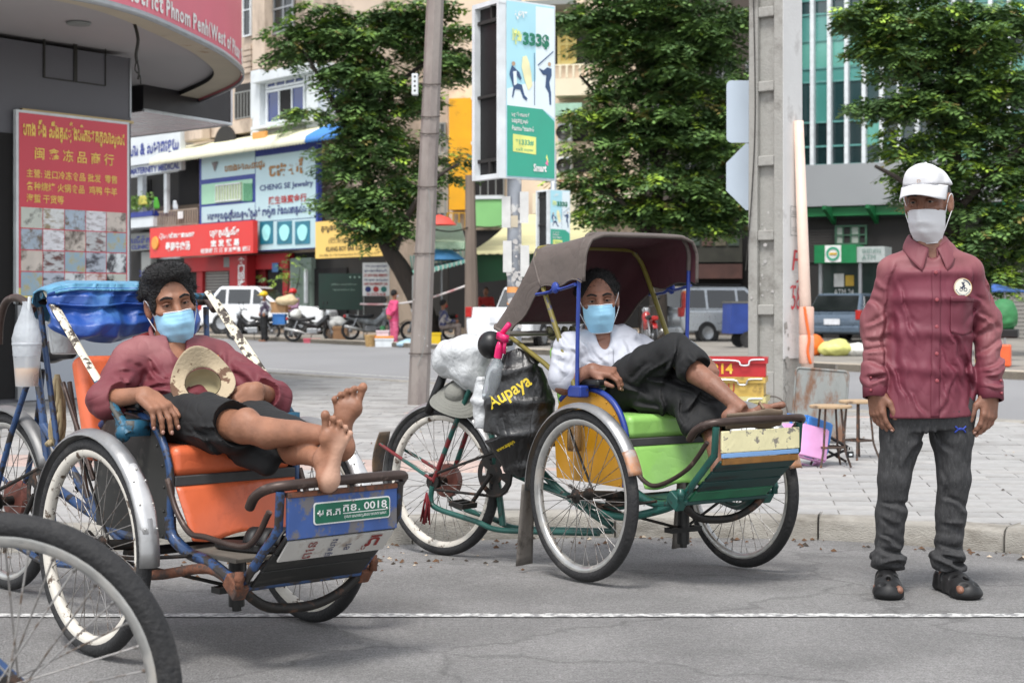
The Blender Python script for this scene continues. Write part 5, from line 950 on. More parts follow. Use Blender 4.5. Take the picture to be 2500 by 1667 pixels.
def make_cyclo(label,loc,heading,st):
 root=thing('cyclo_rickshaw',label,'cyclo',loc,R(heading-90),'cyclo rickshaws at the kerb')
 bx=st['bx'];tw=st['track']/2;fm=st['frame'];V=Vector
 dz=st.get('wz',(0,0))
 for k,s in enumerate((-1,1)):
  wheel(root,(0,s*tw,0.345+dz[k]),0,rim=st['rim'])
  f=fender(root,(0,s*tw,0.345+dz[k]),st['fa'][0],st['fa'][1])
  if st['kind']==1:
   b=MB()
   def fn(u,v):
    a=R(12+36*u);t=(v-0.5)*2;rr=0.3765-0.020*t*t-(0.006*(1-u)if abs(t)<0.3 else 0);return(rr*math.cos(a),0.033*t*(0.75+0.25*math.sin(math.pi*min(1,u+.1))),rr*math.sin(a))
   b.grid(fn,10,8);pl=b.make('repair_plate',M('plate_metal',(0.80,0.80,0.80),0.45,0.6,var=0.1,vs=20),f,smooth=True,solid=0.003)
   b=MB()
   for a,y in((14,-.02),(14,.02),(26,-.022),(26,.022),(38,-.02),(38,.02),(44,0)):
    rr=0.379-0.02*(y/0.034)**2;b.ball((rr*math.cos(R(a)),y,rr*math.sin(R(a))),0.004,6,4)
   tag(b.make('rivet',m_rim,f,smooth=True),kind='stuff')
  else:
   b=MB()
   def fn(u,v):
    a=R(st['fa'][0]-0.6+16*u);t=(v-0.5)*2;rr=0.3735-0.020*t*t;return(rr*math.cos(a),0.0345*t,rr*math.sin(a))
   b.grid(fn,6,8);b.make('fender_tip',m_copper,f,smooth=True,solid=0.003)
  T('fender_stay',[(0,s*(tw-0.06),0.345+dz[k]),(0.26*math.cos(R(120))*1.42,s*(tw-0.045),0.345+0.36*math.sin(R(120)))],0.005,m_grime,root,6)
  T('axle_stub',[(0,s*(tw-0.05),0.345+dz[k]*.5),(0,s*0.2,0.33)],0.017,m_grime,root)
  T('spring',[(-0.22,s*(tw-0.10),0.36),(-0.1,s*(tw-0.10),0.31),(0,s*(tw-0.10),0.30),(0.12,s*(tw-0.10),0.31),(0.26+bx*.5,s*0.26,0.335)],0.012,m_grime,root,flat=0.5)
  if st['kind']==2:
   b=MB();b.grid(lambda u,v:(-0.375-0.03*u+0.012*math.cos(3*v),s*tw+(v-0.5)*(0.08+0.02*u),0.36-0.345*u),10,6);b.make('mud_flap',M('mud_flap_rubber',(0.40,0.38,0.36),0.8,var=0.2,vs=8,bump=0.3,bs=30,col2=(0.28,0.26,0.24),thr=0.6,s2=9),root,smooth=True,solid=0.006)
 T('axle',[(0,-0.3,0.31),(0,0.3,0.31)],0.016,m_grime,root)
 # --- body: side panels with trim
 zb=st['zb'];hw=0.24
 out=[(-0.42,0.37),(0.035,0.367),(0.043,0.45),(0.045,0.53),(0.035,0.60),(0.0,0.665),(-0.055,0.715),(-0.13,0.745),(-0.22,0.756),(-0.32,0.748),(-0.40,0.70),(-0.44,0.60)]
 out=[(x+bx,z+zb)for x,z in out]
 for s in(-1,1):
  b=MB();b.prism([(x,z)for x,z in out],0.012,Matrix(((1,0,0,0),(0,0,1,s*hw-0.006),(0,1,0,0),(0,0,0,1))))
  b.make('side_panel',st['panel'],root)
  T('panel_trim',[(out[i][0]+0.004,s*hw,out[i][1]+0.004)for i in(1,2,3,4,5,6,7,8,9,10)],0.013,st['trim'],root)
  b=MB();b.box((bx-0.21,s*(hw+0.005),0.785+zb),(0.22,0.06,0.035));b.make('armrest',m_blackp,root,bev=0.014,seg=3)
  b=MB()
  for q in range(1,10):x,z=out[q];b.ball((x*0.94+(bx-0.18)*0.06-0.012,s*(hw+0.007),z*0.955+0.55*0.045),0.0045,6,4)
  tag(b.make('rivet',st['panel'],root,smooth=True),kind='stuff')
 b=MB();b.box((bx-0.19,0,0.61+zb),(0.48,0.455,0.10));b.make('seat_cushion',st['seat'],root,bev=0.03,seg=4)
 b=MB();b.box((bx-0.185,0,0.55+zb),(0.49,0.458,0.032));b.make('seat_strap',m_strap,root,bev=0.004)
 b=MB();x0,x1=bx+0.055,bx+0.12
 b.grid(lambda u,v:(x0+(x1-x0)*u+0.012*math.sin(7*v+2*u)*u,(v-0.5)*(0.452-0.03*u),0.535+zb-(0.165+0.01*math.sin(9*v))*u+0.0),10,16);b.make('seat_apron',st['seat'],root,smooth=True,solid=0.004)
 b=MB();b.box((0,0,0),(0.07,st.get('bw',0.44),0.36));o=b.make('backrest',st['seat'],root,bev=0.03,seg=4);o.location=(bx-0.45,0,0.76+zb);o.rotation_euler=(0,R(-17),0)
 b=MB();b.box((bx+0.22,0,0.335+zb),(0.34,0.44,0.014));b.make('floor_board',st['floorm'],root,bev=0.003)
 pz=st['pz'];px=st['px'];fw=0.22
 for s in(-1,1):
  T('footrest_post',[(px,s*fw,pz),(px-0.01,s*fw,pz-0.11),(px-0.2,s*fw,pz-0.295)],0.014,st['post'],root,sm=0)
  T('side_rail',[(bx+0.05,s*(hw+0.012),0.56+zb),(bx+0.10,s*(hw+0.012),0.47+zb),(bx+0.18,s*(hw+0.012),0.405+zb),(bx+0.27,s*(hw+0.010),0.40+zb),(px-0.14,s*(fw+0.02),pz-0.17),(px-0.03,s*(fw+0.018),pz-0.06)],0.0095,m_rail,root)
  T('frame_tube',[(bx+0.045,s*hw,0.44+zb),(bx+0.06,s*hw,0.38+zb),(bx+0.14,s*(hw-0.01),0.335+zb),(bx+0.25,s*(fw+0.005),0.318+zb),(px-0.2,s*(fw+0.005),pz-0.30)],0.019,fm,root)
  b=MB();b.box((px-0.215,s*(fw+0.012),pz-0.30),(0.075,0.045,0.05),(0,R(35),0));b.make('bracket',st['brk'],root,bev=0.006)
  b=MB();b.ball((px-0.17,s*(fw+0.03),pz-0.27),0.017,8,6);b.tube([(px-0.17,s*(fw+0.03),pz-0.30),(px-0.17,s*(fw+0.03),pz-0.25)],0.013,8);b.make('bolt',st['brk'],root,smooth=True)
  T('brake_rod',[(bx*.5+0.12,0,0.19),(0.0,s*(tw-0.06),0.30)],0.006,m_grime,root)
  T('spring_arm',[(-0.02,s*(tw-0.09),0.27),(0.12+bx*.4,s*0.30,0.262),(0.26+bx,s*0.235,0.30),(px-0.22,s*fw,pz-0.31)],0.016,st['arm'],root)
 T('front_bow',[(px-0.20,-fw,pz-0.31),(px-0.21,-0.12,pz-0.375),(px-0.215,0.04,pz-0.39),(px-0.21,0.15,pz-0.36),(px-0.20,fw,pz-0.31)],0.016,m_grime,root)
 T('front_cross_tube',[(px-0.19,-fw-0.02,pz-0.302),(px-0.19,fw+0.02,pz-0.302)],0.013,fm,root)
 b=MB();b.tube([(bx*.5+0.12,0,0.13),(bx*.5+0.12,0,0.33)],0.026,10);b.tube([(bx*.5+0.12,0,0.115),(bx*.5+0.12,0,0.145)],0.016,8);b.box((bx*.5+0.12,0,0.19),(0.05,0.16,0.02));b.box((bx*.5+0.05,0.06,0.25),(0.03,0.03,0.14));b.make('pivot_post',m_blackp,root,auto=40)
 T('foot_bar',[(px-0.13,-fw-0.02,pz-0.055),(px-0.085,-fw-0.03,pz-0.018),(px-0.03,-fw-0.02,pz+0.008),(px+0.008,-fw+0.04,pz+0.018),(px+0.012,0,pz+0.02),(px+0.01,fw-0.03,pz+0.02),(px-0.005,fw+0.02,pz+0.014),(px-0.035,fw+0.035,pz-0.004),(px-0.06,fw+0.03,pz-0.035)],0.0155,m_rail,root,10)
 for i,(z0,z1,mt,nm)in enumerate(st['boards']):
  b=MB();b.box((px+0.012-0.06*max(0,(pz-0.1-(z0+z1)/2)),0,(z0+z1)/2),(0.012,2*fw-0.032-0.006*i,z1-z0));b.make(nm,mt,root,bev=0.003)
 nS=st['nslat'];a=V((px+0.004,0,pz-0.125));c=V((px-0.185,0,pz-0.295));ax=(c-a);sl=ax.length/nS
 an=math.atan2(-(c.z-a.z),c.x-a.x)
 for i in range(nS):
  p=a+ax*((i+0.5)/nS);b=MB();b.box((0,0,0),(sl-0.006,2*fw-0.03,0.012));o=b.make('slat',st['slat']if i<nS-1 else st.get('slat_last',st['slat']),root,bev=0.003)
  o.location=p+V((0.004,0,-0.006));o.rotation_euler=(0,an,random.uniform(-0.006,0.006))
 return root
def rear_unit(root,mx,st,Rw=0.345):
 """back half: wheel, frame, saddle post, drive train; mx maps rear space (origin on the ground under the hub) to the cyclo"""
 an=math.atan2(mx[1][0],mx[0][0]);c=mx@Vector((0,0,Rw))
 wheel(root,c,an,Rw=Rw,rim=st['rim_r']);fender(root,c,st['fr'][0],st['fr'][1],an,mat=st.get('frm'))
 A,B=st['stay'],st['frame']
 for s in(-1,1):
  T('seat_stay',[(0,s*0.06,Rw),(0.13,s*0.05,0.62),(0.235,s*0.022,0.86)],0.012,A,root,mx=mx)
  T('fender_stay',[(0,s*0.065,Rw+0.01),(-0.36,s*0.045,0.50)],0.0085,A,root,mx=mx)
  T('lower_tube',[(0.0,s*0.065,Rw-0.02),(-0.01,s*0.065,Rw-0.08),(0.03,s*0.065,Rw-0.12),(0.26,s*0.06,0.185),(0.36,s*0.055,0.16),(0.5,s*0.05,0.16),(0.95,s*0.05,0.19)],0.013,B,root,mx=mx)
 T('seat_tube',[(0.225,0,0.90),(0.30,0,0.60),(0.372,0,0.17)],0.016,B,root,mx=mx)
 T('down_tube',[(0.40,0,0.42),(0.62,0,0.36),(0.9,0,0.30),(1.08,0,0.32)],0.018,B,root,mx=mx)
 T('top_tube',[(0.28,0,0.66),(0.5,0,0.50),(0.72,0,0.34),(0.98,0,0.22)],0.017,B,root,mx=mx)
 b=MB();b.lathe([(0,-0.035),(0.07,-0.035),(0.078,-0.025),(0.078,0.01),(0.0,0.01)],24,mx@Matrix.Translation((0,0.03,Rw))@Matrix.Rotation(R(90),4,'X'));b.make('brake_drum',M('red_brown_drum',(0.42,0.24,0.20),0.6,var=0.3,vs=20),root,auto=40)
 cr=Vector((0.375,-0.062,0.405));b=MB();n=40;ro,ri=0.098,0.034
 for k in range(n):
  a0,a1=2*math.pi*k/n,2*math.pi*(k+1)/n;hole=(k%8)in(1,2,3,4)
  for(r0,r1)in((0.0,0.045),(0.045,0.074),(0.074,0.098)):
   if r0==0.045 and hole:continue
   b.add([(r0*math.cos(a0),0,r0*math.sin(a0)),(r1*math.cos(a0),0,r1*math.sin(a0)),(r1*math.cos(a1),0,r1*math.sin(a1)),(r0*math.cos(a1),0,r0*math.sin(a1))],[(0,1,2,3)],mx@Matrix.Translation(cr))
 b.make('chainring',m_grime,root,solid=0.005)
 sp=Vector((0,-0.062,Rw));pts=[]
 for k in range(9):a=math.pi/2-math.pi*k/8;pts.append(cr+Vector((0.099*math.cos(a),0,0.099*math.sin(a))))
 for k in range(7):a=-math.pi/2-math.pi*k/6;pts.append(sp+Vector((0.034*math.cos(a),0,0.034*math.sin(a))))
 b=MB();b.tube([mx@p for p in pts],0.007,6,closed=True);b.make('chain',m_grime,root,smooth=True)
 b=MB();b.lathe([(0,-0.004),(0.034,-0.004),(0.034,0.004),(0,0.004)],16,mx@Matrix.Translation(sp)@Matrix.Rotation(R(90),4,'X'));b.make('sprocket',m_grime,root)
 for s,dirx in((-1,Vector((-0.115,0,-0.135))),(1,Vector((0.115,0,0.135)))):
  q=cr*1.0;q.y=s*0.085;e=q+dirx;T('crank_arm',[q,e],0.010,m_grime,root,mx=mx)
  b=MB();pc=e+Vector((0,s*0.06,0));m2=mx@Matrix.Translation(pc)@Matrix.Rotation(R(8),4,'Y')
  for(cx,cy,sx,sy)in((0,-0.045,0.085,0.012),(0,0.045,0.085,0.012),(-0.037,0,0.012,0.09),(0.037,0,0.012,0.09),(0,0,0.014,0.09)):
   k=MB();k.box((cx,cy,0),(sx,sy,0.024));b.add([m2@Vector(v)for v in k.v],k.f)
  b.make('pedal',m_grime,root,bev=0.003)
# ---------------------------------------------------------------- green cyclo in the middle
st2=dict(kind=2,bx=0.0,zb=0.0,track=0.856,frame=m_green,panel=m_yel,trim=m_bluec,seat=m_lime,rim=m_rim,rim_r=m_rimw,fa=(18,182),pz=0.645,px=0.565,floorm=m_slatg,post=m_green,brk=m_green,arm=m_green,
  boards=[(0.545,0.628,m_cream,'cream_board'),(0.525,0.543,M('pale_blue_board',(0.45,0.60,0.78),0.5),'board'),(0.498,0.523,M('brown_board',(0.48,0.33,0.14),0.5,var=0.3,vs=15),'board')],nslat=4,slat=m_slatg,slat_last=M('bright_green_slat',(0.16,0.42,0.30),0.45,var=0.25,vs=12),stay=m_gred,fr=(25,196),wz=(0,-0.02))
c2=make_cyclo('green cyclo with grey brown hood, yellow side panel and lime seat',(0.634,6.825,0.0),34.9,st2)
mx2=Matrix.Translation((-1.209,-0.327,gz(7.63)))@Matrix.Rotation(R(15.1),4,'Z')
rear_unit(c2,mx2,st2)
b=MB();b.grid(lambda u,v:(-0.372-0.045*math.sin(math.pi*0.5*u),(v-0.5)*0.09*(0.6+0.4*math.sin(math.pi*(0.15+0.7*u))),0.555-0.20*u),10,6);b.v=[tuple(mx2@Vector(v))for v in b.v];b.make('mud_flap',M('rusty_mud_flap',(0.42,0.34,0.26),0.8,var=0.3,vs=8,col2=(0.26,0.25,0.25),thr=0.5,thrw=0.1,s2=7),c2,smooth=True,solid=0.006)
def hoop(hx,hwid,zt,zl,lean):
 pts=[]
 for s in(-1,1):
  side=[(hx-lean,s*hwid,zl),(hx-lean*0.3,s*hwid,zt-0.13),(hx-lean*0.08,s*(hwid-0.008),zt-0.06),(hx,s*(hwid-0.04),zt-0.015),(hx,s*(hwid-0.10),zt),]
  pts+=side if s==-1 else side[::-1]
 return pts
FH=lambda s:[(-0.205,s*0.30,0.755),(-0.2,s*0.30,1.0),(-0.19,s*0.30,1.26),(-0.183,s*0.296,1.335),(-0.18,s*0.27,1.385),(-0.178,s*0.21,1.404)]
MH=lambda s:[(-0.205,s*0.30,0.74),(-0.33,s*0.30,0.97),(-0.445,s*0.30,1.185),(-0.505,s*0.296,1.295),(-0.522,s*0.27,1.34),(-0.527,s*0.21,1.36)]
RH=lambda s:[(-0.70,s*0.285,0.985),(-0.76,s*0.29,1.0),(-0.80,s*0.292,1.01),(-0.812,s*0.28,1.022),(-0.816,s*0.25,1.03),(-0.818,s*0.2,1.033)]
for s in(-1,1):T('front_hoop_leg',FH(s)[:3],0.0088,m_bluec,c2)
T('front_hoop',FH(-1)[2:]+FH(1)[2:][::-1],0.011,m_canvas,c2)
T('middle_hoop',MH(-1)+MH(1)[::-1],0.0115,m_olive,c2)
for s in(-1,1):
 T('rear_hood_stay',[(-0.215,s*0.295,0.74),(-0.45,s*0.29,0.86),(-0.80,s*0.285,1.005)],0.011,m_olive,c2,sm=0)
 T('hood_link',[(-0.197,s*0.315,1.195),(-0.30,s*0.315,1.175),(-0.33,s*0.315,1.185),(-0.37,s*0.315,1.165),(-0.47,s*0.315,1.155)],0.012,m_bluec,c2,sm=2,flat=0.6)
 b=MB();b.box((-0.21,s*0.29,0.75),(0.09,0.05,0.05));b.make('hoop_bracket',m_bluec,c2,bev=0.008)
 b=MB();b.ball((-0.33,s*0.32,1.182),(0.025,0.012,0.025),8,6);b.make('hinge_knuckle',m_bluec,c2,smooth=True)
def hood(e):
 def sec(h,low):
  pts=[Vector(p)for p in h];q=[]
  L=[p for p in pts if p.z>=low-1e-6]
  i=next(k for k in range(len(pts))if pts[k].z>=low);a,c=pts[max(i-1,0)],pts[i]
  if i>0:L=[a.lerp(c,(low-a.z)/max(1e-6,c.z-a.z))]+L
  full=L+[Vector((p.x,-p.y,p.z))for p in L[::-1]]
  out=[];d=[0]
  for k in range(1,len(full)):d.append(d[-1]+(full[k]-full[k-1]).length)
  for k in range(41):
   s_=d[-1]*k/40
   for j in range(len(full)-1):
    if d[j+1]>=s_-1e-9:out.append(full[j].lerp(full[j+1],(s_-d[j])/max(1e-9,d[j+1]-d[j])));break
  return out
 A,B,C=sec(FH(-1),1.215),sec(MH(-1),1.185),sec(RH(-1),0.985)
 A0=[p+Vector((0.035,0,-0.012))for p in A]
 rows=[A0,A]
 for(U,W,n,sag)in((A,B,8,0.016),(B,C,8,0.02)):
  for k in range(1,n+1):
   t=k/n;row=[]
   for i in range(41):
    p=U[i].lerp(W[i],t);f=math.sin(math.pi*t);q=i/40
    p=p+Vector((0,0,-sag*f*(1 if 0.25<q<0.75 else 0.3)));p.y*=1-0.02*f
    edge=min(q,1-q)*40
    if edge<4:p.z+=0.008*math.sin(9*t+q*30)*(1-edge/4)
    row.append(p)
   rows.append(row)
 b=MB();nr=len(rows)
 for row in rows:
  for p in row:
   c=Vector((-0.45,0,1.1));b.v.append(tuple(p+(p-c).normalized()*e))
 for i in range(nr-1):
  for k in range(40):b.f.append((i*41+k,i*41+k+1,(i+1)*41+k+1,(i+1)*41+k));b.mi.append(0)
 return b,rows
b,hrows=hood(0.014);hd=b.make('hood',m_canvas,c2,smooth=True)
b,_=hood(0.006);b.make('hood_lining',m_maroon,c2,smooth=True)
for row,rr in((hrows[0],0.008),(hrows[9],0.006),(hrows[-1],0.009)):
 b=MB();b.tube([p+(p-Vector((-0.45,0,1.1))).normalized()*0.013 for p in row],rr,6);b.make('hood_piping',m_canvas,hd,smooth=True)
b=MB();b.tube([r_[0]+Vector((0,-0.012,0))for r_ in hrows],0.004,5);b.tube([r_[-1]+Vector((0,0.012,0))for r_ in hrows],0.004,5);b.make('hood_hem',m_canvas,hd,smooth=True)
T('steering_bar',[(-0.62,-0.36,0.985),(-0.60,0.0,0.985),(-0.60,0.34,0.99)],0.012,M('bare_steel',(0.55,0.53,0.5),0.35,0.7),c2)
b=MB()
for k in range(26):t=k/25;a=k*1.1;b.v
b.tube([(-0.605+0.022*math.cos(k*0.9),-0.16+0.006*k,0.985+0.022*math.sin(k*0.9))for k in range(34)],0.012,6);b.make('rag',M('olive_rag',(0.42,0.41,0.31),0.9,var=0.3,vs=30),c2,smooth=True)
# ---------------------------------------------------------------- blue cyclo on the left
st1=dict(kind=1,bx=0.13,zb=0.0,track=0.83,frame=m_blue,panel=m_dark,trim=m_blue,seat=m_orange,rim=m_rimw,rim_r=m_rim,fa=(-4,186),pz=0.565,px=0.755,floorm=M('grey_floor',(0.36,0.34,0.31),0.8,var=0.2,vs=12),post=m_blue,brk=m_rust,arm=m_rust,
  boards=[],bw=0.58,nslat=3,slat=m_slatd,stay=m_blue,fr=(25,186),frm=M('grey_fender',(0.45,0.45,0.45),0.5,0.5,var=0.2,vs=6))
c1=make_cyclo('blue cyclo with folded tarpaulin hood, orange seat and green plate',(-1.02,5.46,0.0),42.5,st1)
mx1=Matrix.Translation((-1.335,-0.065,0))@Matrix.Rotation(R(1.5),4,'Z')
rear_unit(c1,mx1,st1)
px,pz=0.755,0.565
b=MB();b.box((px+0.006,0,0.485),(0.012,0.405,0.125));bb=b.make('number_board',m_bluefl,c1,bev=0.003)
b=MB();b.box((px+0.006,0,0.553),(0.02,0.405,0.016));b.make('board_edge',m_rust,c1,bev=0.003)
Fm=Matrix(((0,0,1,px+0.013),(1,0,0,0.03),(0,1,0,0.492),(0,0,0,1)))
b=MB()
b.prism(rrect(0.285,0.066,0.010),0.002,Fm);pl=b.make('number_plate',m_white,c1)
b=MB();b.prism(rrect(0.277,0.058,0.008),0.0015,Fm@Matrix.Translation((0,0,0.0019)));b.make('plate_face',m_platecol,pl)
txt('ម',m_white,pl,TM(Fm,-0.118,0.0,0.0044),h=0.020,bold=0.01);txt('គ.ភ',m_white,pl,TM(Fm,-0.073,0.001,0.0044),w=0.052,h=0.018,bold=0.01)
txt('កខ. 0018',m_white,pl,TM(Fm,0.045,0.011,0.0044),w=0.165,h=0.023,bold=0.012);txt('បុណេណធក្រុងសាលាការនគ',m_white,pl,TM(Fm,0.045,-0.017,0.0044),w=0.16,h=0.011)
b=MB();pbox(b,Fm,0.045,-0.006,0.165,0.0022,0.001,0.0036);b.make('plate_line',m_white,pl)
b=MB()
for x,y in((-0.128,0.0),(0.128,-0.004),(0.0,0.030)):b.ball(Fm@Vector((x,y,0.004)),0.005,6,4)
tag(b.make('bolt',m_rim,pl,smooth=True),kind='stuff')
Gm=Matrix.Translation((px-0.028,0,0.387))@Matrix.Rotation(R(-42),4,'Y').inverted()@Matrix(((0,0,1,0),(1,0,0,0),(0,1,0,0),(0,0,0,1)))
b=MB();pbox(b,Gm,0,0,0.39,0.085,0.006);wb=b.make('white_board',m_wboard,c1)
mred=M('dark_red_letter',(0.48,0.14,0.13),0.6);mnavy=M('navy_letter',(0.14,0.17,0.33),0.6)
txt('ពេន',mred,wb,TM(Gm,-0.10,0,0.008,R(90)),h=0.03,w=0.07);txt('ផ្សារ',mnavy,wb,TM(Gm,-0.02,0.0,0.008,R(90)),w=0.075,h=0.03);txt('ខេ',mnavy,wb,TM(Gm,0.04,-0.005,0.008,R(90)),h=0.02)
txt('ភ',mred,wb,TM(Gm,0.13,0.01,0.008),h=0.05,w=0.05,bold=0.02);txt('..ប',mred,wb,TM(Gm,0.10,-0.02,0.008),h=0.02)
for s in(-1,1):
 for o,mt in((0.0,m_creampeel),(0.032,m_creampeel)):
  a=Vector((-0.06+0.1+o,s*(0.315+o*0.25),0.70));e=Vector((-0.50+o*1.3,s*(0.32+o*0.25),1.155-o));m_=a.lerp(e,0.36)
  T('hood_arm',[m_,e],0.0155,mt,c1,flat=0.55);T('hood_arm',[a,m_.lerp(e,0.02)],0.0165,m_tealbar,c1,flat=0.55)
 b=MB();b.ball(Vector((0.04,s*0.33,0.70)),(0.03,0.025,0.03),8,6);b.box((0.03,s*0.29,0.715),(0.08,0.08,0.05));b.make('arm_pivot',m_tealbar,c1,smooth=True)
 T('steering_handle',[(-0.52,s*0.36,1.09),(-0.60,s*0.37,1.13),(-0.68,s*0.38,1.12),(-0.73,s*0.38,1.05),(-0.74,s*0.38,0.97)],0.014,m_rail,c1)
T('hood_rod',[(-0.50,-0.34,1.14),(-0.50,0.34,1.14)],0.012,m_tealbar,c1)
def tarpfn(u,v):
 y=-0.345+0.575*u;e=min(1,7*u,7*(1-u))**0.5
 fold=0.012*math.sin(21*u+1.5)+0.008*math.sin(37*u)
 key=[(-0.60,1.05),(-0.605,1.12),(-0.585,1.168),(-0.52,1.186),(-0.455,1.190),(-0.412,1.180),(-0.402,1.160),(-0.404,1.150),(-0.395,1.142),(-0.388,1.118),(-0.402,1.108),(-0.385,1.090),(-0.352,1.062),(-0.362,1.030),(-0.40,1.020)]
 t=v*(len(key)-1);i=min(int(t),len(key)-2);f=t-i;f=f*f*(3-2*f);x=key[i][0]+(key[i+1][0]-key[i][0])*f;z=key[i][1]+(key[i+1][1]-key[i][1])*f
 w=max(0,v-0.35);rd=lambda a:1-2*abs(math.sin(a));x+=fold*0.3+w*(0.040*rd(4.3*u+2.2*v+0.3)+0.026*rd(9*u-3.5*v)+0.016*rd(3*u+9*v+0.8))+0.004*rd(23*u+8*v);z+=0.012*rd(6.5*u+5*v)*w-0.07*w*w*(0.3+abs(math.sin(4.2*u+0.4)))
 return(-0.5+(x+0.5)*(0.55+0.45*e),y,1.11+(z-1.11)*(0.6+0.4*e))
b=MB();b.grid(tarpfn,130,70);o=b.make('folded_hood',[m_tarp,m_tarpl],c1,smooth=True,solid=0.004)
for i,p in enumerate(o.data.polygons):p.material_index=1 if(i%70)<28 else 0
b=MB();b.tube([Vector(tarpfn(0.03+0.94*k/40,0.42))+Vector((0.006,0,0.0))for k in range(41)],0.005,6);b.make('hood_seam',m_tarpl,o,smooth=True)
b=MB();b.tube([Vector(tarpfn(0.03+0.94*k/40,0.66))+Vector((0.006,0,0.0))for k in range(41)],0.004,6);b.make('hood_seam',m_tarp,o,smooth=True)
T('steering_bar',[(-0.60,-0.38,1.12),(-0.60,0.38,1.12)],0.013,m_grime,c1)
for(a,e,r_)in(((-0.53,-0.33,1.10),(-0.46,-0.30,0.62),0.011),((-0.53,0.33,1.10),(-0.46,0.30,0.62),0.011),((-0.50,-0.26,0.84),(-0.30,-0.25,0.52),0.009),((-0.53,-0.22,0.84),(-0.40,-0.22,0.45),0.009)):
 T('back_stay',[a,e],r_,m_blue if r_>0.01 else m_rail,c1)
# ---------------------------------------------------------------- third cyclo: only its front wheel reaches into the picture
w3=thing('cyclo_front_wheel','large blurred bicycle wheel of a third cyclo cut off by the photo corner','wheel',(-0.985,3.18,0.0),R(-4))
wheel(w3,(0,0,0.35),0,Rw=0.352,tr=0.026,single=True,spr=0.0021)
T('brake_rod',[(0.02,-0.07,0.12),(-0.1,-0.09,0.30),(-0.3,-0.12,0.52)],0.005,m_grime,w3)
T('fork_blade',[(0,0.08,0.35),(-0.2,0.09,0.5),(-0.45,0.10,0.60)],0.014,m_blue,w3)
# ================================================================ the three men
from mathutils.bvhtree import BVHTree
def MA(name,col,colB,**kw):
 """M() plus a second colour driven by the mesh attribute 'wear' (sun-bleached cloth, pale soles)"""
 if name in MATS:return MATS[name]
 m=M(name,col,**kw);nt=m.node_tree;b=nt.nodes['Principled BSDF'];ln=b.inputs['Base Color'].links[0];src=ln.from_socket
 at=nt.nodes.new('ShaderNodeAttribute');at.attribute_name='wear';mx=nt.nodes.new('ShaderNodeMix');mx.data_type='RGBA'
 nt.links.new(at.outputs['Fac'],mx.inputs[0]);nt.links.new(src,mx.inputs[6]);mx.inputs[7].default_value=lin(colB);nt.links.new(mx.outputs[2],b.inputs['Base Color']);return m
def wear(o,fn):
 me=o.data;n=len(me.vertices);co=np.empty(n*3,np.float32);me.vertices.foreach_get('co',co);co=co.reshape(-1,3)
 a=me.attributes.new('wear','FLOAT','POINT');a.data.foreach_set('value',np.clip(fn(co[:,0],co[:,1],co[:,2]),0,1).astype(np.float32));return o
def ss(a,b,x):t=np.clip((x-a)/(b-a),0,1);return t*t*(3-2*t)
def fr(fwd,up=(0,0,1)):
 """frame with columns: x right-hand side of the face, y forward, z up"""
 y=Vector(fwd).normalized();z=Vector(up);z=(z-y*z.dot(y)).normalized();x=y.cross(z);return Matrix((x,y,z)).transposed()
m_skin=MA('skin_brown',(0.545,0.375,0.285),(0.78,0.62,0.53),rough=0.55,var=0.20,vs=14,bump=0.45,bs=60,bdist=0.005)
m_skin3=MA('skin_dark_brown',(0.50,0.345,0.275),(0.78,0.62,0.53),rough=0.55,var=0.20,vs=14,bump=0.5,bs=60,bdist=0.006)
m_hair=M('black_hair',(0.075,0.07,0.07),0.65,var=0.6,vs=90,bump=1.0,bs=130,bdist=0.02)
m_hairg=M('greying_hair',(0.20,0.19,0.185),0.7,var=0.6,vs=120,bump=1.0,bs=120,bdist=0.01)
m_mblue=M('blue_surgical_mask',(0.62,0.83,0.94),0.75,var=0.04,vs=10,bump=0.1,bs=60)
m_mwhite=M('white_mask',(0.80,0.80,0.81),0.75,var=0.03,vs=10,bump=0.1,bs=60)
m_loop=M('mask_loop',(0.85,0.85,0.86),0.7)
m_eye=M('eye',(0.62,0.58,0.55),0.25);m_iris=M('iris',(0.05,0.035,0.03),0.2)
m_shirt3=MA('maroon_shirt_worn',(0.405,0.15,0.215),(0.53,0.325,0.335),rough=0.62,var=0.09,vs=4,wr=0.17,wrs=5,wra=(1.3,1,0.45),bump=0.12,bs=300,bdist=0.002)
m_shirt1=MA('maroon_shirt',(0.41,0.165,0.20),(0.54,0.34,0.345),rough=0.68,var=0.10,vs=5,wr=0.18,wrs=6,wra=(0.8,0.6,1.3),bump=0.12,bs=300,bdist=0.002)
m_shirtw=M('white_shirt',(0.70,0.71,0.745),0.7,var=0.04,vs=5,wr=0.16,wrs=6,wra=(1,0.8,0.8),bump=0.12,bs=300,bdist=0.002)
m_btrs=M('black_cloth',(0.075,0.077,0.082),0.8,var=0.2,vs=6,wr=0.2,wrs=5,bump=0.15,bs=250,bdist=0.002)
m_gtrs=M('heather_grey_cloth',(0.205,0.205,0.21),0.9,var=0.35,vs=110,wr=0.14,wrs=6,wra=(1.2,1,0.6),bump=0.3,bs=180,bdist=0.003,aniso=(1,1,0.35),col2=(0.30,0.30,0.30),thr=0.63,thrw=0.06,s2=160)
m_sandal=M('black_sandal',(0.085,0.085,0.09),0.55,var=0.2,vs=20)
m_nail=M('nail',(0.72,0.56,0.50),0.35)
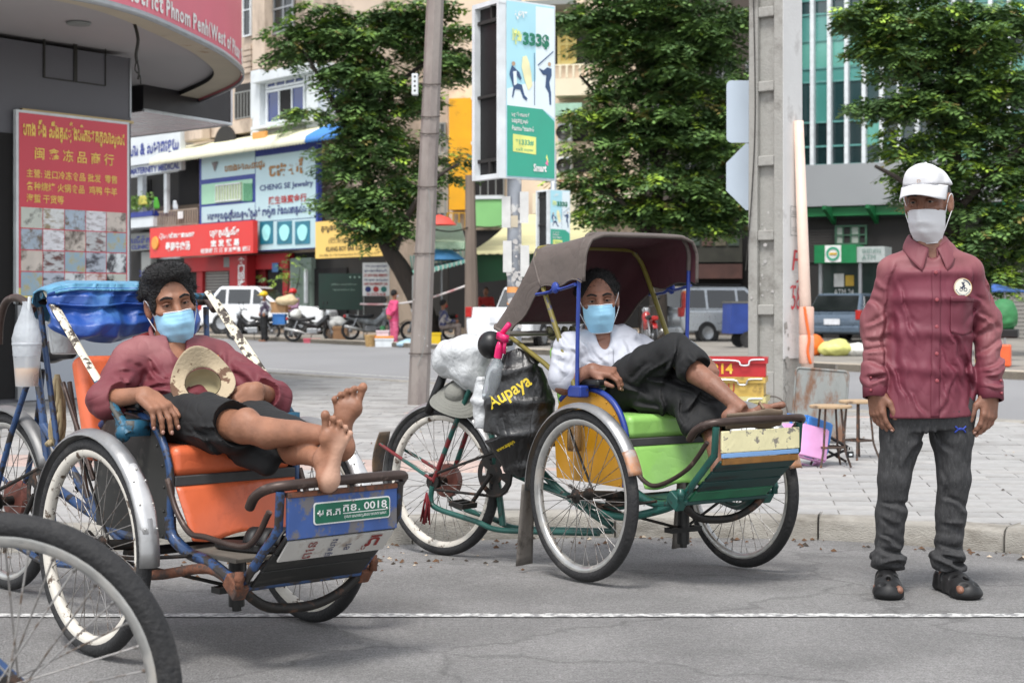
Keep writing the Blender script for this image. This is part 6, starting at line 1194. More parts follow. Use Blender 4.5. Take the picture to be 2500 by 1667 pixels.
def add_head(s,c,f,up,k=0.012,ear=1.0,hs=1.0):
 H=fr(f,up);g=lambda x,y,z:Vector(c)+H@(Vector((x,y,z))*hs)
 q=lambda*r:tuple(v*hs for v in r)
 s.ell(g(0,-0.014,0.030),q(0.074,0.094,0.086),H,k);s.ell(g(0,0.016,-0.040),q(0.060,0.070,0.074),H,0.03);s.ell(g(0,0.040,-0.094),q(0.038,0.034,0.026),H,0.03)
 for sd in(-1,1):
  s.ell(g(sd*0.043,0.052,-0.022),q(0.024,0.024,0.018),H,0.02);s.cap(g(sd*0.012,0.080,0.026),g(sd*0.048,0.066,0.024),0.011*hs,0.008*hs,0.016)
  s.ell(g(sd*0.031,0.088,0.004),q(0.019,0.014,0.0105),H,0.012,'sub')
  s.ell(g(sd*0.080,-0.006,-0.010),q(0.009,0.020*ear,0.033*ear),H@Matrix.Rotation(R(18*sd),3,'Z'),0.008);s.ell(g(sd*0.088,0.004,-0.006),q(0.007,0.011,0.020),H,0.006,'sub')
 s.cap(g(0,0.076,0.012),g(0,0.104,-0.030),0.010*hs,0.015*hs,0.014);s.ell(g(-0.013,0.092,-0.036),q(0.011,0.012,0.009),H,0.008);s.ell(g(0.013,0.092,-0.036),q(0.011,0.012,0.009),H,0.008)
 s.ell(g(0,0.080,-0.066),q(0.024,0.010,0.010),H,0.012)
 for zz in(0.044,0.056,0.068):s.cap(g(-0.034,0.080,zz),g(0.034,0.081,zz+0.003),0.0022,0.0022,0.007,'sub')
 for sd in(-1,1):s.cap(g(sd*0.007,0.094,0.022),g(sd*0.006,0.090,0.038),0.002,0.0015,0.006,'sub');s.cap(g(sd*0.020,0.082,-0.010),g(sd*0.044,0.066,-0.012),0.0022,0.0018,0.007,'sub');s.ell(g(sd*0.058,0.045,-0.055),q(0.018,0.028,0.022),H,0.02,'sub')
 return H,g
def face_bits(parent,H,g,mask,hs=1.0,brow=True,gaze=0.0,mz=0.0):
 Hm=H.to_4x4()
 for sd in(-1,1):
  b=MB();b.ball(g(sd*0.031,0.067,0.004),tuple(v*hs for v in(0.0135,0.0115,0.0068)),12,8,H);e=b.make('eye',m_eye,parent,smooth=True)
  b=MB();b.ball(g(sd*0.031+gaze,0.0765,0.0035),tuple(v*hs for v in(0.0060,0.0040,0.0052)),10,6,H);b.make('iris',m_iris,e,smooth=True)
  b=MB();b.tube([g(sd*0.046,0.071,0.004),g(sd*0.040,0.079,0.0085),g(sd*0.031,0.0825,0.0105),g(sd*0.020,0.081,0.008)],0.0036*hs,6);b.make('eyelid',MATS['skin_dark_brown'],parent,smooth=True)
  if brow:b=MB();b.tube(bez([g(sd*0.052,0.072,0.024),g(sd*0.034,0.085,0.032),g(sd*0.012,0.092,0.026)],4),[0.002,0.003,0.004,0.004,0.0045,0.0045,0.004,0.004,0.003],6);b.make('eyebrow',m_hair,parent,smooth=True)
 def fn(u,v,e=0.0):
  t=(u-0.5)*2;z=mz-0.012-0.118*v+0.006*math.cos(t*1.5)*(1-v)*1.2-0.010*(t*t)*(1-v);hw=0.066-0.004*v-0.026*max(0,v-0.45)
  yc=[0.117,0.126,0.124,0.112,0.092,0.060];q=v*5;i=min(4,int(q));f=q-i;y0=yc[i]+(yc[i+1]-yc[i])*f
  ridge=0.012*math.exp(-(t/0.22)**2)*(1-v)-0.012*(1-v)
  th=t*R(86);x=hw*math.sin(th)/math.sin(R(86));y=y0-(y0-0.016)*(1-math.cos(th))+ridge
  pl=0.0045*(0.5-abs(math.sin(v*9.5+0.25*t)))*(1-0.4*abs(t))*(v>0.12)+0.006*math.exp(-(t/0.10)**2)*max(0,1-v*1.4)+0.0015*math.sin(9*t+12*v)
  return g(x,y+pl+e,z)
 b=MB();b.grid(fn,36,30);mk=b.make('face_mask',mask,parent,smooth=True,solid=0.0025)
 for v_ in(0.0,1.0):b=MB();b.tube([fn(k/24,v_,0.001)for k in range(25)],0.0022*hs,6);b.make('mask_hem',m_loop,mk,smooth=True)
 for sd,u in((-1,0.0),(1,1.0)):
  b=MB();b.tube(bez([fn(u,0.05),g(sd*0.082,0.012,0.012),g(sd*0.087,-0.016,0.020),g(sd*0.086,-0.022,-0.02),g(sd*0.082,0.0,-0.048),fn(u,0.75)],4),0.0019,6);b.make('ear_loop',m_loop,mk,smooth=True)
def hand(s,w,f,n,th,curl=(10,20,15),spread=0.0,size=1.0,tcurl=0.3,nails=None,k=0.005):
 """w wrist, f finger direction, n palm normal, th thumb side vector"""
 w,f,n=Vector(w),Vector(f).normalized(),Vector(n);n=(n-f*n.dot(f)).normalized();sd=f.cross(n)
 if sd.dot(Vector(th))<0:sd=-sd
 Z=size;A=Matrix((sd,f,n)).transposed()
 s.ell(w+f*0.012*Z,(0.027*Z,0.03*Z,0.02*Z),A,0.02)
 s.rbox(w+f*0.050*Z,(0.040*Z,0.046*Z,0.0135*Z),A,0.012*Z,0.012);s.ell(w+f*0.032*Z+sd*0.022*Z+n*0.008*Z,(0.018*Z,0.03*Z,0.014*Z),A,0.012)
 tips=[]
 for i,(off,L,r)in enumerate(((0.0305,0.074,0.0098),(0.0105,0.082,0.0100),(-0.0105,0.076,0.0096),(-0.0300,0.060,0.0086))):
  p=w+f*(0.090-0.004*abs(i-1.2))*Z+sd*off*Z;d=(f+sd*(spread*(1.5-i)/1.5)).normalized();c=curl[i]if isinstance(curl[0],(tuple,list))else curl
  s.ell(p-n*0.004*Z,(r*1.15*Z,r*1.2*Z,r*1.0*Z),A,0.006);a=0
  for j,fr_ in enumerate((0.46,0.30,0.24)):
   a+=R(c[j]);dd=d*math.cos(a)+n*math.sin(a);e=p+dd*L*fr_*Z;s.cap(p,e,r*(1-0.08*j)*Z,r*(0.90-0.10*j)*Z,k);p=e
  nn=(n*math.cos(a)-d*math.sin(a));tips.append((p-dd*0.004*Z-nn*r*0.62*Z,dd,-nn,r*Z))
 p=w+f*0.022*Z+sd*0.026*Z+n*0.006*Z;q=p+(f*0.75+sd*0.55+n*tcurl).normalized()*0.042*Z;e=q+(f*0.95+sd*0.15+n*tcurl).normalized()*0.032*Z;e2=e+(f*1.0-sd*0.05+n*tcurl*0.8).normalized()*0.024*Z
 s.cap(p,q,0.0145*Z,0.0115*Z,0.012);s.cap(q,e,0.0115*Z,0.0105*Z,k);s.cap(e,e2,0.0105*Z,0.0088*Z,k)
 for i in range(3):s.cap(w+f*0.085*Z+sd*(0.02-0.0205*i)*Z-n*0.014*Z,w+f*0.06*Z+sd*(0.016-0.018*i)*Z-n*0.016*Z,0.002,0.001,0.008,'sub')
 if nails is not None:nails.extend(tips)
 return s
def nail_objs(tips,parent):
 for p,d,n,r in tips:
  A=Matrix((d.cross(n),d,n)).transposed();b=MB();b.ball(p,(r*0.62,r*0.80,r*0.30),8,6,A);b.make('fingernail',m_nail,parent,smooth=True)
def foot(s,heel,u,n,big,L=0.245,k=0.006):
 """heel centre, u toe direction, n sole normal, big = direction to the big-toe side"""
 heel,u,n=Vector(heel),Vector(u).normalized(),Vector(n);n=(n-u*n.dot(u)).normalized();b_=u.cross(n)
 if b_.dot(Vector(big))<0:b_=-b_
 A=Matrix((b_,u,n)).transposed();z=L/0.245
 s.ell(heel,(0.033*z,0.040*z,0.030*z),A,0.02);s.cap(heel+u*0.01,heel+u*0.10*z-b_*0.008-n*0.004,0.031*z,0.029*z,0.02)
 s.ell(heel+u*0.135*z-n*0.002,(0.046*z,0.040*z,0.023*z),A,0.02);s.ell(heel+u*0.145*z+b_*0.022*z+n*0.004,(0.022*z,0.028*z,0.019*z),A,0.014)
 s.ell(heel+u*0.075*z+b_*0.033+n*0.02,(0.018,0.035,0.018),A,0.015,'sub')
 for off,t0,t1,r in((0.029,0.165,0.208,0.0158),(0.0075,0.168,0.200,0.0115),(-0.0095,0.163,0.190,0.0108),(-0.0245,0.154,0.176,0.0105),(-0.0385,0.138,0.158,0.0105)):
  p=heel+u*(t0-0.01)*z+b_*off*1.05*z;e=heel+u*(t1+0.006)*z+b_*off*1.34*z;s.cap(p,e,r*0.72*z,r*0.86*z,0.003);s.ell(e+n*0.004,(r*z,r*1.15*z,r*0.95*z),A,0.002)
 return A
def project(bvh,p,d=(0,1,0),off=0.002,far=3.0):
 h=bvh.ray_cast(Vector(p),Vector(d),far)
 return(h[0]-Vector(d)*off,h[1])if h[0]is not None else(None,None)
def bvh_of(o):return BVHTree.FromPolygons([v.co for v in o.data.vertices],[p.vertices for p in o.data.polygons])
def drape(bvh,fn,nu,nv,d,off,name,mat,parent,solid=0.0):
 """a flat patch laid on a garment: fn(u,v) gives start points; cast along d"""
 b=MB();ok=True
 for i in range(nu+1):
  for j in range(nv+1):
   p,_=project(bvh,fn(i/nu,j/nv),d,off)
   if p is None:p=Vector(b.v[-1])if b.v else Vector(fn(i/nu,j/nv))
   b.v.append(tuple(p))
 for i in range(nu):
  for j in range(nv):b.f.append((i*(nv+1)+j,(i+1)*(nv+1)+j,(i+1)*(nv+1)+j+1,i*(nv+1)+j+1));b.mi.append(0)
 return b.make(name,mat,parent,smooth=True,solid=solid)
def collar(parent,c,H,rx,ry,mat,hgt=0.036,open_=0.5,lap=0.045,name='collar',drop=0.0,spread=0.0):
 """turned-down shirt collar: two leaves round the neck, open at the front"""
 c=Vector(c)
 for sd in(-1,1):
  def fn(u,v):
   a=R(-90)+(math.pi-open_)*u;x,y=math.cos(a)*rx,-math.sin(a)*ry
   x=math.sin((math.pi-open_)*u)*rx*sd;y=-math.cos((math.pi-open_)*u)*ry
   dip=-0.050*max(0,u-0.35)**1.3*1.6-drop*u
   if v<0.45:t=v/0.45;return c+H@Vector((x*(1-0.04*t),y*(1-0.04*t),dip+hgt*t))
   t=(v-0.45)/0.55;o=1+0.16*t+0.05*math.sin(math.pi*t);tip=lap*(0.75+0.65*max(0,u-0.5)*2*u)*t
   return c+H@Vector((x*o+sd*spread*t*u,y*o+0.016*t*u,dip+hgt-tip))
  b=MB();b.grid(fn,22,12);b.make(name,mat,parent,smooth=True,solid=0.003)
# ---------------------------------------------------------------- man standing at the right
def man_standing():
 X0,D0=1.574,6.33;loc=(X0,D0,gz(D0));sh=0
 s=SDF((-0.36,-0.30,-0.01),(0.42,0.24,1.70),0.0055)
 hc=Vector((0.030,-0.005,1.508));hf=Vector((-0.58,-1.0,-0.14));up=Vector((-0.03,0,1))
 s.loft([((0.045,0.0,1.27),0.13,0.075),((0.045,0.0,1.12),0.15,0.09),((0.035,0,0.92),0.13,0.085),((0.03,0,0.80),0.14,0.09)],0.03)
 s.cap((0.032,0.012,1.26),(0.030,0.002,1.42),0.062,0.052,0.03)
 for sg in(-1,1):s.cap((0.03+sg*0.02,-0.05,1.29),(0.03+sg*0.045,-0.03,1.40),0.010,0.010,0.02)
 H,g=add_head(s,hc,hf,up,ear=1.15,hs=1.06)
 arms={-1:[(-0.098,0.012,1.238),(-0.160,0.03,1.03),(-0.178,-0.035,0.785)],1:[(0.190,0.012,1.238),(0.270,0.04,1.03),(0.262,-0.045,0.775)]}
 nails=[]
 for sg in(-1,1):
  A=arms[sg];s.chain(A,[0.045,0.036,0.026],0.02)
  fdir=Vector((0.08,-0.12,-1))if sg<0 else Vector((-0.12,-0.10,-1));pn=Vector((0.9,0.45,0))if sg<0 else Vector((-0.55,0.8,0))
  hand(s,A[2],fdir,pn,Vector((0,-1,0))if sg<0 else Vector((-0.8,-0.7,0)),curl=((12,22,14),(14,24,16),(16,28,18),(18,28,20)),spread=0.05,size=1.08,nails=nails,tcurl=0.25)
  hx=-0.055 if sg<0 else 0.115;kx=-0.10 if sg<0 else 0.118;ax=-0.118 if sg<0 else 0.112
  s.chain([(hx,0,0.80),(kx,-0.005,0.45),(ax,0.02,0.08)],[0.06,0.038,0.030],0.02)
  foot(s,(ax,0.035,0.045),(sg*0.18,-1,-0.02),(0,0,-1),(-sg,0,0),0.235)
 body=s.mesh('person',m_skin3);body.location=loc
 tag(body,'man standing in white cap, white mask, maroon long-sleeved shirt and dark grey trousers','person')
 wear(body,lambda x,y,z:ss(0.68,0.60,z)*ss(0.4,0.5,z)*0.1)
 nail_objs(nails,body);face_bits(body,H,g,m_mwhite,1.06,mz=-0.018)
 h=SDF(hc-Vector((0.13,0.13,0.10)),hc+Vector((0.13,0.13,0.14)),0.006);h.ell(g(0,-0.022,0.022),(0.084,0.098,0.088),H,0.01);h.ell(g(0,0.085,-0.02),(0.075,0.085,0.09),H,0.01,'sub');h.plane(g(0,0,-0.035),H@Vector((0,0.1,-1)));h.mesh('hair',m_hairg,body)
 c=SDF(hc-Vector((0.14,0.22,0.06)),hc+Vector((0.14,0.14,0.18)),0.005);c.ell(g(0,-0.012,0.038),(0.092,0.112,0.096),H,0.01);c.ell(g(0.0,0.050,0.098),(0.056,0.044,0.040),H,0.045);c.ell(g(0.0,0.075,0.070),(0.062,0.030,0.05),H,0.03);c.warp(folds(71,6,50,110,0.008))
 c.plane(g(0,0,0.056),H@Vector((0,0.10,-1)));cap=c.mesh('cap',m_mwhite,body,2)
 def brim(u,v):
  a=R(-78+156*u);r=0.088+0.0*v;x=math.sin(a)*0.086;y=0.094*math.cos(a);o=v*0.078*math.cos(a*0.95)**0.7 if abs(a)<R(80)else 0
  return g(x*(1-0.02*v),y+o+0.004,0.070-0.034*v-0.016*(math.sin(a)**2)*(1+v))
 b=MB();b.grid(brim,28,8);b.make('cap_brim',m_mwhite,cap,smooth=True,solid=0.004)
 b=MB();b.ball(g(0,-0.008,0.137),0.006,8,6);b.make('cap_button',m_loop,cap,smooth=True)
 bt=M('cap_print',(0.62,0.55,0.52),0.7);txt('B',bt,cap,Matrix.Translation(g(-0.004,0.107,0.084))@(H@Matrix(((-1,0,0),(0,0,-1),(0,1,0))).inverted()if False else Matrix((H@Vector((-1,0,0)),H@Vector((0,-0.35,0.93)),H@Vector((0,0.93,0.35)))).transposed()).to_4x4(),h=0.022)
 t=SDF((-0.36,-0.26,0.62),(0.42,0.22,1.42),0.0055)
 t.loft([((0.040,0.016,1.365),0.066,0.060),((0.044,0.014,1.325),0.082,0.068),((0.046,0.012,1.285),0.135,0.078),((0.046,0.006,1.225),0.160,0.098),((0.046,0.0,1.13),0.160,0.108),((0.040,0.0,1.0),0.160,0.110),((0.026,0.0,0.86),0.172,0.115),((0.016,0.0,0.64),0.196,0.130)],0.04)
 for sg in(-1,1):
  A=arms[sg];t.cap((0.045+sg*0.10,0.014,1.262),A[0],0.048,0.058,0.04);t.chain(A,[0.055,0.050,0.042],0.02)
  w=Vector(A[2]);e=Vector(A[1]);d=(w-e).normalized()
  t.cap(w-d*0.085,w-d*0.05,0.047,0.050,0.02)
  t.cap(e+Vector((0,0.015,-0.02)),e+Vector((0,0.01,0.03)),0.054,0.054,0.03)
 f1=folds(5,9,40,95,0.015,(1,0.6,0.22));f2=folds(8,8,70,150,0.018,(0.5,0.5,1.3));f3=folds(15,7,50,110,0.010,(0.9,0.6,0.9))
 def wf(Xa,Y,Z):
  arm=np.maximum(ss(-0.115,-0.16,Xa),ss(0.205,0.245,Xa))*ss(1.22,1.05,Z);lowr=ss(1.22,0.9,Z)
  return f1(Xa,Y,Z)*(0.25+0.75*lowr)*(1-arm)+f3(Xa,Y,Z)*0.5*(1-arm)+f2(Xa,Y,Z)*arm*(0.5+0.8*ss(0.98,0.80,Z))
 t.warp(wf);ms=(2245,0.0,1445,0.0,632)
 cr=creases([(2297,806,2352,945,0.010),(2274,833,2330,945,0.008),(2262,870,2300,1000,0.007),(2155,720,2148,955,0.008),(2172,760,2196,950,-0.007),(2190,700,2215,850,0.006),(2165,880,2200,990,0.006),(2310,930,2262,1010,0.007),(2340,850,2372,990,-0.008),(2205,950,2240,1012,0.006),(2180,640,2160,720,0.005),(2365,660,2345,740,0.006),(2380,750,2350,800,-0.006),
  (2116,730,2152,765,0.008),(2112,792,2156,772,0.009),(2114,830,2160,812,-0.009),(2108,862,2155,850,0.010),(2106,890,2152,900,0.011),(2108,912,2150,918,-0.010),(2114,932,2150,925,0.010),(2120,680,2150,715,-0.006),
  (2372,730,2408,752,0.007),(2388,768,2432,806,0.009),(2384,815,2440,790,-0.008),(2386,865,2448,838,0.010),(2388,898,2450,874,0.011),(2396,922,2448,906,-0.010),(2392,940,2440,932,0.009),(2410,680,2430,740,-0.007)],(1,0),ms,5,16,(2150,700,2360,1000,1.3),0.005)
 t.warp(lambda x,y,z:cr(x,y,z)*ss(0.06,-0.02,y))
 t.plane((0,0,0.678),(0.02,0.0,-1));t.ell((0.034,-0.105,1.350),(0.038,0.085,0.075),None,0.006,'sub');t.ell((0.034,0.008,1.395),(0.060,0.058,0.06),None,0.006,'sub')
 for sg in(-1,1):
  w=Vector(arms[sg][2]);d=(w-Vector(arms[sg][1])).normalized();lim=w-d*0.002
  t.cap(lim+d*0.055,lim+d*0.10,0.055,0.055,0.004,'sub')
 shirt=t.mesh('shirt',m_shirt3,body)
 def fade(x,y,z):
  a=np.maximum(ss(-0.10,-0.17,x),ss(0.20,0.27,x));return 0.85*a*(0.45+0.55*ss(0.84,0.95,z))*(0.75+0.25*np.sin(9*z+4*y))+0.75*ss(1.20,1.29,z)+0.12*ss(0.8,0.7,z)
 wear(shirt,fade);bv=bvh_of(shirt);D=(0,1,0)
 ps=lambda x,z:(x,-0.5,z)
 pl_m=M('maroon_trim',(0.39,0.145,0.205),0.62,var=0.06,vs=4)
 drape(bv,lambda u,v:ps(0.022+0.034*u-0.012*(1-v),0.684+0.555*v),4,60,D,0.003,'placket',pl_m,shirt,0.0016)
 drape(bv,lambda u,v:ps(0.092+0.100*u,1.005+0.135*v-0.012*(0.5-abs(u-0.5))*2*(1-v)),12,14,D,0.003,'pocket',pl_m,shirt,0.002)
 drape(bv,lambda u,v:ps(0.091+0.102*u,1.118+0.024*v),12,3,D,0.0045,'pocket_hem',pl_m,shirt,0.0016)
 mb=M('maroon_button',(0.55,0.25,0.28),0.35)
 for z in(1.232,1.128,1.026,0.924,0.822):
  p,nn=project(bv,ps(0.036,z),D,0.004)
  if p is not None:b=MB();b.lathe([(0,0.002),(0.005,0.003),(0.0075,0.0015),(0.0075,-0.001),(0,-0.001)],12,Matrix.Translation(p)@Matrix.Rotation(R(90),4,'X'));b.make('button',mb,shirt,smooth=True)
 for sg in(-1,1):
  w=Vector(arms[sg][2]);e=Vector(arms[sg][1]);d=(w-e).normalized();q=d.to_track_quat('Z','Y').to_matrix().to_4x4()
  b=MB();b.lathe([(0.040,0.036),(0.0475,0.034),(0.0490,0.0),(0.0500,-0.030),(0.046,-0.034)],28,Matrix.Translation(w-d*0.002)@q);cf=b.make('cuff',pl_m,shirt,smooth=True)
  for kk in(0.015,-0.035):
   side=Vector((0.55 if sg>0 else-0.5,-0.83,0));side=(side-d*side.dot(d)).normalized();b=MB();b.ball(w+d*kk+side*0.0515,0.006,8,6);b.make('button',mb,shirt,smooth=True)
 collar(shirt,(0.034,0.008,1.352),Matrix(((-1,0,0),(0,-1,0),(0,0,1))),0.070,0.080,m_shirt3,hgt=0.040,open_=0.22,lap=0.066,drop=0.018,spread=0.030)
 for ob in shirt.children:
  if ob.name.startswith('collar'):wear(ob,lambda x,y,z:0.45+0*x)
 p,nn=project(bv,ps(0.142,1.175),D,0.0);bd=M('badge_white',(0.86,0.85,0.80),0.5,var=0.03);bm_=Matrix.Translation(p+Vector((0,-0.012,0)))@Matrix.Rotation(R(90),4,'X')@Matrix.Rotation(R(6),4,'Y')
 b=MB();b.lathe([(0,0.002),(0.035,0.002),(0.036,0.0),(0.035,-0.002),(0,-0.002)],28,bm_);bo=b.make('badge',bd,shirt)
 gold=M('badge_gold',(0.72,0.55,0.25),0.4);ink=M('badge_ink',(0.12,0.16,0.28),0.6)
 b=MB();b.lathe([(0.0335,0.0026),(0.0355,0.0026)],28,bm_);b.make('badge_ring',gold,bo)
 b=MB()
 for(cx,cy,r_)in((-0.008,-0.008,0.0065),(0.009,-0.008,0.0075)):b.lathe([(r_*0.65,0.003),(r_,0.003)],12,bm_@Matrix.Translation((cx,cy,0)))
 for(cx,cy,w_,h_,a_)in((0.0,0.004,0.017,0.005,0.7),(0.0,0.013,0.007,0.007,0),(-0.006,-0.001,0.014,0.003,-0.5),(0.004,0.001,0.004,0.014,0.2),(0.0,0.019,0.014,0.003,0.1)):b.add([(-w_/2,-h_/2,0.0032),(w_/2,-h_/2,0.0032),(w_/2,h_/2,0.0032),(-w_/2,h_/2,0.0032)],[(0,1,2,3)],bm_@Matrix.Translation((cx,cy,0))@Matrix.Rotation(a_,4,'Z'))
 for k_ in range(22):
  a_=R(20+140*k_/21)if k_<11 else R(200+140*(k_-11)/10)
  b.add([(-0.0016,-0.0022,0.003),(0.0016,-0.0022,0.003),(0.0016,0.0022,0.003),(-0.0016,0.0022,0.003)],[(0,1,2,3)],bm_@Matrix.Rotation(a_-R(90),4,'Z')@Matrix.Translation((0,0.0285,0)))
 tag(b.make('badge_print',ink,bo),kind='stuff')
 t=SDF((-0.25,-0.2,0.02),(0.30,0.2,0.82),0.0055)
 t.loft([((0.024,0.0,0.80),0.155,0.105),((0.024,0,0.70),0.172,0.112),((0.028,0.0,0.63),0.165,0.105)],0.03)
 for sg in(-1,1):
  hx=-0.068 if sg<0 else 0.125;kx=-0.100 if sg<0 else 0.130;ax=-0.118 if sg<0 else 0.114
  t.chain([(hx,0.0,0.70),(hx*0.9+kx*0.1,0.0,0.60),(kx,-0.01,0.44),(kx*0.6+ax*0.4,0.008,0.30),(ax,0.018,0.12)],[0.090,0.077,0.057,0.055,0.046],0.02)
  for zz,rr in((0.105,0.060),(0.135,0.062)):t.ell((ax,0.012,zz),(rr,rr*1.05,0.020),(0.15*sg,0.1,0),0.012)
 fa=folds(21,8,50,110,0.012,(1,0.8,0.35));fb=folds(24,7,90,160,0.016,(0.4,0.4,1.5))
 ct=creases([(2164,1037,2176,1166,0.006),(2153,1223,2207,1245,0.009),(2300,1216,2357,1244,0.009),(2146,1309,2200,1330,0.010),(2143,1344,2204,1359,0.011),(2293,1330,2350,1344,0.010),(2286,1366,2343,1380,0.011),(2257,1044,2214,1094,0.009),(2268,1044,2307,1101,0.009),(2236,1044,2200,1137,0.007),(2150,1260,2190,1275,-0.007),(2300,1270,2345,1290,-0.008),(2335,1060,2350,1180,0.006),(2290,1150,2300,1230,0.006),(2150,1375,2200,1368,-0.010),(2296,1352,2348,1362,-0.009)],(1,0),(2245,0.0,1445,0.0,632),7,14,(2145,1100,2360,1380,0.3),0.005)
 t.warp(lambda x,y,z:fa(x,y,z)+fb(x,y,z)*ss(0.34,0.12,z)+ct(x,y,z)*ss(0.05,-0.02,y));t.plane((0,0,0.082),(0,0,-1));tr=t.mesh('trousers',m_gtrs,body)
 bv=bvh_of(tr);ub=M('blue_logo',(0.16,0.25,0.62),0.6)
 for(pts)in([(-0.022,0.012),(-0.012,0.003),(0,0.0),(0.012,0.003),(0.022,0.012)],[(-0.022,-0.012),(-0.012,-0.001),(0,0.004),(0.012,-0.001),(0.022,-0.012)]):
  cv=[project(bv,(0.135+a,-0.5,0.635+c),D,0.002)[0]for a,c in pts]
  if all(v is not None for v in cv):b=MB();b.tube(bez(cv,3),0.0035,5);b.make('logo',ub,tr,smooth=True)
 for sg in(-1,1):
  ax=-0.118 if sg<0 else 0.112;q=Vector((sg*0.18,-1,0)).normalized();s2=Vector((-q.y,q.x,0));A=Matrix((s2,q,Vector((0,0,1)))).transposed();o=Vector((ax,0.045,0))
  t=SDF((ax-0.13,-0.28,-0.02),(ax+0.13,0.14,0.14),0.0045);pt=lambda u,v,z:o+q*u+s2*v+Vector((0,0,z))
  t.loft([(pt(-0.02,0,0.018),0.040,0.018),(pt(0.08,0,0.018),0.042,0.018),(pt(0.16,0,0.018),0.053,0.018),(pt(0.205,0,0.018),0.050,0.016)],0.02,side=tuple(s2));t.ell(pt(-0.02,0,0.018),(0.040,0.036,0.018),A,0.02);t.ell(pt(0.200,0,0.02),(0.052,0.042,0.020),A,0.02)
  t.ell(pt(0.165,0,0.035),(0.052,0.075,0.040),A,0.02);t.cap(pt(0.05,0,0.05),pt(0.13,0,0.045),0.046,0.046,0.02);t.ell(pt(-0.01,0,0.05),(0.042,0.042,0.04),A,0.02)
  t.ell(pt(0.01,0,0.105),(0.036,0.060,0.055),A,0.006,'sub')
  for(u,v,a_)in((0.175,0.0,0),(0.135,0.030,0.5),(0.135,-0.030,-0.5),(0.21,0.028,0.9),(0.21,-0.028,-0.9),(0.06,0.046,1.4),(0.06,-0.046,-1.4)):t.ell(pt(u,v,0.066),(0.0085,0.022,0.022),A@Matrix.Rotation(a_,3,'Z'),0.004,'sub')
  t.mesh('sandal',m_sandal,body)
 return body
man3=man_standing()
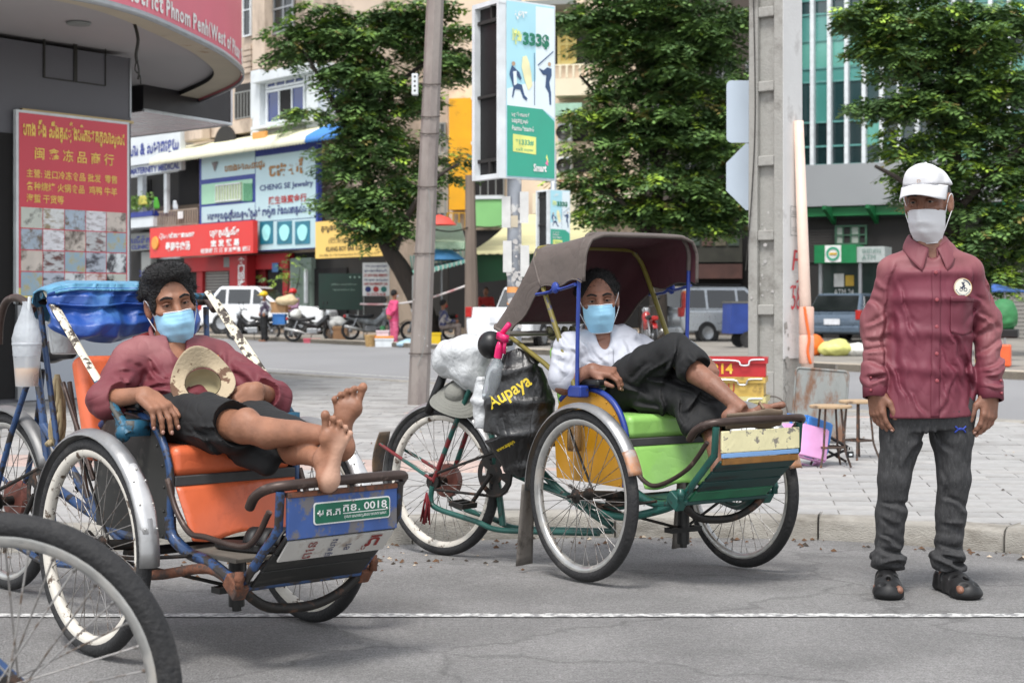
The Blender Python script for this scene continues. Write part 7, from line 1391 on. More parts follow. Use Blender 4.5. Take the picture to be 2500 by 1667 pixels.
# ---------------------------------------------------------------- man reclining in the blue cyclo
def man_one():
 s=SDF((-0.50,-0.42,0.50),(0.98,0.44,1.28),0.0055)
 hc=Vector((-0.262,0.022,1.115));a=R(-17);hf=Vector((math.cos(a),math.sin(a),-0.10));up=Vector((-0.10,-0.16,1))
 s.loft([((-0.27,0.03,0.94),0.13,0.08),((-0.22,0.015,0.84),0.14,0.10),((-0.12,0.0,0.75),0.14,0.10)],0.03,side=(0,1,0))
 s.cap((-0.275,0.035,0.93),(-0.268,0.022,1.05),0.060,0.050,0.03)
 H,g=add_head(s,hc,hf,up,ear=1.15)
 AR=[(-0.25,-0.14,0.920),(-0.09,-0.315,0.800),(0.055,-0.262,0.822)];AL=[(-0.25,0.195,0.920),(0.0,0.262,0.790),(0.098,0.135,0.825)]
 nails=[]
 s.chain(AR,[0.044,0.034,0.024],0.02);hand(s,AR[2],(0.80,0.10,-0.42),(-0.50,0.10,-0.85),(0.2,1,0),curl=((28,26,8),(32,28,8),(34,28,10),(38,26,12)),spread=0.16,size=1.06,nails=nails,tcurl=0.2)
 s.chain(AL,[0.044,0.035,0.025],0.02);hand(s,AL[2],(0.20,-0.66,-0.42),(-0.7,-0.1,-0.5),(-0.6,-0.3,0.8),curl=((40,50,30),(42,52,30),(44,54,30),(46,54,30)),size=1.05,nails=nails)
 LR=[(-0.08,-0.085,0.745),(0.36,-0.085,0.722),(0.716,-0.002,0.712)];LL=[(-0.08,0.09,0.735),(0.33,0.085,0.672),(0.752,-0.060,0.640)]
 for Lg in(LR,LL):
  h,kn,an=[Vector(v)for v in Lg];d=(an-kn)
  s.cap(h,kn,0.072,0.049,0.02);s.ell(kn,(0.054,0.050,0.050),None,0.012);s.chain([kn,kn+d*0.28+Vector((0,0,-0.012)),kn+d*0.6,kn+d*0.85,an],[0.044,0.047,0.036,0.028,0.030],0.008);s.cap(kn+d*0.1+Vector((0,-0.01,0.026)),kn+d*0.8+Vector((0,-0.006,0.012)),0.016,0.014,0.02)
 s.ell(Vector(LR[1])+Vector((0.015,0,0.02)),(0.040,0.040,0.045),None,0.02)
 for(an,hl,u,n,big)in((LL[2],(0.785,-0.072,0.590),(0.12,0.08,0.98),(0.80,-0.58,-0.12),(0,-1,0)),(LR[2],(0.752,0.008,0.676),(0.12,0.07,0.98),(0.82,-0.54,-0.14),(0,1,0))):
  s.cap(an,hl,0.030,0.031,0.02);s.ell(Vector(an)+Vector((0.0,-0.026,0.005)),(0.013,0.012,0.015),None,0.012);A=foot(s,hl,u,n,big,0.218)
  hv=Vector(hl);uu=Vector(u).normalized();nn=Vector(n).normalized();s.cap(Vector(an)+uu*0.02,hv+uu*0.11-nn*0.02,0.032,0.024,0.02)
 body=s.mesh('person',m_skin);body.location=c1.location;body.rotation_euler=c1.rotation_euler
 tag(body,'man reclining barefoot in the blue cyclo in maroon shirt, black shorts and blue mask','person')
 wear(body,lambda x,y,z:0.72*ss(0.788,0.812,x+0.20*(0.62-z)*0-0.18*(z-0.6)))
 nail_objs(nails,body);face_bits(body,H,g,m_mblue,mz=-0.012)
 h=SDF(hc-Vector((0.15,0.15,0.10)),hc+Vector((0.15,0.15,0.17)),0.005);h.ell(g(0,-0.026,0.052),(0.091,0.098,0.086),H,0.01);h.ell(g(0,0.015,0.105),(0.080,0.066,0.040),H,0.02);h.ell(g(0,0.104,0.020),(0.070,0.062,0.080),H,0.006,'sub');h.ell(g(0,0.02,-0.12),(0.15,0.15,0.085),H,0.01,'sub')
 for sd in(-1,1):h.ell(g(sd*0.09,0.012,-0.020),(0.03,0.034,0.036),H,0.006,'sub');h.ell(g(sd*0.068,0.028,0.006),(0.012,0.022,0.03),H,0.008)
 r_=np.random.RandomState(3)
 for i in range(420):
  v=r_.normal(size=3);v/=np.linalg.norm(v);v[2]=abs(v[2])-0.35
  if v[1]>0.45 and v[2]<0.75:continue
  if v[2]<-0.15 and v[1]>-0.1:continue
  p=g(v[0]*0.093,-0.026+v[1]*0.098,0.052+v[2]*0.092);h.ell(p,tuple(r_.uniform(0.006,0.013,3)),None,0.003)
 ho=h.mesh('hair',m_hair,body,0);Hi=H.inverted();strands(ho,5200,0.015,0.0011,m_hair,4,lambda c_,n_:(Hi@(c_-hc)).y>0.07 and(Hi@(c_-hc)).z<0.05)
 b=MB();b.tube([g(-0.012,0.1,-0.052),g(0.012,0.1,-0.052)],0.002,5);b.make('moustache',m_hair,body)
 t=SDF((-0.50,-0.42,0.66),(0.20,0.44,1.06),0.005)
 t.loft([((-0.278,0.034,1.0),0.072,0.062),((-0.276,0.034,0.965),0.135,0.078),((-0.262,0.032,0.925),0.165,0.095),((-0.225,0.02,0.85),0.165,0.112),((-0.14,0.0,0.765),0.162,0.115),((-0.05,-0.0,0.715),0.168,0.112)],0.04,side=(0,1,0))
 t.cap((-0.26,-0.09,0.945),AR[0],0.055,0.058,0.04);t.cap((-0.26,0.15,0.945),AL[0],0.055,0.058,0.04)
 aR,eR,wR=[Vector(v)for v in AR];aL,eL,wL=[Vector(v)for v in AL]
 t.chain([aR,eR,eR.lerp(wR,0.18)],[0.062,0.056,0.050],0.02);t.chain([aL,eL,eL.lerp(wL,0.30)],[0.062,0.060,0.054],0.02);t.cap(eL+Vector((0.02,0.02,-0.01)),eL+Vector((0.03,0.0,-0.055)),0.040,0.026,0.03)
 fa=folds(31,9,45,110,0.030,(0.7,0.4,1.2));fb=folds(33,8,70,140,0.014)
 K=lambda*q:tuple((200+v/2.851)if i%2==0 else(600+v/2.851)for i,v in enumerate(q[:4]))+q[4:]
 cr=creases([K(430,870,560,960,0.008),K(380,960,600,900,0.007),K(450,1000,760,960,0.009),K(470,1060,720,1040,0.010),K(480,1115,730,1095,0.009),K(460,930,700,880,-0.007),K(280,800,350,870,0.007),K(220,860,340,900,0.009),K(190,1050,340,990,0.008),K(200,960,330,930,-0.008),K(960,750,1010,900,0.009),K(1010,800,1150,900,0.010),K(1000,860,1130,960,-0.009),K(1180,900,1310,970,0.009),K(900,780,940,900,0.007),K(560,700,640,820,0.006),K(820,760,780,860,0.006),K(300,1010,420,1090,0.007),K(420,780,480,880,-0.006),K(250,900,300,1000,0.006)],(0.5,0.866),(425,-0.083,900,0.89,714),9,14,(300,850,640,990,0.3),0.005)
 t.warp(lambda x,y,z:(fa(x,y,z)*(0.5+0.7*ss(0.93,0.82,z))+fb(x,y,z)*0.6)*0.55+cr(x,y,z))
 dv=(wR-eR).normalized();t.cap(eR.lerp(wR,0.22)+dv*0.052,eR.lerp(wR,0.22)+dv*0.12,0.060,0.07,0.004,'sub');dv=(wL-eL).normalized();t.cap(eL.lerp(wL,0.34)+dv*0.055,eL.lerp(wL,0.34)+dv*0.12,0.062,0.07,0.004,'sub')
 t.ell((-0.19,0.005,1.005),(0.10,0.033,0.085),(0,R(20),R(-22)),0.006,'sub');t.ell((-0.272,0.03,1.04),(0.062,0.062,0.065),None,0.006,'sub')
 sh=t.mesh('shirt',m_shirt1,body);wear(sh,lambda x,y,z:0.75*ss(0.90,0.975,z)*ss(0.02,-0.08,y)+0.45*ss(-0.20,-0.28,y)*(0.6+0.4*np.sin(20*x))+0.25*ss(0.88,0.97,z))
 collar(sh,(-0.276,0.032,0.998),fr(hf-Vector((0,0,0.2)),(0.1,0,1)),0.068,0.070,m_shirt1,hgt=0.036,open_=0.42,lap=0.012,drop=0.012)
 for ob in sh.children:wear(ob,lambda x,y,z:0.5+0*x)
 bv=bvh_of(sh);vd=Vector((-0.84,0.50,-0.18)).normalized();base=lambda x,y,z:Vector((x,y,z))-vd*0.6
 drape(bv,lambda u,v:base(-0.15,0.0+0.026*u+0.015*v,0.80+0.12*v),3,24,vd,0.002,'placket',M('maroon_trim_dark',(0.39,0.155,0.19),0.65),sh,0.0015)
 for v_ in(0.25,0.6,0.95):
  p,nn=project(bv,base(-0.15,0.014+0.015*v_,0.80+0.12*v_),vd,0.004)
  if p is not None:b=MB();b.ball(p,0.006,8,6);b.make('button',M('dark_button',(0.25,0.12,0.13),0.4),sh,smooth=True)
 p,nn=project(bv,base(-0.17,0.125,0.905),vd,0.004)
 if p is not None:
  bm_=Matrix.Translation(p)@(-vd).to_track_quat('Z','Y').to_matrix().to_4x4();b=MB();b.prism([((0.030+0.003*(k%2))*math.cos(k*0.2618)*1.1,(0.030+0.003*(k%2))*math.sin(k*0.2618))for k in range(24)],0.003,bm_@Matrix.Translation((0,0,-0.001)));bo=b.make('badge',M('badge_orange',(0.85,0.52,0.14),0.5),sh)
  b=MB();b.lathe([(0,0.0034),(0.019,0.0034)],20,bm_);b.make('badge_centre',M('badge_purple',(0.33,0.27,0.42),0.5),bo)
  b=MB()
  for(cx,cy,w_,h_,a_)in((0,0.004,0.016,0.006,0.6),(-0.006,-0.006,0.009,0.009,0),(0.008,-0.006,0.008,0.008,0.4),(0.001,0.011,0.007,0.006,0)):b.add([(-w_/2,-h_/2,0.0042),(w_/2,-h_/2,0.0042),(w_/2,h_/2,0.0042),(-w_/2,h_/2,0.0042)],[(0,1,2,3)],bm_@Matrix.Translation((cx,cy,0))@Matrix.Rotation(a_,4,'Z'))
  tag(b.make('badge_print',m_white,bo),kind='stuff')
 t=SDF((-0.30,-0.26,0.56),(0.46,0.26,0.90),0.0055)
 t.loft([((-0.15,0.0,0.745),0.150,0.085),((-0.06,0.0,0.715),0.165,0.085)],0.03,side=(0,1,0));t.chain([(-0.07,-0.085,0.725),(0.14,-0.088,0.725),(0.30,-0.088,0.722)],[0.092,0.090,0.082],0.02);t.chain([(-0.07,0.09,0.715),(0.16,0.095,0.700),(0.375,0.088,0.672)],[0.092,0.086,0.074],0.02);t.cap((0.05,0.0,0.67),(0.20,0.0,0.655),0.06,0.05,0.03);t.cap((0.28,-0.03,0.64),(0.36,0.0,0.605),0.045,0.035,0.03)
 fa=folds(41,9,45,110,0.030,(0.7,1,1));cr=creases([K(700,1210,900,1380,0.008),K(620,1330,800,1420,0.009),K(560,1380,760,1500,0.008),K(880,1220,960,1290,0.008),K(760,1190,1000,1200,-0.008),K(660,1250,860,1260,0.007),K(1100,1240,1300,1290,0.007)],(0.5,0.866),(425,-0.083,900,0.89,714),3,8,(400,1020,560,1110,0.5),0.005)
 t.warp(lambda x,y,z:fa(x,y,z)*0.6+cr(x,y,z))
 t.cap((0.345,-0.10,0.74),(0.50,-0.11,0.735),0.075,0.080,0.004,'sub')
 t.mesh('shorts',m_btrs,body)
 return body
man1=man_one()
# ---------------------------------------------------------------- man under the hood of the green cyclo
def man_two():
 s=SDF((-0.52,-0.44,0.34),(0.76,0.40,1.30),0.0058)
 hc=Vector((-0.300,-0.115,1.135));a=R(-33);hf=Vector((math.cos(a),math.sin(a),-0.14));up=Vector((-0.05,-0.05,1))
 s.loft([((-0.33,-0.06,0.95),0.13,0.08),((-0.30,-0.04,0.85),0.15,0.11),((-0.20,-0.02,0.75),0.15,0.11)],0.03,side=(0,1,0))
 s.cap((-0.335,-0.085,0.94),(-0.305,-0.11,1.06),0.064,0.054,0.03);H,g=add_head(s,hc,hf,up,hs=1.03)
 AR=[(-0.335,-0.245,0.93),(-0.290,-0.305,0.775),(-0.190,-0.232,0.838)];AL=[(-0.345,0.155,0.915),(-0.16,0.255,0.79),(0.045,0.19,0.865)];nails=[]
 s.chain(AR,[0.048,0.040,0.029],0.02);hand(s,AR[2],(0.72,0.45,-0.10),(-0.3,0.2,-0.9),(0.5,-0.3,0.6),curl=((26,38,20),(30,40,22),(34,40,22),(38,40,24)),size=1.05,nails=nails,spread=0.05)
 s.chain(AL,[0.048,0.040,0.029],0.02);hand(s,AL[2],(0.75,-0.45,-0.30),(-0.3,-0.1,-0.9),(0.2,-1,0.2),curl=((24,40,20),(26,42,20),(30,42,22),(34,42,24)),size=1.05,nails=nails)
 L1=[(-0.19,-0.075,0.76),(0.115,-0.045,0.925),(0.485,-0.015,0.700)];L2=[(-0.18,0.09,0.75),(0.215,0.055,0.745),(0.345,-0.010,0.43)]
 for Lg in(L1,L2):
  h,kn,an=[Vector(v)for v in Lg];d=an-kn;s.cap(h,kn,0.072,0.050,0.02);s.chain([kn,kn+d*0.28+Vector((-0.015,0,-0.012)),kn+d*0.6,kn+d*0.85,an],[0.046,0.050,0.038,0.029,0.031],0.008)
 foot(s,(0.455,-0.045,0.672),(0.42,0.90,0.06),(0.80,-0.42,-0.45),(0.2,-0.1,1),0.235);foot(s,(0.32,-0.015,0.395),(0.66,0.05,0.42),(0.3,0,-1),(0,-1,0),0.235)
 body=s.mesh('person',m_skin3);body.location=c2.location;body.rotation_euler=c2.rotation_euler
 tag(body,'man seated under the hood of the green cyclo in white shirt and black trousers','person')
 wear(body,lambda x,y,z:0*x);nail_objs(nails,body);face_bits(body,H,g,m_mblue,1.03,mz=-0.004)
 h=SDF(hc-Vector((0.15,0.15,0.11)),hc+Vector((0.15,0.15,0.16)),0.0055);h.ell(g(0,-0.026,0.042),(0.088,0.100,0.084),H,0.01);h.ell(g(0.0,0.104,0.0),(0.072,0.064,0.076),H,0.006,'sub');h.ell(g(0,0.03,-0.115),(0.15,0.15,0.082),H,0.01,'sub')
 r_=np.random.RandomState(5)
 for i in range(200):
  v=r_.normal(size=3);v/=np.linalg.norm(v);v[2]=abs(v[2])-0.3
  if(v[1]>0.5 and v[2]<0.5)or(v[2]<-0.1 and v[1]>-0.1):continue
  h.ell(g(v[0]*0.090,-0.026+v[1]*0.100,0.042+v[2]*0.088),tuple(r_.uniform(0.006,0.012,3)),None,0.004)
 ho=h.mesh('hair',m_hair,body,0);Hi=H.inverted();strands(ho,3500,0.018,0.0011,m_hair,5,lambda c_,n_:(Hi@(c_-hc)).y>0.07 and(Hi@(c_-hc)).z<0.04)
 t=SDF((-0.56,-0.44,0.66),(0.06,0.36,1.08),0.0055)
 t.loft([((-0.338,-0.085,1.005),0.074,0.064),((-0.338,-0.075,0.970),0.14,0.080),((-0.332,-0.055,0.925),0.175,0.098),((-0.30,-0.04,0.85),0.180,0.120),((-0.20,-0.02,0.755),0.175,0.122)],0.04,side=(0,1,0))
 aR,eR,wR=[Vector(v)for v in AR];aL,eL,wL=[Vector(v)for v in AL];t.cap((-0.335,-0.16,0.945),aR,0.055,0.060,0.04);t.cap((-0.34,0.08,0.935),aL,0.055,0.060,0.04);t.chain([aR,aR.lerp(eR,0.80)],[0.062,0.070],0.02);t.chain([aL,eL],[0.062,0.070],0.02)
 fa=folds(51,9,45,105,0.020,(1,0.7,0.6));fb=folds(53,7,70,140,0.012);Q=lambda*q:tuple((1250+v/3.0745)if i%2==0 else(540+v/3.0745)for i,v in enumerate(q[:4]))+q[4:];rf=(1458,-0.274,750,1.1,571)
 cr=creases([Q(330,860,420,960,0.008),Q(300,950,400,1000,0.008),Q(530,900,640,1050,0.008),Q(700,880,760,1000,0.007),Q(560,1060,760,1120,0.009),Q(840,900,880,1060,0.006),Q(420,960,520,1020,-0.007),Q(900,900,1000,960,0.007),Q(320,1040,430,1100,0.009),Q(360,1000,380,1130,-0.007),Q(480,900,500,1040,0.006),Q(640,1000,720,1090,-0.006)],(0.61,0.79),rf,9,12,(1370,830,1560,920,0.8),0.005)
 t.warp(lambda x,y,z:(fa(x,y,z)+fb(x,y,z)*0.7)*0.5+cr(x,y,z))
 t.ell((-0.235,-0.13,1.02),(0.10,0.038,0.10),(0,R(22),R(-30)),0.006,'sub');t.ell((-0.32,-0.095,1.055),(0.064,0.064,0.066),None,0.006,'sub')
 sh=t.mesh('shirt',m_shirtw,body);collar(sh,(-0.335,-0.085,1.0),fr(hf,(0.05,0,1)),0.072,0.074,m_shirtw,hgt=0.034,open_=0.62,lap=0.052,drop=0.02,spread=0.02)
 bv=bvh_of(sh);vd=Vector((-0.79,0.61,-0.05)).normalized();base=lambda x,y,z:Vector((x,y,z))-vd*0.6;mt=M('white_trim',(0.69,0.70,0.735),0.7)
 drape(bv,lambda u,v:base(-0.22,-0.12+0.026*u,0.78+0.14*v),3,20,vd,0.002,'placket',mt,sh,0.0015);drape(bv,lambda u,v:base(-0.24,-0.02+0.085*u,0.82+0.085*v),8,8,vd,0.0025,'pocket',mt,sh,0.002)
 t=SDF((-0.40,-0.24,0.50),(0.42,0.26,1.06),0.0055)
 t.loft([((-0.24,-0.0,0.775),0.165,0.11),((-0.14,0.0,0.755),0.175,0.11)],0.03,side=(0,1,0));k1,a1=Vector(L1[1]),Vector(L1[2]);k2,a2=Vector(L2[1]),Vector(L2[2])
 t.chain([L1[0],(-0.02,-0.06,0.86),k1,k1.lerp(a1,0.16),k1.lerp(a1,0.27)],[0.105,0.082,0.062,0.064,0.070],0.02);t.chain([L2[0],(0.05,0.08,0.75),k2,k2.lerp(a2,0.22),k2.lerp(a2,0.36)],[0.100,0.084,0.068,0.070,0.076],0.025);t.cap((-0.04,0.0,0.79),(0.08,0.02,0.78),0.075,0.06,0.05);t.cap((-0.05,-0.06,0.72),(0.14,0.0,0.715),0.06,0.055,0.04);t.cap((0.18,-0.02,0.70),(0.24,-0.06,0.62),0.05,0.045,0.04)
 fa=folds(61,10,35,85,0.034,(0.9,1,0.9));fb=folds(63,8,70,130,0.014);cr=creases([Q(1210,900,1100,1200,0.012),Q(1280,960,1400,1120,0.010),Q(1150,1000,900,1250,0.011),Q(1000,1150,1350,1250,0.013),Q(1380,1230,1250,1400,0.012),Q(1100,1250,1130,1500,0.010),Q(800,1200,1000,1300,0.009),Q(1480,1190,1300,1180,0.012),Q(1350,1100,1450,1180,-0.010),Q(1000,1060,860,1180,-0.009),Q(1200,1300,1240,1480,0.010),Q(900,1350,1080,1380,0.009),Q(1330,1270,1480,1330,0.011),Q(1230,980,1180,1130,-0.009)],(0.61,0.79),rf,4,12,(1520,870,1700,1010,1.0),0.006)
 t.warp(lambda x,y,z:(fa(x,y,z)+fb(x,y,z)*0.6)*0.5+cr(x,y,z))
 for(kn,an,q)in((k1,a1,0.30),(k2,a2,0.40)):d=(an-kn).normalized();p=kn.lerp(an,q);t.cap(p+d*0.07,p+d*0.16,0.075,0.08,0.004,'sub')
 t.mesh('trousers',m_btrs,body)
 t=SDF((0.38,-0.16,0.58),(0.70,0.24,0.80),0.005);u=Vector((0.42,0.90,0.06)).normalized();n=Vector((0.80,-0.42,-0.45));n=(n-u*n.dot(u)).normalized();bb=u.cross(n);A=Matrix((bb,u,n)).transposed();o=Vector((0.455,-0.045,0.672))+n*0.036
 t.rbox(o+u*0.085,(0.036,0.115,0.007),A,0.006,0.004);t.ell(o+u*0.135,(0.048,0.062,0.009),A,0.01);t.mesh('sandal',M('brown_sandal_sole',(0.42,0.36,0.30),0.8),body)
 b=MB();b.tube([o+u*0.12+bb*0.046,o+u*0.12+bb*0.046-n*0.05,o+u*0.12-n*0.066,o+u*0.12-bb*0.046-n*0.05,o+u*0.12-bb*0.046],0.006,6);b.make('sandal_strap',M('tan_strap',(0.50,0.42,0.33),0.7),body,smooth=True)
 return body
man2=man_two()
# ================================================================ vehicles, people and goods across the street
m_glass=M('car_glass',(0.10,0.115,0.12),0.06,var=0.2,vs=1.5,spec=0.9);m_tail=M('tail_lamp_red',(0.65,0.10,0.08),0.25);m_amber=M('amber_lamp',(0.85,0.45,0.12),0.3);m_plate=M('plate_white',(0.82,0.83,0.85),0.4);m_blkt=M('black_trim',(0.06,0.06,0.065),0.6)
def car(label,loc,rz,paint,L,W,Hh,belt,prof,cabin,wheels,rw,wins,group='cars parked across the street',cat='car',extras=None):
 """prof: side outline of the lower body (x forward, z); cabin: (rear bottom, rear top, front top, front bottom) x positions"""
 t=thing('parked_car',label,cat,loc,rz,group)
 b=MB();b.prism(prof,W,Matrix(((1,0,0,0),(0,0,-1,W/2),(0,1,0,0),(0,0,0,1))));b.make('body',paint,t,bev=0.09,seg=4)
 x0,x1,x2,x3=cabin;wb,wt=W/2-0.05,W/2-0.19;b=MB();b.add([(x0,-wb,belt-0.04),(x3,-wb,belt-0.04),(x3,wb,belt-0.04),(x0,wb,belt-0.04),(x1,-wt,Hh),(x2,-wt,Hh),(x2,wt,Hh),(x1,wt,Hh)],[(0,3,2,1),(4,5,6,7),(0,1,5,4),(1,2,6,5),(2,3,7,6),(3,0,4,7)]);b.make('cabin',paint,t,bev=0.08,seg=4)
 P_=lambda s,x,f:Vector((x,s*(wb+(wt-wb)*f+0.008),belt+(Hh-belt)*f))
 for s in(-1,1):
  for(a0,a1,b0,b1)in wins:
   b=MB();b.add([P_(s,a0,0.08),P_(s,a1,0.08),P_(s,b1,0.84),P_(s,b0,0.84)],[(0,1,2,3)]);b.make('side_window',m_glass,t,solid=0.012)
  b=MB();b.ball((x3-0.15,s*(W/2+0.08),belt+0.08),(0.07,0.10,0.07),8,6);b.make('mirror',paint,t,smooth=True)
  for wx in wheels:
   b=MB();b.lathe([(rw*1.22,-0.01),(0,-0.01)],20,Matrix.Translation((wx,s*(W/2+0.004),rw))@Matrix.Rotation(R(90),4,'X'));b.make('wheel_arch',m_blkt,t)
   b=MB();b.lathe([(rw*0.6,-0.1),(rw*0.92,-0.10),(rw,-0.06),(rw,0.06),(rw*0.92,0.10),(rw*0.6,0.1)],28,Matrix.Translation((wx,s*(W/2-0.07),rw))@Matrix.Rotation(R(90),4,'X'));w=b.make('wheel',m_tyre,t,auto=40)
   b=MB();b.lathe([(rw*0.60,0),(rw*0.55,0.03),(0.05,0.0),(0,0)],10,Matrix.Translation((wx,s*(W/2+0.02),rw))@Matrix.Rotation(R(90*1),4,'X')if s<0 else Matrix.Translation((wx,s*(W/2+0.02),rw))@Matrix.Rotation(R(-90),4,'X'));b.make('wheel_rim',m_metal,w)
 Q=lambda x_b,x_t,f,s,ins:Vector((x_b+(x_t-x_b)*f,s*((wb+(wt-wb)*f)-ins),belt+(Hh-belt)*f))
 for(xb,xt,e,nm)in((x0,x1,-0.012,'rear_window'),(x3,x2,0.012,'windscreen')):
  b=MB();b.add([Q(xb,xt,0.10,-1,0.08)+Vector((e,0,0)),Q(xb,xt,0.10,1,0.08)+Vector((e,0,0)),Q(xb,xt,0.88,1,0.06)+Vector((e,0,0)),Q(xb,xt,0.88,-1,0.06)+Vector((e,0,0))],[(0,1,2,3)]);b.make(nm,m_glass,t,solid=0.012)
 xr=min(p[0]for p in prof)
 for s in(-1,1):b=MB();b.box((xr+0.06,s*(W/2-0.08),belt-0.06),(0.16,0.16,0.26));b.make('tail_lamp',m_tail,t,bev=0.02)
 b=MB();b.box((xr-0.012,0,belt-0.25),(0.02,0.46,0.16));b.make('number_plate',m_plate,t);b=MB();b.box((xr+0.05,0,0.42),(0.20,W-0.1,0.20));b.make('bumper',paint if not extras else extras,t,bev=0.05)
 return t
pw=M('white_car_paint',(0.86,0.87,0.88),0.25,var=0.02,coat=0.6);ps_=M('silver_car_paint',(0.66,0.68,0.70),0.3,0.5,var=0.04,coat=0.6);pb_=M('blue_grey_car_paint',(0.33,0.39,0.45),0.3,0.4,var=0.05,coat=0.6);pg=M('dark_grey_car_paint',(0.27,0.28,0.28),0.35,0.3,coat=0.5)
SUVp=[(-2.35,0.45),(-2.38,0.75),(-2.30,1.02),(-2.2,1.08),(0.9,1.06),(2.05,0.98),(2.35,0.86),(2.40,0.5),(2.3,0.34),(-2.2,0.34)]
p=P(650,800,60.0);car('large white four-wheel-drive car parked before the red shopfront',(p.x+0.1,60.0,FZ),R(-12),pw,4.75,1.85,1.74,1.06,SUVp,(-2.22,-1.6,-0.2,0.75),(-1.45,1.45),0.39,[(-1.92,-1.35,-1.55,-1.35),(-1.25,-0.4,-1.25,-0.4),(-0.3,0.45,-0.3,-0.22)])
p=P(508,790,63);car('dark grey car half hidden behind the white four-wheel-drive',(p.x,64,FZ),R(-15),pg,4.4,1.75,1.5,0.95,[(-2.15,0.4),(-2.2,0.7),(-2.1,0.92),(0.9,0.95),(2.0,0.85),(2.2,0.6),(2.1,0.3),(-2.0,0.3)],(-1.9,-1.2,0.2,1.0),(-1.3,1.35),0.33,[(-1.4,-0.4,-1.0,-0.4),(-0.3,0.8,-0.3,0.15)])
CRp=[(-2.1,0.45),(-2.14,0.75),(-2.08,0.98),(-2.0,1.03),(0.85,1.0),(1.85,0.92),(2.15,0.8),(2.2,0.5),(2.1,0.34),(-2.0,0.34)]
p=P(1735,850,47.5);c_=car('silver compact four-wheel-drive with spare wheel on its back door behind the crates',(p.x+0.55,48.3,FZ-0.1),R(27),ps_,4.3,1.76,1.68,1.0,CRp,(-2.08,-1.95,0.25,0.95),(-1.25,1.3),0.34,[(-1.9,-1.25,-1.82,-1.25),(-1.15,-0.2,-1.15,-0.2),(-0.1,0.7,-0.1,0.15)])
b=MB();b.lathe([(0,-0.02),(0.30,-0.02),(0.34,-0.06),(0.34,-0.16),(0.28,-0.20)],28,Matrix.Translation((-2.12,0.12,0.82))@Matrix.Rotation(R(-90),4,'Y')@Matrix.Rotation(0,4,'Z')@Matrix.Translation((0,0,0.2)));sw=b.make('spare_wheel_cover',m_blkt,c_,smooth=True)
Hm_=Matrix(((0,0,-1,-2.345),(-1,0,0,0.12),(0,1,0,0.82),(0,0,0,1)));txt('HONDA',m_wg,sw,TM(Hm_,0,0,0.0),w=0.34,h=0.05)
for s in(-1,1):
 b=MB();b.box((-2.0,s*0.80,1.28),(0.10,0.13,0.46));b.make('pillar_lamp',m_tail,c_,bev=0.02);b=MB();b.box((-1.985,s*0.815,1.50),(0.08,0.10,0.10));b.make('pillar_indicator',m_amber,c_,bev=0.01);b=MB();b.tube([(-1.7,s*0.62,1.73),(0.1,s*0.62,1.73)],0.025,6);b.make('roof_rail',m_blkt,c_)
p=P(2110,846,46);car('blue grey hatchback with white number plate parked by the bank',(p.x-0.05,46.8,FZ-0.05),R(58),pb_,3.9,1.66,1.42,0.88,[(-1.85,0.35),(-1.92,0.6),(-1.85,0.86),(0.8,0.9),(1.7,0.8),(1.95,0.6),(1.9,0.3),(-1.75,0.28)],(-1.86,-1.35,0.1,0.85),(-1.15,1.2),0.29,[(-1.45,-0.7,-1.2,-0.7),(-0.6,0.5,-0.6,0.05)])
p=P(1255,840,41);car('white pickup with amber lamp seen through the cyclo hood',(p.x+0.35,43.0,FZ-0.1),R(72),pw,4.8,1.75,1.62,1.02,SUVp,(-0.3,0.1,0.9,1.3),(-1.45,1.45),0.36,[(0.2,1.0,0.35,0.85)])
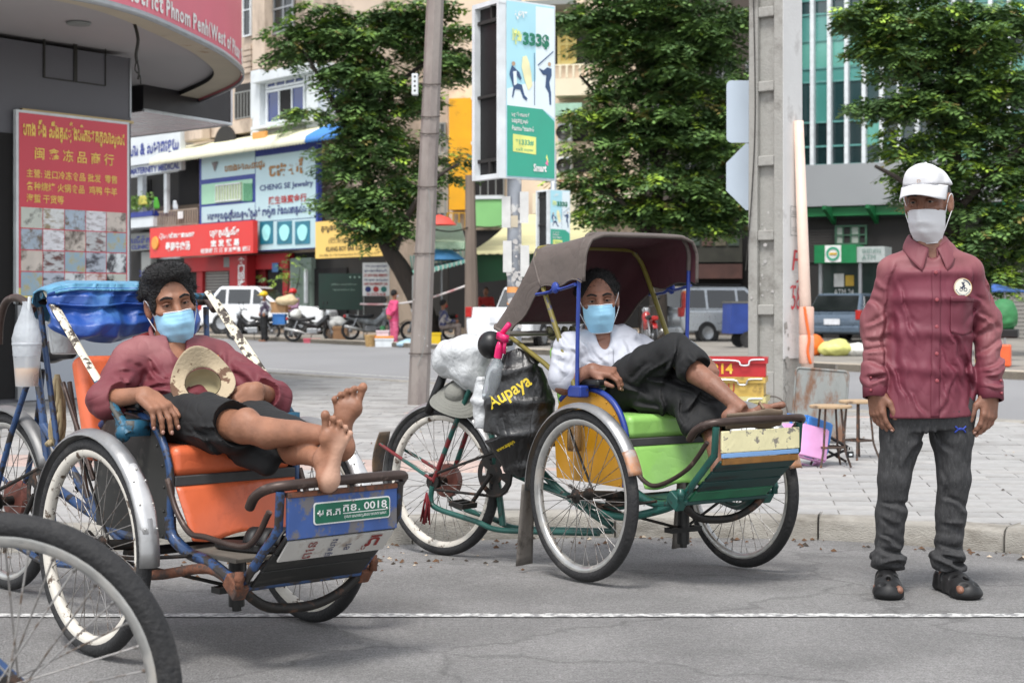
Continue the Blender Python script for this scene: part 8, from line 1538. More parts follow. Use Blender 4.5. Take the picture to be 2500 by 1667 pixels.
# ---------------------------------------------------------------- motorcycles
def motorbike(label,loc,rz,col,fair=None,cat='motorcycle'):
 t=thing('motorcycle',label,cat,loc,rz,'motorcycles at the far kerb');rr=0.29
 for wx in(-0.62,0.62):
  b=MB();b.lathe([(rr-0.045+0.045*math.cos(a),0.045*math.sin(a))for a in[2*math.pi*k/10 for k in range(11)]],32,Matrix.Rotation(R(90),4,'X'));w=b.make('wheel',m_tyre,t,smooth=True);w.location=(wx,0,rr)
  b=MB();b.lathe([(rr-0.075,-0.02),(rr-0.095,0),(rr-0.075,0.02)],32,Matrix.Rotation(R(90),4,'X'));b.lathe([(0,-0.04),(0.06,-0.04),(0.06,0.04),(0,0.04)],14,Matrix.Rotation(R(90),4,'X'))
  for k in range(12):a=k*math.pi/6;b.tube([(0.05*math.cos(a),0,0.05*math.sin(a)),((rr-0.08)*math.cos(a),0,(rr-0.08)*math.sin(a))],0.006,4)
  b.make('wheel_rim',m_metal,w,smooth=True)
  b=MB();b.grid(lambda u,v:((rr+0.03)*math.cos(R(20+140*u)),(v-0.5)*0.11,(rr+0.03)*math.sin(R(20+140*u))),12,4);f=b.make('mudguard',col,t,smooth=True,solid=0.01);f.location=(wx,0,rr);f.rotation_euler=(0,R(-12 if wx>0 else 14),0)
 s=SDF((-0.85,-0.22,0.25),(0.75,0.22,0.95),0.02);s.chain([(-0.75,0,0.72),(-0.45,0,0.66),(-0.1,0,0.56),(0.15,0,0.50),(0.42,0,0.72)],[0.06,0.09,0.10,0.09,0.10],0.05);s.cap((0.42,0,0.45),(0.45,0,0.78),0.07,0.10,0.05);s.mesh('body_shell',col,t)
 b=MB();b.box((0.0,0,0.33),(0.34,0.20,0.20));b.tube([(0.1,0,0.33),(0.28,0,0.38)],0.08,8);b.make('engine',m_metal,t,bev=0.03)
 b=MB();b.grid(lambda u,v:(-0.70+0.78*u,(v-0.5)*0.24*(1-0.3*u),0.77-0.05*math.sin(math.pi*u)-0.06*(2*v-1)**2),12,6);b.make('seat',m_blkt,t,smooth=True,solid=0.05)
 for s_ in(-1,1):
  b=MB();b.tube([(0.62,s_*0.07,rr),(0.44,s_*0.07,0.82),(0.40,s_*0.06,0.95)],0.022,6);b.make('fork_leg',m_metal,t);b=MB();b.tube([(-0.62,s_*0.09,rr),(-0.45,s_*0.10,0.66)],0.022,6);b.make('shock_absorber',m_metal,t)
  b=MB();b.tube([(0.40,0,0.97),(0.36,s_*0.22,1.02),(0.28,s_*0.34,0.99)],0.016,6);b.make('handlebar',m_blkt,t);b=MB();b.tube([(0.36,s_*0.24,1.02),(0.40,s_*0.28,1.18)],0.008,5);b.ball((0.40,s_*0.30,1.21),(0.02,0.06,0.045),8,6);b.make('mirror',m_blkt,t,smooth=True)
 b=MB();b.ball((0.50,0,0.90),(0.08,0.09,0.09),10,8);b.make('headlamp',m_frw,t,smooth=True);b=MB();b.tube([(0.1,-0.14,0.26),(-0.2,-0.16,0.26),(-0.35,-0.17,0.32),(-0.85,-0.18,0.42)],[0.025,0.025,0.045,0.05],8);b.make('exhaust',m_rim,t,smooth=True);b=MB();b.box((-0.80,0,0.72),(0.06,0.16,0.09));b.make('tail_lamp',m_tail,t,bev=0.02)
 b=MB();b.tube([(-0.05,0.12,0.28),(-0.12,0.30,0.02)],0.012,5);b.make('side_stand',m_blkt,t)
 return t
mbk=M('black_motorbike_paint',(0.07,0.07,0.075),0.35,coat=0.5)
for lab,px_,d_,rz_,col_ in(('black motorcycle with white rimmed wheels in front of the stacked goods',763,51.0,R(-4),mbk),('black motorcycle behind the person in the yellow helmet',618,53.5,R(176),mbk),('silver grey scooter leaning left of the woman in pink',905,49.0,R(20),M('silver_scooter',(0.55,0.57,0.58),0.35,0.3)),('red motorcycle glimpsed between the blue hood and the man in it',312,30.0,R(200),M('red_motorbike_paint',(0.62,0.08,0.09),0.35,coat=0.4)),('dark bicycle-like motorcycle in the stall shade right of the concrete pole',1050,48.0,R(170),M('dull_dark_paint',(0.16,0.14,0.14),0.6)),('red motorcycle parked between the green cyclo and the silver car',1585,40.5,R(95),M('red_motorbike_paint2',(0.60,0.10,0.10),0.35,coat=0.4))):
 motorbike(lab,(P(px_,800,d_).x,d_,0.0 if d_<45 and px_<400 else(0.02 if px_<800 else FZ)),rz_,col_)
# ---------------------------------------------------------------- people in the distance
def figure(label,loc,rz,top,bottom,skin=None,helmet=None,hair=True,pose='stand',hgt=1.58,arms='down',mask=None,top_len=0.86,hairc=None):
 k=hgt/1.6;Z=lambda v:tuple(Vector(v)*k)
 s=SDF((-0.45,-0.45,-0.02),(0.45,0.6,1.68*k+0.1),0.015);sit=pose=='sit';dz=-0.38 if sit else 0
 J=lambda x,y,z:Z((x,y,z+dz));hd=J(0,0.02,1.48)
 s.ell(hd,(0.078*k,0.095*k,0.115*k),None,0.02);s.cap(J(0,0.09,1.46),J(0,0.11,1.44),0.016,0.016,0.02);s.cap(J(0,0,1.25),J(0,0.01,1.42),0.055,0.048,0.03);s.loft([(J(0,0,1.26),0.15,0.08),(J(0,0,1.05),0.14,0.09),(J(0,0,0.85),0.15,0.10)],0.04)
 A={}
 for sd in(-1,1):
  sh=J(sd*0.175,0,1.25)
  el,wr={'down':(J(sd*0.23,0.0,1.0),J(sd*0.22,0.06,0.78)),'hip':(J(sd*0.34,-0.05,1.05),J(sd*0.18,0.06,0.93)),'back':(J(sd*0.24,-0.08,1.02),J(sd*0.08,-0.16,0.88)),'fwd':(J(sd*0.22,0.10,1.0),J(sd*0.14,0.36,0.98))}[arms]
  A[sd]=(sh,el,wr);s.chain([sh,el,wr],[0.048,0.040,0.030],0.02);s.ell(Vector(wr)+Vector((0,0.02,-0.06 if arms!='fwd' else 0)),(0.035,0.045,0.07),None,0.02)
  if sit:kn,an=J(sd*0.12,0.42,0.86),J(sd*0.12,0.44,0.46)
  else:kn,an=J(sd*0.10,0.01,0.46),J(sd*0.10,-0.01,0.08)
  hp=J(sd*0.085,0,0.84);s.chain([hp,kn,an],[0.085,0.056,0.038],0.02);s.cap(Vector(an)+Vector((0,-0.03,-0.05)),Vector(an)+Vector((sd*0.02,0.13,-0.055)),0.036,0.032,0.02);A[sd]+=(hp,kn,an)
 o=s.mesh('person',skin or m_skin,None,1);o.location=loc;o.rotation_euler=(0,0,rz);tag(o,label,'person','people across the street');wear(o,lambda x,y,z:0*x)
 t=SDF((-0.45,-0.45,0.2),(0.45,0.5,1.45*k),0.015);t.loft([(J(0,0,1.30),0.10,0.065),(J(0,0,1.24),0.185,0.10),(J(0,0,1.05),0.175,0.115),(J(0,0,top_len),0.185,0.125)],0.04)
 for sd in(-1,1):t.chain([A[sd][0],A[sd][1],tuple(Vector(A[sd][1]).lerp(Vector(A[sd][2]),0.75))],[0.068,0.058,0.048],0.02)
 f_=folds(int(abs(loc[0]*100))%97,6,30,70,0.016);t.warp(f_);t.mesh('shirt',top,o)
 t=SDF((-0.4,-0.35,0.0),(0.4,0.6,1.0*k),0.015);t.loft([(J(0,0,0.92),0.155,0.11),(J(0,0,0.80),0.165,0.115)],0.03)
 for sd in(-1,1):t.chain([A[sd][3],A[sd][4],A[sd][5]],[0.098,0.078,0.066],0.02)
 t.warp(f_);t.mesh('trousers',bottom,o)
 if helmet is not None:
  b=MB();b.ball(Vector(hd)+Vector((0,-0.005,0.045)),(0.125,0.14,0.12),14,10);b.v=[(v[0],v[1],max(v[2],hd[2]+0.0))for v in b.v];h_=b.make('helmet',helmet,o,smooth=True);b=MB();b.box(Vector(hd)+Vector((0,0.13,0.03)),(0.20,0.09,0.015));b.make('visor',helmet,h_)
 elif hair:b=MB();b.ball(Vector(hd)+Vector((0,-0.025,0.035)),(0.092,0.10,0.105),12,8);b.make('hair',hairc or m_hair,o,smooth=True)
 if mask is not None:b=MB();b.ball(Vector(hd)+Vector((0,0.055,-0.045)),(0.068,0.06,0.055),10,8);b.make('face_mask',mask,o,smooth=True)
 return o
g_=lambda px,d:(P(px,800,d).x,d)
figure('person in yellow helmet and dark jacket standing among the motorcycles',(*g_(645,52.5),0.0),R(120),M('purple_black_jacket',(0.24,0.20,0.27),0.8,col2=(0.72,0.73,0.74),thr=0.5,s2=2.5,thrw=0.02),m_btrs,helmet=M('yellow_helmet',(0.85,0.72,0.12),0.35),arms='hip',mask=m_mwhite)
figure('person in red helmet and lilac shirt behind a loaded motorcycle',(*g_(716,53.4),0.1),R(150),M('lilac_check',(0.58,0.45,0.55),0.8,var=0.2,vs=30),m_gtrs,helmet=M('red_helmet',(0.75,0.12,0.12),0.35),arms='fwd',mask=m_mwhite)
figure('woman in bright pink blouse and trousers standing with hands behind her back',(*g_(962,46.0),0.0),R(-65),M('bright_pink_cloth',(0.80,0.28,0.45),0.75,var=0.1,vs=8),M('pink_cloth',(0.78,0.36,0.50),0.75,var=0.12,vs=8),arms='back',mask=m_mwhite,top_len=0.72)
figure('seated woman in navy and floral top with dark cap in the stall shade',(*g_(1082,46.5),0.1),R(-75),M('navy_floral',(0.20,0.22,0.36),0.8,col2=(0.62,0.60,0.58),thr=0.52,s2=9),M('floral_grey',(0.50,0.46,0.44),0.8,var=0.3,vs=12),pose='sit',arms='fwd',mask=M('red_mask',(0.62,0.12,0.12),0.7))
figure('person in red shirt standing in the dark stall behind the advert post',(*g_(1186,49.5),FZ),R(180),M('red_shirt',(0.60,0.14,0.13),0.8),m_btrs,arms='fwd');figure('person in grey crouched low under the stall awning with a pale mask',(*g_(1180,46.0),0.0),R(170),M('grey_floral',(0.46,0.43,0.42),0.8,var=0.3,vs=14),m_gtrs,pose='sit',arms='fwd',mask=m_mwhite,hgt=1.5)
figure('person in orange shirt glimpsed behind the bonnet of the white car',(*g_(742,63.0),FZ),R(180),M('orange_shirt',(0.62,0.28,0.16),0.8),m_btrs)
# ---------------------------------------------------------------- stalls and goods
m_tg=M('green_tarp',(0.10,0.30,0.18),0.6,var=0.2,vs=1.5)
def awning(label,A_,B_,C_,D_,mat,cat='awning',stripes=None,name='stall_awning',val=0.25,sag=0.12):
 """sloping sheet: A-B back edge, D-C front edge (world points)"""
 A_,B_,C_,D_=[Vector(v)for v in(A_,B_,C_,D_)];t=thing(name,label,cat,((A_+B_+C_+D_)/4));o=t.location.copy();n=40;mats=mat if isinstance(mat,list)else[mat];b=MB()
 for i in range(n):
  b.cur=i%len(mats)if len(mats)>1 else 0;rows=[]
  for q in(i,i+1):
   u=q/n;top,bot=A_.lerp(B_,u),D_.lerp(C_,u);rows.append([top.lerp(bot,k/5)-Vector((0,0,sag*math.sin(math.pi*k/5)))-o for k in range(6)]+[bot-Vector((0,0,val*(1+0.25*math.sin(q*2.4))))-o])
  b.add(rows[0]+rows[1],[(k,k+1,8+k,7+k)for k in range(6)])
 b.make('sheet',mats,t,smooth=False,solid=0.02)
 for c in(D_,C_):q=MB();g0=c-o;q.tube([g0-Vector((0,0,0.05)),Vector((g0.x,g0.y,-o.z+FZ))],0.05,6);q.make('post',m_wg,t)
 return t
awning('green and white striped awning right of the concrete pole',P(1040,548,50),P(1125,545,50),P(1142,592,46.5),P(1050,590,46.5),[M('awning_green',(0.25,0.48,0.34),0.7),M('awning_pale',(0.78,0.83,0.74),0.7)],val=0.2)
awning('wide cream sheet awning sloping behind the advert post',P(1255,528,56),P(1460,512,56),P(1420,612,47),P(1148,616,47),M('cream_sheet',(0.80,0.78,0.60),0.65,var=0.1,vs=1.0,aniso=(0.3,4,1)),val=0.06)
awning('turquoise and white tin awning over the seated woman',P(1000,625,50),P(1150,612,50),P(1155,628,46),P(1010,668,45),[M('tin_turquoise',(0.45,0.68,0.62),0.5),M('tin_white',(0.75,0.76,0.72),0.5),M('tin_turquoise2',(0.40,0.62,0.58),0.5)],val=0.1)
b=MB();b.add([P(1160,622,47.5),P(1410,620,47.5),P(1400,665,47.6),P(1170,690,47.6)],[(0,1,2,3)]);tag(b.make('green_tarpaulin',m_tg,solid=0.03),'dark green tarpaulin hanging under the cream awning','tarpaulin')
t=thing('market_umbrella','blue market umbrella beside the green striped awning','umbrella',(*g_(1078,47.2),FZ));zz=P(0,640,47.2).z
b=MB();b.lathe([(0.0,zz+0.30),(0.25,zz+0.25),(0.5,zz+0.10),(0.68,zz-0.06)],16);b.make('canopy',M('light_blue_canopy',(0.38,0.64,0.85),0.6,col2=(0.75,0.83,0.88),thr=0.66,s2=2),t,smooth=True,solid=0.02);b=MB();b.tube([(0,0,0),(0,0,zz+0.3)],0.03,6);b.make('pole',m_metal,t)
t=thing('red_parasol_top','small red cover on top of the green striped awning','cover',tuple(P(1072,545,46)));b=MB();b.lathe([(0,0.25),(0.3,0.15),(0.5,-0.05)],14);b.make('canopy',M('coral_red',(0.82,0.32,0.28),0.6),t,smooth=True)
t=thing('chalkboard','dark green chalkboard leaning beside the white repair poster','board',tuple(P(832,752,52)),R(-3));b=MB();b.box((0,0,0.52),(1.40,0.05,1.15));b.make('board',M('chalkboard_green',(0.07,0.17,0.14),0.7,var=0.25,vs=2),t);b=MB()
m_chalk=M('chalk',(0.50,0.58,0.54),0.8);txt('ថ្ងៃនេះ កាហ្វេទឹកកក',m_chalk,t,Matrix(((1,0,0,0.1),(0,0,-1,-0.03),(0,1,0,0.75),(0,0,0,1))),w=0.8,h=0.07);txt('តម្លៃ 4000 រៀល',m_chalk,t,Matrix(((1,0,0,0.1),(0,0,-1,-0.03),(0,1,0,0.58),(0,0,0,1))),w=0.7,h=0.07);txt('• • •',m_chalk,t,Matrix(((1,0,0,0.45),(0,0,-1,-0.03),(0,1,0,0.98),(0,0,0,1))),w=0.35,h=0.06)
for s in(-0.55,0.55):b=MB();b.tube([(s,0.02,-0.9),(s,0.02,0.1)],0.03,6);b.make('leg',m_wg,t)
t=thing('repair_poster','white lettered poster on a stand left of the woman in pink','poster',tuple(P(918,790,50))[:2]+(FZ,),R(-2));zb,zt=P(0,732,50).z,P(0,651,50).z;b=MB();b.box((0,0,(zb+zt)/2),(0.82,0.03,zt-zb));b.make('panel',m_wht,t);PM=lambda x,z:Matrix(((1,0,0,x),(0,0,-1,-0.02),(0,1,0,z),(0,0,0,1)))
for(s_,f,m_,w_)in(('មានផ្សារទូរស័ព្ទ',0.90,m_navy,0.66),('ជួសជុលកុំព្យូទ័រ',0.76,m_navy,0.70),('2X NEW AND MEMORY',0.62,m_ltred,0.72),('និង ហ្គេម គ្រប់ប្រភេទ',0.48,m_navy,0.72),('NEW VAN MEMORY CAR',0.36,m_ltred,0.72),('Tel : 012 55 66 88',0.05,m_ltred,0.6)):txt(s_,m_,t,PM(0,zb+(zt-zb)*f),w=w_,h=0.085,bold=0.03)
for i in range(3):b=MB();b.lathe([(0,0),(0.09,0)],14,PM(-0.24+0.24*i,zb+(zt-zb)*0.20)@Matrix.Translation((0,0,0.002)));b.make('printed_emblem',[m_navy,m_ltred,M('emblem_teal',(0.15,0.45,0.42),0.5)][i],t)
for s in(-0.38,0.38):b=MB();b.tube([(s,0.03,0),(s,0.03,zt-FZ-0.0)],0.02,6);b.make('post',m_wg,t)
def crate(label,loc,rz,d,mat,name='crate',cat='crate',group=None,lid=None,wall=0.03,slots=0):
 t=thing(name,label,cat,loc,rz,group);w,l,h=d;b=MB()
 for(c_,s_)in(((0,-l/2+wall/2,h/2),(w,wall,h)),((0,l/2-wall/2,h/2),(w,wall,h)),((-w/2+wall/2,0,h/2),(wall,l-2*wall-0.002,h-0.003)),((w/2-wall/2,0,h/2),(wall,l-2*wall-0.002,h-0.003)),((0,0,wall/2),(w-2*wall,l-2*wall,wall))):b.box(c_,s_)
 b.make('shell',mat,t)
 b=MB()
 for z in(h-0.02,h*0.45):b.box((0,0,z),(w+0.03,l+0.03,0.025))if False else None
 for(c_,s_)in(((0,-l/2-0.008,h-0.025),(w+0.03,0.018,0.045)),((0,l/2+0.008,h-0.025),(w+0.03,0.018,0.045)),((-w/2-0.008,0,h-0.025),(0.018,l,0.044)),((w/2+0.008,0,h-0.025),(0.018,l,0.044))):b.box(c_,s_)
 b.make('rim',mat,t)
 if lid:b=MB();b.box((0,0,h+0.03),(w+0.02,l+0.02,0.06));b.make('lid',lid,t,bev=0.01)
 return t
crate('white foam box with orange lid beside the woman in pink',(*g_(938,45.6),0.0),R(5),(0.50,0.36,0.24),m_frw,'foam_box','box',lid=M('orange_lid',(0.88,0.55,0.22),0.5));t=crate('pale clear crate with green bottle on the orange lidded box',(*g_(934,45.6),0.30),R(5),(0.34,0.26,0.16),M('pale_pink_plastic',(0.82,0.74,0.76),0.4),'bottle_crate');b=MB();b.tube([(0,0,0.04),(0,0,0.28)],0.07,10);b.make('green_bottle',M('green_bottle',(0.20,0.45,0.28),0.3),t)
t=thing('woven_basket','tan woven basket on the kerb left of the white foam box','basket',(*g_(905,45.8),0.0));b=MB();b.lathe([(0.14,0),(0.18,0.30),(0.19,0.33),(0.165,0.33),(0.13,0.03),(0,0.02)],18);b.make('basket',M('wicker',(0.66,0.54,0.36),0.9,var=0.3,vs=25,bump=0.6,bs=40),t,smooth=True)
crate('yellow plastic crate on the road right of the concrete pole',(*g_(1060,44.0),0.0),R(8),(0.32,0.30,0.42),M('yellow_plastic',(0.85,0.72,0.10),0.5));crate('brown cardboard carton behind the black motorcycle',(*g_(833,50.5),0.0),R(-6),(0.44,0.36,0.46),M('cardboard',(0.62,0.47,0.34),0.85,var=0.08),'cardboard_box','box',lid=M('carton_flap',(0.66,0.52,0.38),0.85))
crate('pink plastic tub on the road under the black motorcycle',(*g_(762,50.6),0.0),R(3),(0.50,0.30,0.14),M('pink_plastic',(0.78,0.36,0.42),0.5),'plastic_tub','tub');crate('blue plastic bin strapped behind the person in the yellow helmet',(*g_(683,52.6),0.55),R(-5),(0.40,0.34,0.34),M('blue_plastic',(0.18,0.42,0.68),0.5),'blue_bin','bin');crate('tan cardboard carton stacked on the loaded motorcycle',(*g_(682,52.7),0.92),R(-8),(0.50,0.34,0.36),M('tan_carton',(0.72,0.56,0.40),0.85),'cardboard_box','box');
def sack(label,loc,r,mat,seed,name='plastic_sack',cat='sack'):
 s=SDF((-r[0]*1.4,-r[1]*1.4,-0.02),(r[0]*1.4,r[1]*1.4,r[2]*2.6),0.025);s.ell((0,0,r[2]*0.9),r,None,0.05);s.ell((r[0]*0.3,0,r[2]*1.6),(r[0]*0.4,r[1]*0.4,r[2]*0.5),None,0.1);s.warp(folds(seed,8,14,40,0.06));s.plane((0,0,0.0),(0,0,-1));o=s.mesh(name,mat);o.location=loc;return tag(o,label,cat,'sacks of goods')
m_bagw=M('white_plastic_bag',(0.80,0.80,0.78),0.4,var=0.08,vs=8)
sack('cream bundle tied on top of the loaded motorcycle',(*g_(700,52.5),1.15),(0.36,0.25,0.16),M('cream_bundle',(0.78,0.70,0.56),0.7,var=0.12,vs=6),3);sack('white plastic sack of rubbish beside the cardboard carton',(*g_(815,51.2),0.42),(0.42,0.3,0.18),m_bagw,4);sack('pale blue plastic bag on the road right of the woman in pink',(*g_(992,45.0),0.0),(0.26,0.2,0.10),M('blue_tint_bag',(0.62,0.74,0.80),0.4),5);sack('white bag hanging beside the red helmeted person',(*g_(722,52.2),0.75),(0.18,0.15,0.14),m_bagw,6)
crate('brown carton propping up the white plastic sack',(*g_(818,51.2),0.02),R(4),(0.6,0.4,0.40),M('dim_carton',(0.45,0.36,0.28),0.85),'cardboard_box','box')
t=thing('rubbish_cart','blue wheeled rubbish cart half hidden by the square pole','cart',tuple(P(1806,850,40))[:2]+(FZ,),R(10));b=MB();b.add([(-0.35,-0.3,0.35),(0.38,-0.3,0.35),(0.38,0.3,0.35),(-0.35,0.3,0.35),(-0.30,-0.36,1.08),(0.50,-0.36,1.05),(0.50,0.36,1.05),(-0.30,0.36,1.08)],[(0,3,2,1),(0,1,5,4),(1,2,6,5),(2,3,7,6),(3,0,4,7)]);b.make('tub',M('cart_blue',(0.17,0.27,0.56),0.5,var=0.15,vs=4),t,solid=0.03);b=MB();b.box((0.1,0,1.10),(0.85,0.76,0.05));b.make('rim',M('cart_rim',(0.38,0.38,0.36),0.7),t)
for s in(-1,1):b=MB();b.lathe([(0,-0.03),(0.2,-0.03),(0.2,0.03),(0,0.03)],16,Matrix.Translation((0.1,s*0.36,0.2))@Matrix.Rotation(R(90),4,'X'));b.make('wheel',m_tyre,t)
q=P(2040,872,33.0)
for k,(dx,dy,dz,r_,c_,lab)in enumerate(((-0.42,0.2,0,(0.22,0.22,0.20),(0.88,0.42,0.14),'orange plastic sack in the rubbish heap by the pale pipe'),(-0.02,0,0,(0.34,0.28,0.16),(0.80,0.80,0.48),'pale yellow rubbish bag in the heap by the pale pipe'),(0.40,0.05,0,(0.26,0.22,0.12),(0.84,0.84,0.82),'white rubbish bag at the edge of the heap'))):sack(lab,(q.x+dx,33+dy,FZ),r_,M('rubbish_%d'%k,c_,0.5,var=0.12,vs=8),20+k,'rubbish_bag','bag')
q=P(2455,905,27);t=thing('vendor_cart','vendor cart with orange bin and green bag behind the standing man','cart',(q.x,27,0.05),R(-20))
b=MB();b.box((-0.05,-0.2,0.26),(0.30,0.30,0.36));b.make('orange_bin',M('bin_orange',(0.88,0.38,0.20),0.5),t,bev=0.03);b=MB();b.box((-0.35,0.0,0.30),(0.25,0.3,0.40));b.make('yellow_crate',M('crate_yellow',(0.85,0.65,0.15),0.5),t,bev=0.02);b=MB();b.box((-0.2,0.1,0.62),(0.8,0.5,0.14));b.make('tray',m_blkt,t,bev=0.02)
s=SDF((-0.5,-0.4,0.55),(0.5,0.5,1.35),0.02);s.ell((-0.05,0.05,0.90),(0.24,0.2,0.28),None,0.05);s.warp(folds(77,7,18,50,0.05));s.mesh('green_bag',M('green_bag',(0.20,0.46,0.27),0.65,var=0.15,vs=6),t);s=SDF((-0.8,-0.4,0.5),(0.2,0.5,1.2),0.02);s.ell((-0.35,0.05,0.82),(0.14,0.16,0.2),None,0.05);s.warp(folds(78,7,18,50,0.05));s.mesh('white_bag',m_bagw,t)
q=P(2440,715,30);t=thing('vendor_parasol','folded dark green and blue parasol behind the standing man shoulder','parasol',(q.x,30,FZ));b=MB();b.add([(-0.15,0,q.z+0.05),(0.05,0.3,q.z+0.02),(0.6,0,q.z-0.12),(0.05,-0.3,q.z-0.10),(-0.2,-0.2,q.z-0.1)],[(0,1,2),(0,2,3),(0,3,4)]);b.make('canopy',M('parasol_dark',(0.12,0.22,0.26),0.6,col2=(0.20,0.35,0.62),thr=0.5,s2=3),t,solid=0.02);b=MB();b.tube([(0.1,0,0),(0.1,0,q.z-0.1)],0.02,6);b.make('pole',m_metal,t)
# ================================================================ things near the cyclos
m_cr=M('red_crate_plastic',(0.66,0.13,0.15),0.5,var=0.1,vs=6);m_cy=M('yellow_crate_plastic',(0.72,0.60,0.30),0.6,var=0.15,vs=5,col2=(0.45,0.36,0.2),thr=0.64,s2=6);m_cyp=M('pale_yellow_crate_plastic',(0.74,0.70,0.48),0.6,var=0.15,vs=5);m_cb=M('navy_crate_plastic',(0.14,0.20,0.34),0.6,var=0.15,vs=5)
dC=13.6;q=P(1790,950,dC);zt=P(0,872,dC).z;hC=(zt-PZ-0.0)/4
for i,(m_,lab)in enumerate(((m_cb,'navy plastic crate at the bottom of the stack by the square pole'),(m_cyp,'pale yellow crate third from the top of the stack by the square pole'),(m_cy,'yellow crate with red lettering below the red crate'),(m_cr,'red crate numbered 214 on top of the stack by the square pole'))):
 t=crate(lab,(q.x+0.0+0.01*(i%2),dC,PZ+i*(hC+0.001)),R(-16+2*i),(0.52,0.36,hC),m_,'plastic_crate','crate','crates stacked by the pole')
 fm_=Matrix(((1,0,0,0),(0,0,-1,-0.183),(0,1,0,hC*0.42),(0,0,0,1)))
 if i==3:txt('214',M('yellow_crate_print',(0.85,0.66,0.18),0.5),t,TM(fm_,-0.09,0,0.003),w=0.17,h=0.085,bold=0.03);txt('HNZ',M('yellow_crate_print',(0.85,0.66,0.18),0.5),t,Matrix(((0,0,1,0.263),(1,0,0,0),(0,1,0,hC*0.42),(0,0,0,1))),w=0.22,h=0.07)
 if i==2:txt('HAU',M('red_crate_print',(0.62,0.22,0.16),0.5),t,TM(fm_,-0.06,0,0.003),w=0.17,h=0.08,bold=0.02)
 if i==1:txt('HAU',M('brown_crate_print',(0.48,0.36,0.24),0.5),t,TM(fm_,-0.06,0,0.003),w=0.17,h=0.08,bold=0.02)
 b=MB();b.tube(bez([(-0.25,-0.205,hC-0.02),(0.02,-0.207,hC-0.025),(0.06,-0.21,hC-0.06),(0.12,-0.21,hC-0.06),(0.14,-0.207,hC-0.02),(0.25,-0.20,hC-0.015)],4),0.006,5);b.make('wire_handle',m_frw if i!=2 else m_rim,t)
 for k in range(6):b=MB();b.box((-0.20+k*0.08,-0.1835,hC*0.80),(0.05,0.004,0.018));b.make('slot',m_dk,t)
s=SDF((-0.5,-0.3,-0.01),(0.5,0.3,0.45),0.012);s.ell((0,0,0.0),(0.36,0.2,0.27),None,0.02);s.warp(folds(90,5,10,24,0.02));s.plane((0,0,0.0),(0,0,-1));o=s.mesh('white_sack',m_bagw);o.location=(P(1800,980,12.6).x,12.6,PZ);tag(o,'white sack lying behind the raised foot of the hooded cyclo rider','sack')
t=thing('metal_table_top','rusty grey sheet metal table top leaning on the square pole','table top',tuple(P(1995,1040,12.6))[:2]+(PZ,),rot=(R(-10),R(4.5),R(-8)))
m_rustsheet=M('rusty_sheet',(0.50,0.51,0.50),0.6,0.3,var=0.15,vs=8,col2=(0.42,0.30,0.22),thr=0.54,thrw=0.06,s2=6,aniso=(1.6,1,0.6),bump=0.2,bs=30)
b=MB();b.prism(rrect(0.40,0.54,0.03),0.02,Matrix.Translation((0,0,0.30))@Matrix.Rotation(R(90),4,'X'));b.make('sheet',m_rustsheet,t,bev=0.006);b=MB();b.tube([(x,-0.02,0.30+z)for x,z in rrect(0.40,0.54,0.03)],0.010,6,closed=True);b.make('rolled_edge',m_rustsheet,t,smooth=True)
b=MB();b.tube([(-0.15,0.03,0.2),(-0.18,0.12,0.0)],0.01,6);b.make('prop',m_rust,t)
m_seatw=M('worn_stool_board',(0.66,0.56,0.44),0.75,var=0.15,vs=8,col2=(0.45,0.38,0.31),thr=0.6,s2=7);m_iron=M('rusty_stool_iron',(0.30,0.25,0.22),0.7,0.3,var=0.2,vs=20,col2=(0.42,0.27,0.18),thr=0.58,s2=25)
def stool(label,loc,rz):
 t=thing('stool',label,'stool',loc,rz,'iron stools on the paving');b=MB();b.prism([(0.125*math.cos(a)*1.12,0.125*math.sin(a))for a in[k*math.pi/12 for k in range(24)]],0.020,Matrix.Translation((0,0,0.385)));b.make('seat',m_seatw,t,bev=0.006)
 for k in range(4):
  a=R(45+90*k);c_,s_=math.cos(a),math.sin(a);b=MB();b.tube(bez([(0.075*c_,0.075*s_,0.387),(0.095*c_,0.095*s_,0.20),(0.105*c_,0.105*s_,0.11),(0.145*c_,0.145*s_,0.004)],4),0.0075,6);b.make('leg',m_iron,t)
 b=MB();b.tube([(0.103*math.cos(R(45+90*k)),0.103*math.sin(R(45+90*k)),0.13)for k in range(4)],0.0075,6,closed=True);b.make('ring_brace',m_iron,t);return t
q=P(2028,1110,10.75);t=stool('nearer wooden seated iron stool with a padlock hanging from it',(q.x,10.75,PZ),R(8));b=MB();b.box((0.09,-0.12,0.09),(0.045,0.02,0.04));b.make('padlock',m_blkt,t,bev=0.004);b=MB();b.tube([(0.075,-0.12,0.11),(0.078,-0.12,0.14),(0.102,-0.12,0.14),(0.105,-0.12,0.11)],0.005,6);b.make('shackle',m_rim,t);b=MB();b.box((0.09,-0.131,0.09),(0.02,0.003,0.012));b.make('lock_plate',m_frw,t)
q=P(2095,1100,11.3);stool('farther wooden seated iron stool partly hidden by the standing man',(q.x,11.3,PZ),R(30))
t=thing('folding_stand','thin folded metal stand lying under the nearer stool','stand',tuple(P(2030,1100,11.0))[:2]+(PZ,));b=MB();b.tube([(-0.16,0.05,0.26),(0.12,-0.02,0.10)],0.012,6);b.tube([(-0.2,0.0,0.18),(0.1,0,0.01)],0.010,6);b.tube([(0.12,-0.02,0.10),(-0.1,0.0,0.01)],0.01,6);b.make('bars',m_grime,t)
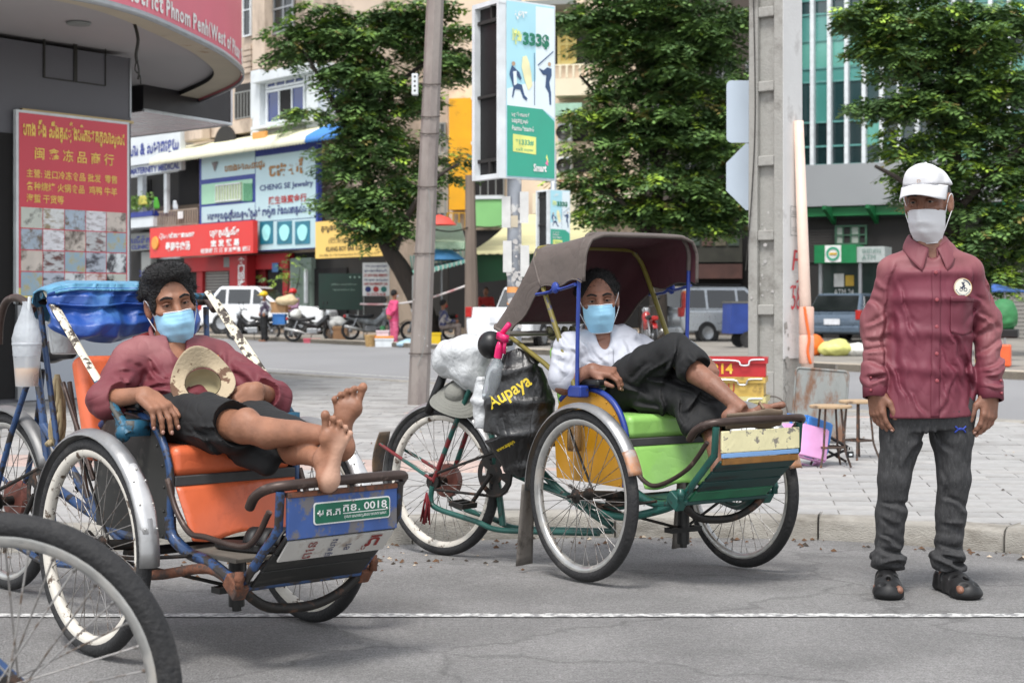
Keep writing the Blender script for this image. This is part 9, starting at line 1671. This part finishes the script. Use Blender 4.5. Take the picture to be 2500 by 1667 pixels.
def plastic_stool(label,loc,rot,mat):
 t=thing('plastic_stool',label,'stool',loc,rot=rot,group='plastic stools');w=0.13
 b=MB();b.box((0,0,0.245),(0.24,0.24,0.02));b.make('seat',mat,t,bev=0.008)
 for sx in(-1,1):
  for sy in(-1,1):b=MB();b.add([(sx*0.118,sy*0.118,0.235),(sx*0.075,sy*0.118,0.235),(sx*0.118,sy*0.075,0.235),(sx*0.15,sy*0.15,0),(sx*0.115,sy*0.15,0),(sx*0.15,sy*0.115,0)],[(0,1,4,3),(0,3,5,2)]);b.make('leg',mat,t,solid=0.008)
 for(x,y,a)in((0,-0.128,0),(0,0.128,0),(-0.128,0,90),(0.128,0,90)):b=MB();b.box((0,0,0),(0.24,0.008,0.045),(0,0,R(a)));o=b.make('apron',mat,t);o.location=(x,y,0.205);b=MB();b.box((0,0,0),(0.27,0.008,0.03),(0,0,R(a)));o=b.make('brace',mat,t);o.location=(x*1.12,y*1.12,0.06)
 return t
q=P(1968,1090,10.9)
for _o in[plastic_stool('pink plastic stool lying on its side by the footrest of the hooded cyclo',(q.x-0.06,10.9,PZ+0.12),(R(78),R(14),R(20)),M('pink_stool_plastic',(0.85,0.62,0.80),0.45)),plastic_stool('blue plastic stool tucked inside the pink one',(q.x-0.02,11.05,PZ+0.17),(R(82),R(18),R(24)),M('blue_stool_plastic',(0.22,0.50,0.80),0.45))]:_o.scale=(0.85,0.85,0.85)
# ---------------------------------------------------------------- things on the green cyclo (top level, in its space)
def on(o,cy):o.location=cy.matrix_basis@Vector(o.location);o.rotation_euler=(cy.matrix_basis.to_3x3()@o.rotation_euler.to_matrix()).to_euler();return o
m_film=M('clear_plastic_film',(0.74,0.75,0.755),0.22,var=0.05,vs=6,wr=0.16,wrs=10,bump=0.6,bs=12,bdist=0.03,spec=0.6)
s=SDF((-0.26,-0.20,0.72),(0.36,0.20,1.08),0.006);s.ell((0.02,0,0.935),(0.155,0.115,0.06),None,0.05);s.cap((0.06,0,0.93),(0.30,0,0.975),0.07,0.035,0.06);s.ell((0.06,0,0.86),(0.12,0.085,0.06),None,0.06);s.cap((0.12,0,0.83),(0.16,0,0.78),0.07,0.03,0.05);s.ell((-0.10,0,0.90),(0.06,0.10,0.07),None,0.05);s.warp(folds(101,11,45,120,0.012))
o=s.mesh('saddle_cover',m_film);tag(o,'white plastic bag wrapped over the saddle of the hooded cyclo','saddle cover');o.location=tuple((mx2@Vector((0.115,0,-0.085))));o.rotation_euler=(0,0,R(15.1));o.scale=(0.78,0.95,1.10);on(o,c2)
m_hatg=M('grey_green_hat',(0.47,0.47,0.445),0.9,var=0.08,vs=10,bump=0.3,bs=60);t=thing('sun_hat','grey ribbed sun hat resting on the rear fender of the hooded cyclo','hat');b=MB()
b.grid(lambda u,v:((0.05+0.14*v)*math.cos(2*math.pi*u)*1.0,(0.05+0.13*v)*math.sin(2*math.pi*u),0.03-0.045*v*v+0.006*math.sin(v*40)-0.05*v*math.cos(4*math.pi*u)*0.8),40,16,closed_u=True);b.make('brim',m_hatg,t,smooth=True,solid=0.004);b=MB();b.lathe([(0.075,0.02),(0.07,0.06),(0.05,0.085),(0,0.09)],24);b.make('crown',m_hatg,t,smooth=True)
t.location=mx2@Vector((0.115,-0.03,0.74));t.rotation_euler=(R(38),R(22),R(15));t.scale=(0.68,0.68,0.68);on(t,c2)
b=MB();b.tube([mx2@Vector((-0.06,-0.03,0.66)),mx2@Vector((0.02,0,0.86))],0.022,10);t=b.make('black_tube',m_blackp,smooth=True);t.matrix_basis=c2.matrix_basis;tag(t,'short black tube standing between the saddle and rear fender','tube')
s=SDF((-0.24,-0.18,-0.02),(0.24,0.18,0.60),0.006);s.loft([((-0.01,0,0.54),0.035,0.025),((0.02,0,0.46),0.105,0.05),((0.03,0,0.32),0.150,0.075),((0.02,0,0.18),0.150,0.085),((0.05,0,0.04),0.085,0.05),((0.06,0,-0.0),0.04,0.03)],0.04);f1=folds(111,9,60,130,0.011,(1.2,1,0.22));s.warp(lambda x,y,z:f1(x,y,z))
bag=s.mesh('black_plastic_bag',M('black_bag_film',(0.045,0.045,0.05),0.38,var=0.2,vs=10,bump=0.4,bs=18,bdist=0.02,spec=0.7,wr=0.22,wrs=7,wra=(1.4,1,0.4)));tag(bag,'black plastic bag with yellow print hanging from the hooded cyclo','bag')
bag.rotation_euler=(0,0,R(52));bag.location=(-0.60,-0.345,0.37);
bvb=bvh_of(bag);m_byel=M('bag_yellow_print',(0.80,0.70,0.16),0.4)
def print_on(body,o,bv,c_,ux,uz,w,h,mat,rot):
 ob=txt(body,mat,o,Matrix.Rotation(rot,4,'Z'),w=w,h=h,bold=0.02);me=ob.data
 for v in me.vertices:
  p=Vector(c_)+Vector(ux)*v.co.x+Vector(uz)*v.co.y;hit=bv.ray_cast(p+Vector((0,-0.4,0)),Vector((0,1,0)))
  v.co=hit[0]+Vector((0,-0.003,0))if hit[0]is not None else p
 return ob
print_on('Aupaya',bag,bvb,(-0.015,0,0.36),(1,0,0),(0,0,1),0.21,0.075,m_byel,R(32));print_on('www.aupaya',bag,bvb,(-0.03,0,0.13),(1,0,0),(0,0,1),0.09,0.018,m_byel,R(30));on(bag,c2)
t=thing('spray_bottle','clear bottle with pink cap tied beside the black bag','bottle',(-0.665,-0.42,0.70),rot=(0,R(16),0));b=MB();b.lathe([(0,0),(0.040,0.0),(0.044,0.02),(0.042,0.12),(0.03,0.16),(0.014,0.185),(0.014,0.20)],20);b.make('bottle',M('clear_pet',(0.85,0.88,0.90),0.1,trans=0.75,spec=0.6),t,smooth=True);b=MB();b.lathe([(0.018,0.19),(0.018,0.235),(0.012,0.26),(0,0.262)],14);b.box((0.01,0,0.285),(0.06,0.026,0.03));b.tube([(0.03,0,0.28),(0.04,0,0.22)],0.008,6);b.tube([(-0.02,0,0.27),(0.03,0.01,0.35)],0.012,6);b.make('pink_trigger',M('pink_cap',(0.85,0.12,0.40),0.35),t,smooth=True);on(t,c2)
t=thing('bulb_horn','round black rubber horn bulb behind the saddle of the hooded cyclo','horn',(-0.72,-0.385,0.935));b=MB();b.ball((0,0,0),(0.058,0.058,0.062),18,12);b.make('bulb',m_blackp,t,smooth=True);b=MB();b.tube([(0.03,0,0),(0.13,0.02,0.01)],0.012,8);b.make('tube',m_grime,t);on(t,c2)
t=thing('helmet','black glossy helmet with white marks beyond the hooded rider shoulder','helmet',(-0.28,0.37,0.88));b=MB();b.ball((0,0,0),(0.066,0.066,0.075),18,12);b.make('shell',M('gloss_black',(0.035,0.035,0.04),0.12,coat=0.8),t,smooth=True);b=MB();b.ball((0,0,-0.07),(0.06,0.06,0.035),14,8);b.make('cloth',m_bagw,t,smooth=True);on(t,c2)
s=SDF((-0.1,-0.1,-0.02),(0.1,0.1,0.28),0.006);s.loft([((0,0,0.25),0.02,0.02),((0.0,0,0.15),0.05,0.04),((0,0,0.03),0.035,0.03)],0.03);s.warp(folds(121,8,60,140,0.02));o=s.mesh('clear_bag',m_film);o.location=(-0.765,-0.40,0.54);tag(o,'crumpled clear plastic bag hanging beside the seat tube of the hooded cyclo','bag');on(o,c2)
t=thing('glass_bottle','small clear bottle held behind the near front wheel of the hooded cyclo','bottle',(-0.235,-0.29,0.50));b=MB();b.lathe([(0,0.0),(0.03,0.0),(0.032,0.02),(0.03,0.10),(0.014,0.13),(0.014,0.16),(0,0.16)],16);b.make('bottle',M('brown_clear_glass',(0.60,0.50,0.36),0.1,trans=0.6),t,smooth=True);on(t,c2)
b=MB()
for i in range(14):a=random.uniform(-0.25,0.25);b.tube([(0,0,0),(a*0.05,random.uniform(-.01,.01),-0.05),(a*0.12-0.02,random.uniform(-.015,.015),-0.13-random.uniform(0,0.02))],0.004,5)
o=b.make('red_tassel',M('dark_red_thread',(0.42,0.10,0.13),0.85),smooth=True);o.location=mx2@Vector((-0.005,-0.10,0.30));tag(o,'dark red thread tassel hanging from the rear hub of the hooded cyclo','tassel');on(o,c2)
# ---------------------------------------------------------------- things on the blue cyclo
s=SDF((-0.09,-0.09,-0.01),(0.09,0.09,0.42),0.005);t=thing('drink_cup','clear plastic cup of orange drink hanging in a bag from the blue cyclo','drink',(-0.475,-0.405,0.835));b=MB();b.lathe([(0,0.002),(0.035,0.0),(0.0385,0.045),(0.0385,0.06),(0,0.06)],24);b.make('drink',M('orange_milk_tea',(0.86,0.66,0.40),0.4,var=0.05),t,smooth=True)
b=MB();b.lathe([(0.037,-0.002),(0.041,0.05),(0.045,0.10),(0.047,0.135),(0.050,0.138),(0.050,0.145),(0.03,0.15),(0,0.15)],24);b.make('cup',M('frosted_cup',(0.82,0.84,0.86),0.3,trans=0.35,alpha=0.62),t,smooth=True);b=MB();b.lathe([(0.046,0.10),(0.050,0.16),(0.040,0.20),(0.024,0.24),(0.014,0.275),(0.016,0.285)],20);b.make('carrier_bag',M('thin_white_film',(0.80,0.82,0.84),0.3,alpha=0.55,bump=0.5,bs=20,bdist=0.02),t,smooth=True);b=MB();b.tube([(0.0,0,0.05),(0.01,0,0.21),(0.02,0,0.30)],0.006,8);b.make('straw',m_frw,t);on(t,c1)
s=SDF((-0.12,-0.12,-0.02),(0.12,0.12,0.30),0.006);s.loft([((0,0,0.27),0.02,0.02),((0.0,0,0.15),0.075,0.05),((0,0,0.04),0.05,0.04)],0.03);s.warp(folds(131,8,50,130,0.022));o=s.mesh('plastic_bag',m_film);o.location=(-0.60,-0.20,0.90);tag(o,'crumpled clear plastic bag hung behind the blue cyclo seat','bag');on(o,c1)
b=MB()
for i in range(9):b.tube(bez([(0,0,0.14),(0.02*math.cos(i),0.02*math.sin(i),0.05),(0.025*math.cos(i*1.7),0.022*math.sin(i*1.7),-0.04),(0.02*math.cos(i*2.3)-0.03,0.02*math.sin(i),-0.11)],4),0.010,6)
o=b.make('rag_bundle',M('straw_coloured_rag',(0.62,0.56,0.44),0.9,var=0.2,vs=20),smooth=True);o.location=(-0.66,-0.20,0.72);tag(o,'straw coloured rag bundle tied to the blue cyclo seat post','rag');on(o,c1)
t=thing('leather_saddle','dark worn saddle on the seat post of the blue cyclo','saddle',(-1.02,-0.04,0.93));s=SDF((-0.2,-0.15,-0.06),(0.22,0.15,0.08),0.01);s.ell((-0.06,0,0),(0.11,0.09,0.035),None,0.03);s.cap((0,0,0),(0.16,0,0),0.035,0.022,0.04);o=s.mesh('saddle_shell',m_blackp,t);on(t,c1)
for k,(x,y,a,lab)in enumerate(((0.40,-0.10,20,'black strap sandal on the blue cyclo floor nearer the panel'),(0.47,-0.03,8,'black strap sandal on the blue cyclo floor nearer the footrest'))):
 t=thing('sandal',lab,'sandal',(x,y,0.345),R(a),'sandals on the cyclo floor');b=MB();b.prism([(0.125*math.cos(q_)*(1.0),0.042*math.sin(q_)*(1+0.25*math.cos(q_)))for q_ in[k_*math.pi/10 for k_ in range(20)]],0.025);b.make('sole',m_sandal,t,bev=0.006)
 for x_ in(0.02,0.07):b=MB();b.grid(lambda u,v:(x_+0.035*v,0.048*math.cos(math.pi*u),0.024+0.048*math.sin(math.pi*u)),12,2);b.make('strap',m_sandal,t,smooth=True,solid=0.006)
 on(t,c1)
m_camo=M('desert_camouflage',(0.66,0.60,0.50),0.9,var=0.08,vs=12,col2=(0.38,0.28,0.22),thr=0.56,thrw=0.015,s2=11,bump=0.3,bs=80);m_camoi=M('hat_lining',(0.60,0.56,0.44),0.9,var=0.12,vs=14)
t=thing('bucket_hat','tan camouflage bucket hat held on the reclining man lap','hat',(0.030,-0.030,0.848));b=MB()
b.grid(lambda u,v:((0.078+0.062*v)*math.cos(2*math.pi*u),(0.085+0.066*v)*math.sin(2*math.pi*u),-0.030*v+0.036*v*math.cos(4*math.pi*u+0.6)+0.012*v*math.sin(6*math.pi*u+1)),48,10,closed_u=True);b.make('brim',m_camo,t,smooth=True,solid=0.004)
b=MB();b.lathe([(0.079,0.0),(0.078,0.05),(0.074,0.075),(0.06,0.085),(0,0.088)],28);b.make('crown',m_camo,t,smooth=True);b=MB();b.lathe([(0.076,-0.002),(0.074,0.03),(0.07,0.07),(0,0.075)],28);b.make('lining',m_camoi,t,smooth=True)
t.rotation_euler=Vector((-0.70,0.42,-0.62)).to_track_quat('Z','Y').to_euler();t.scale=(0.76,0.76,0.76);on(t,c1)
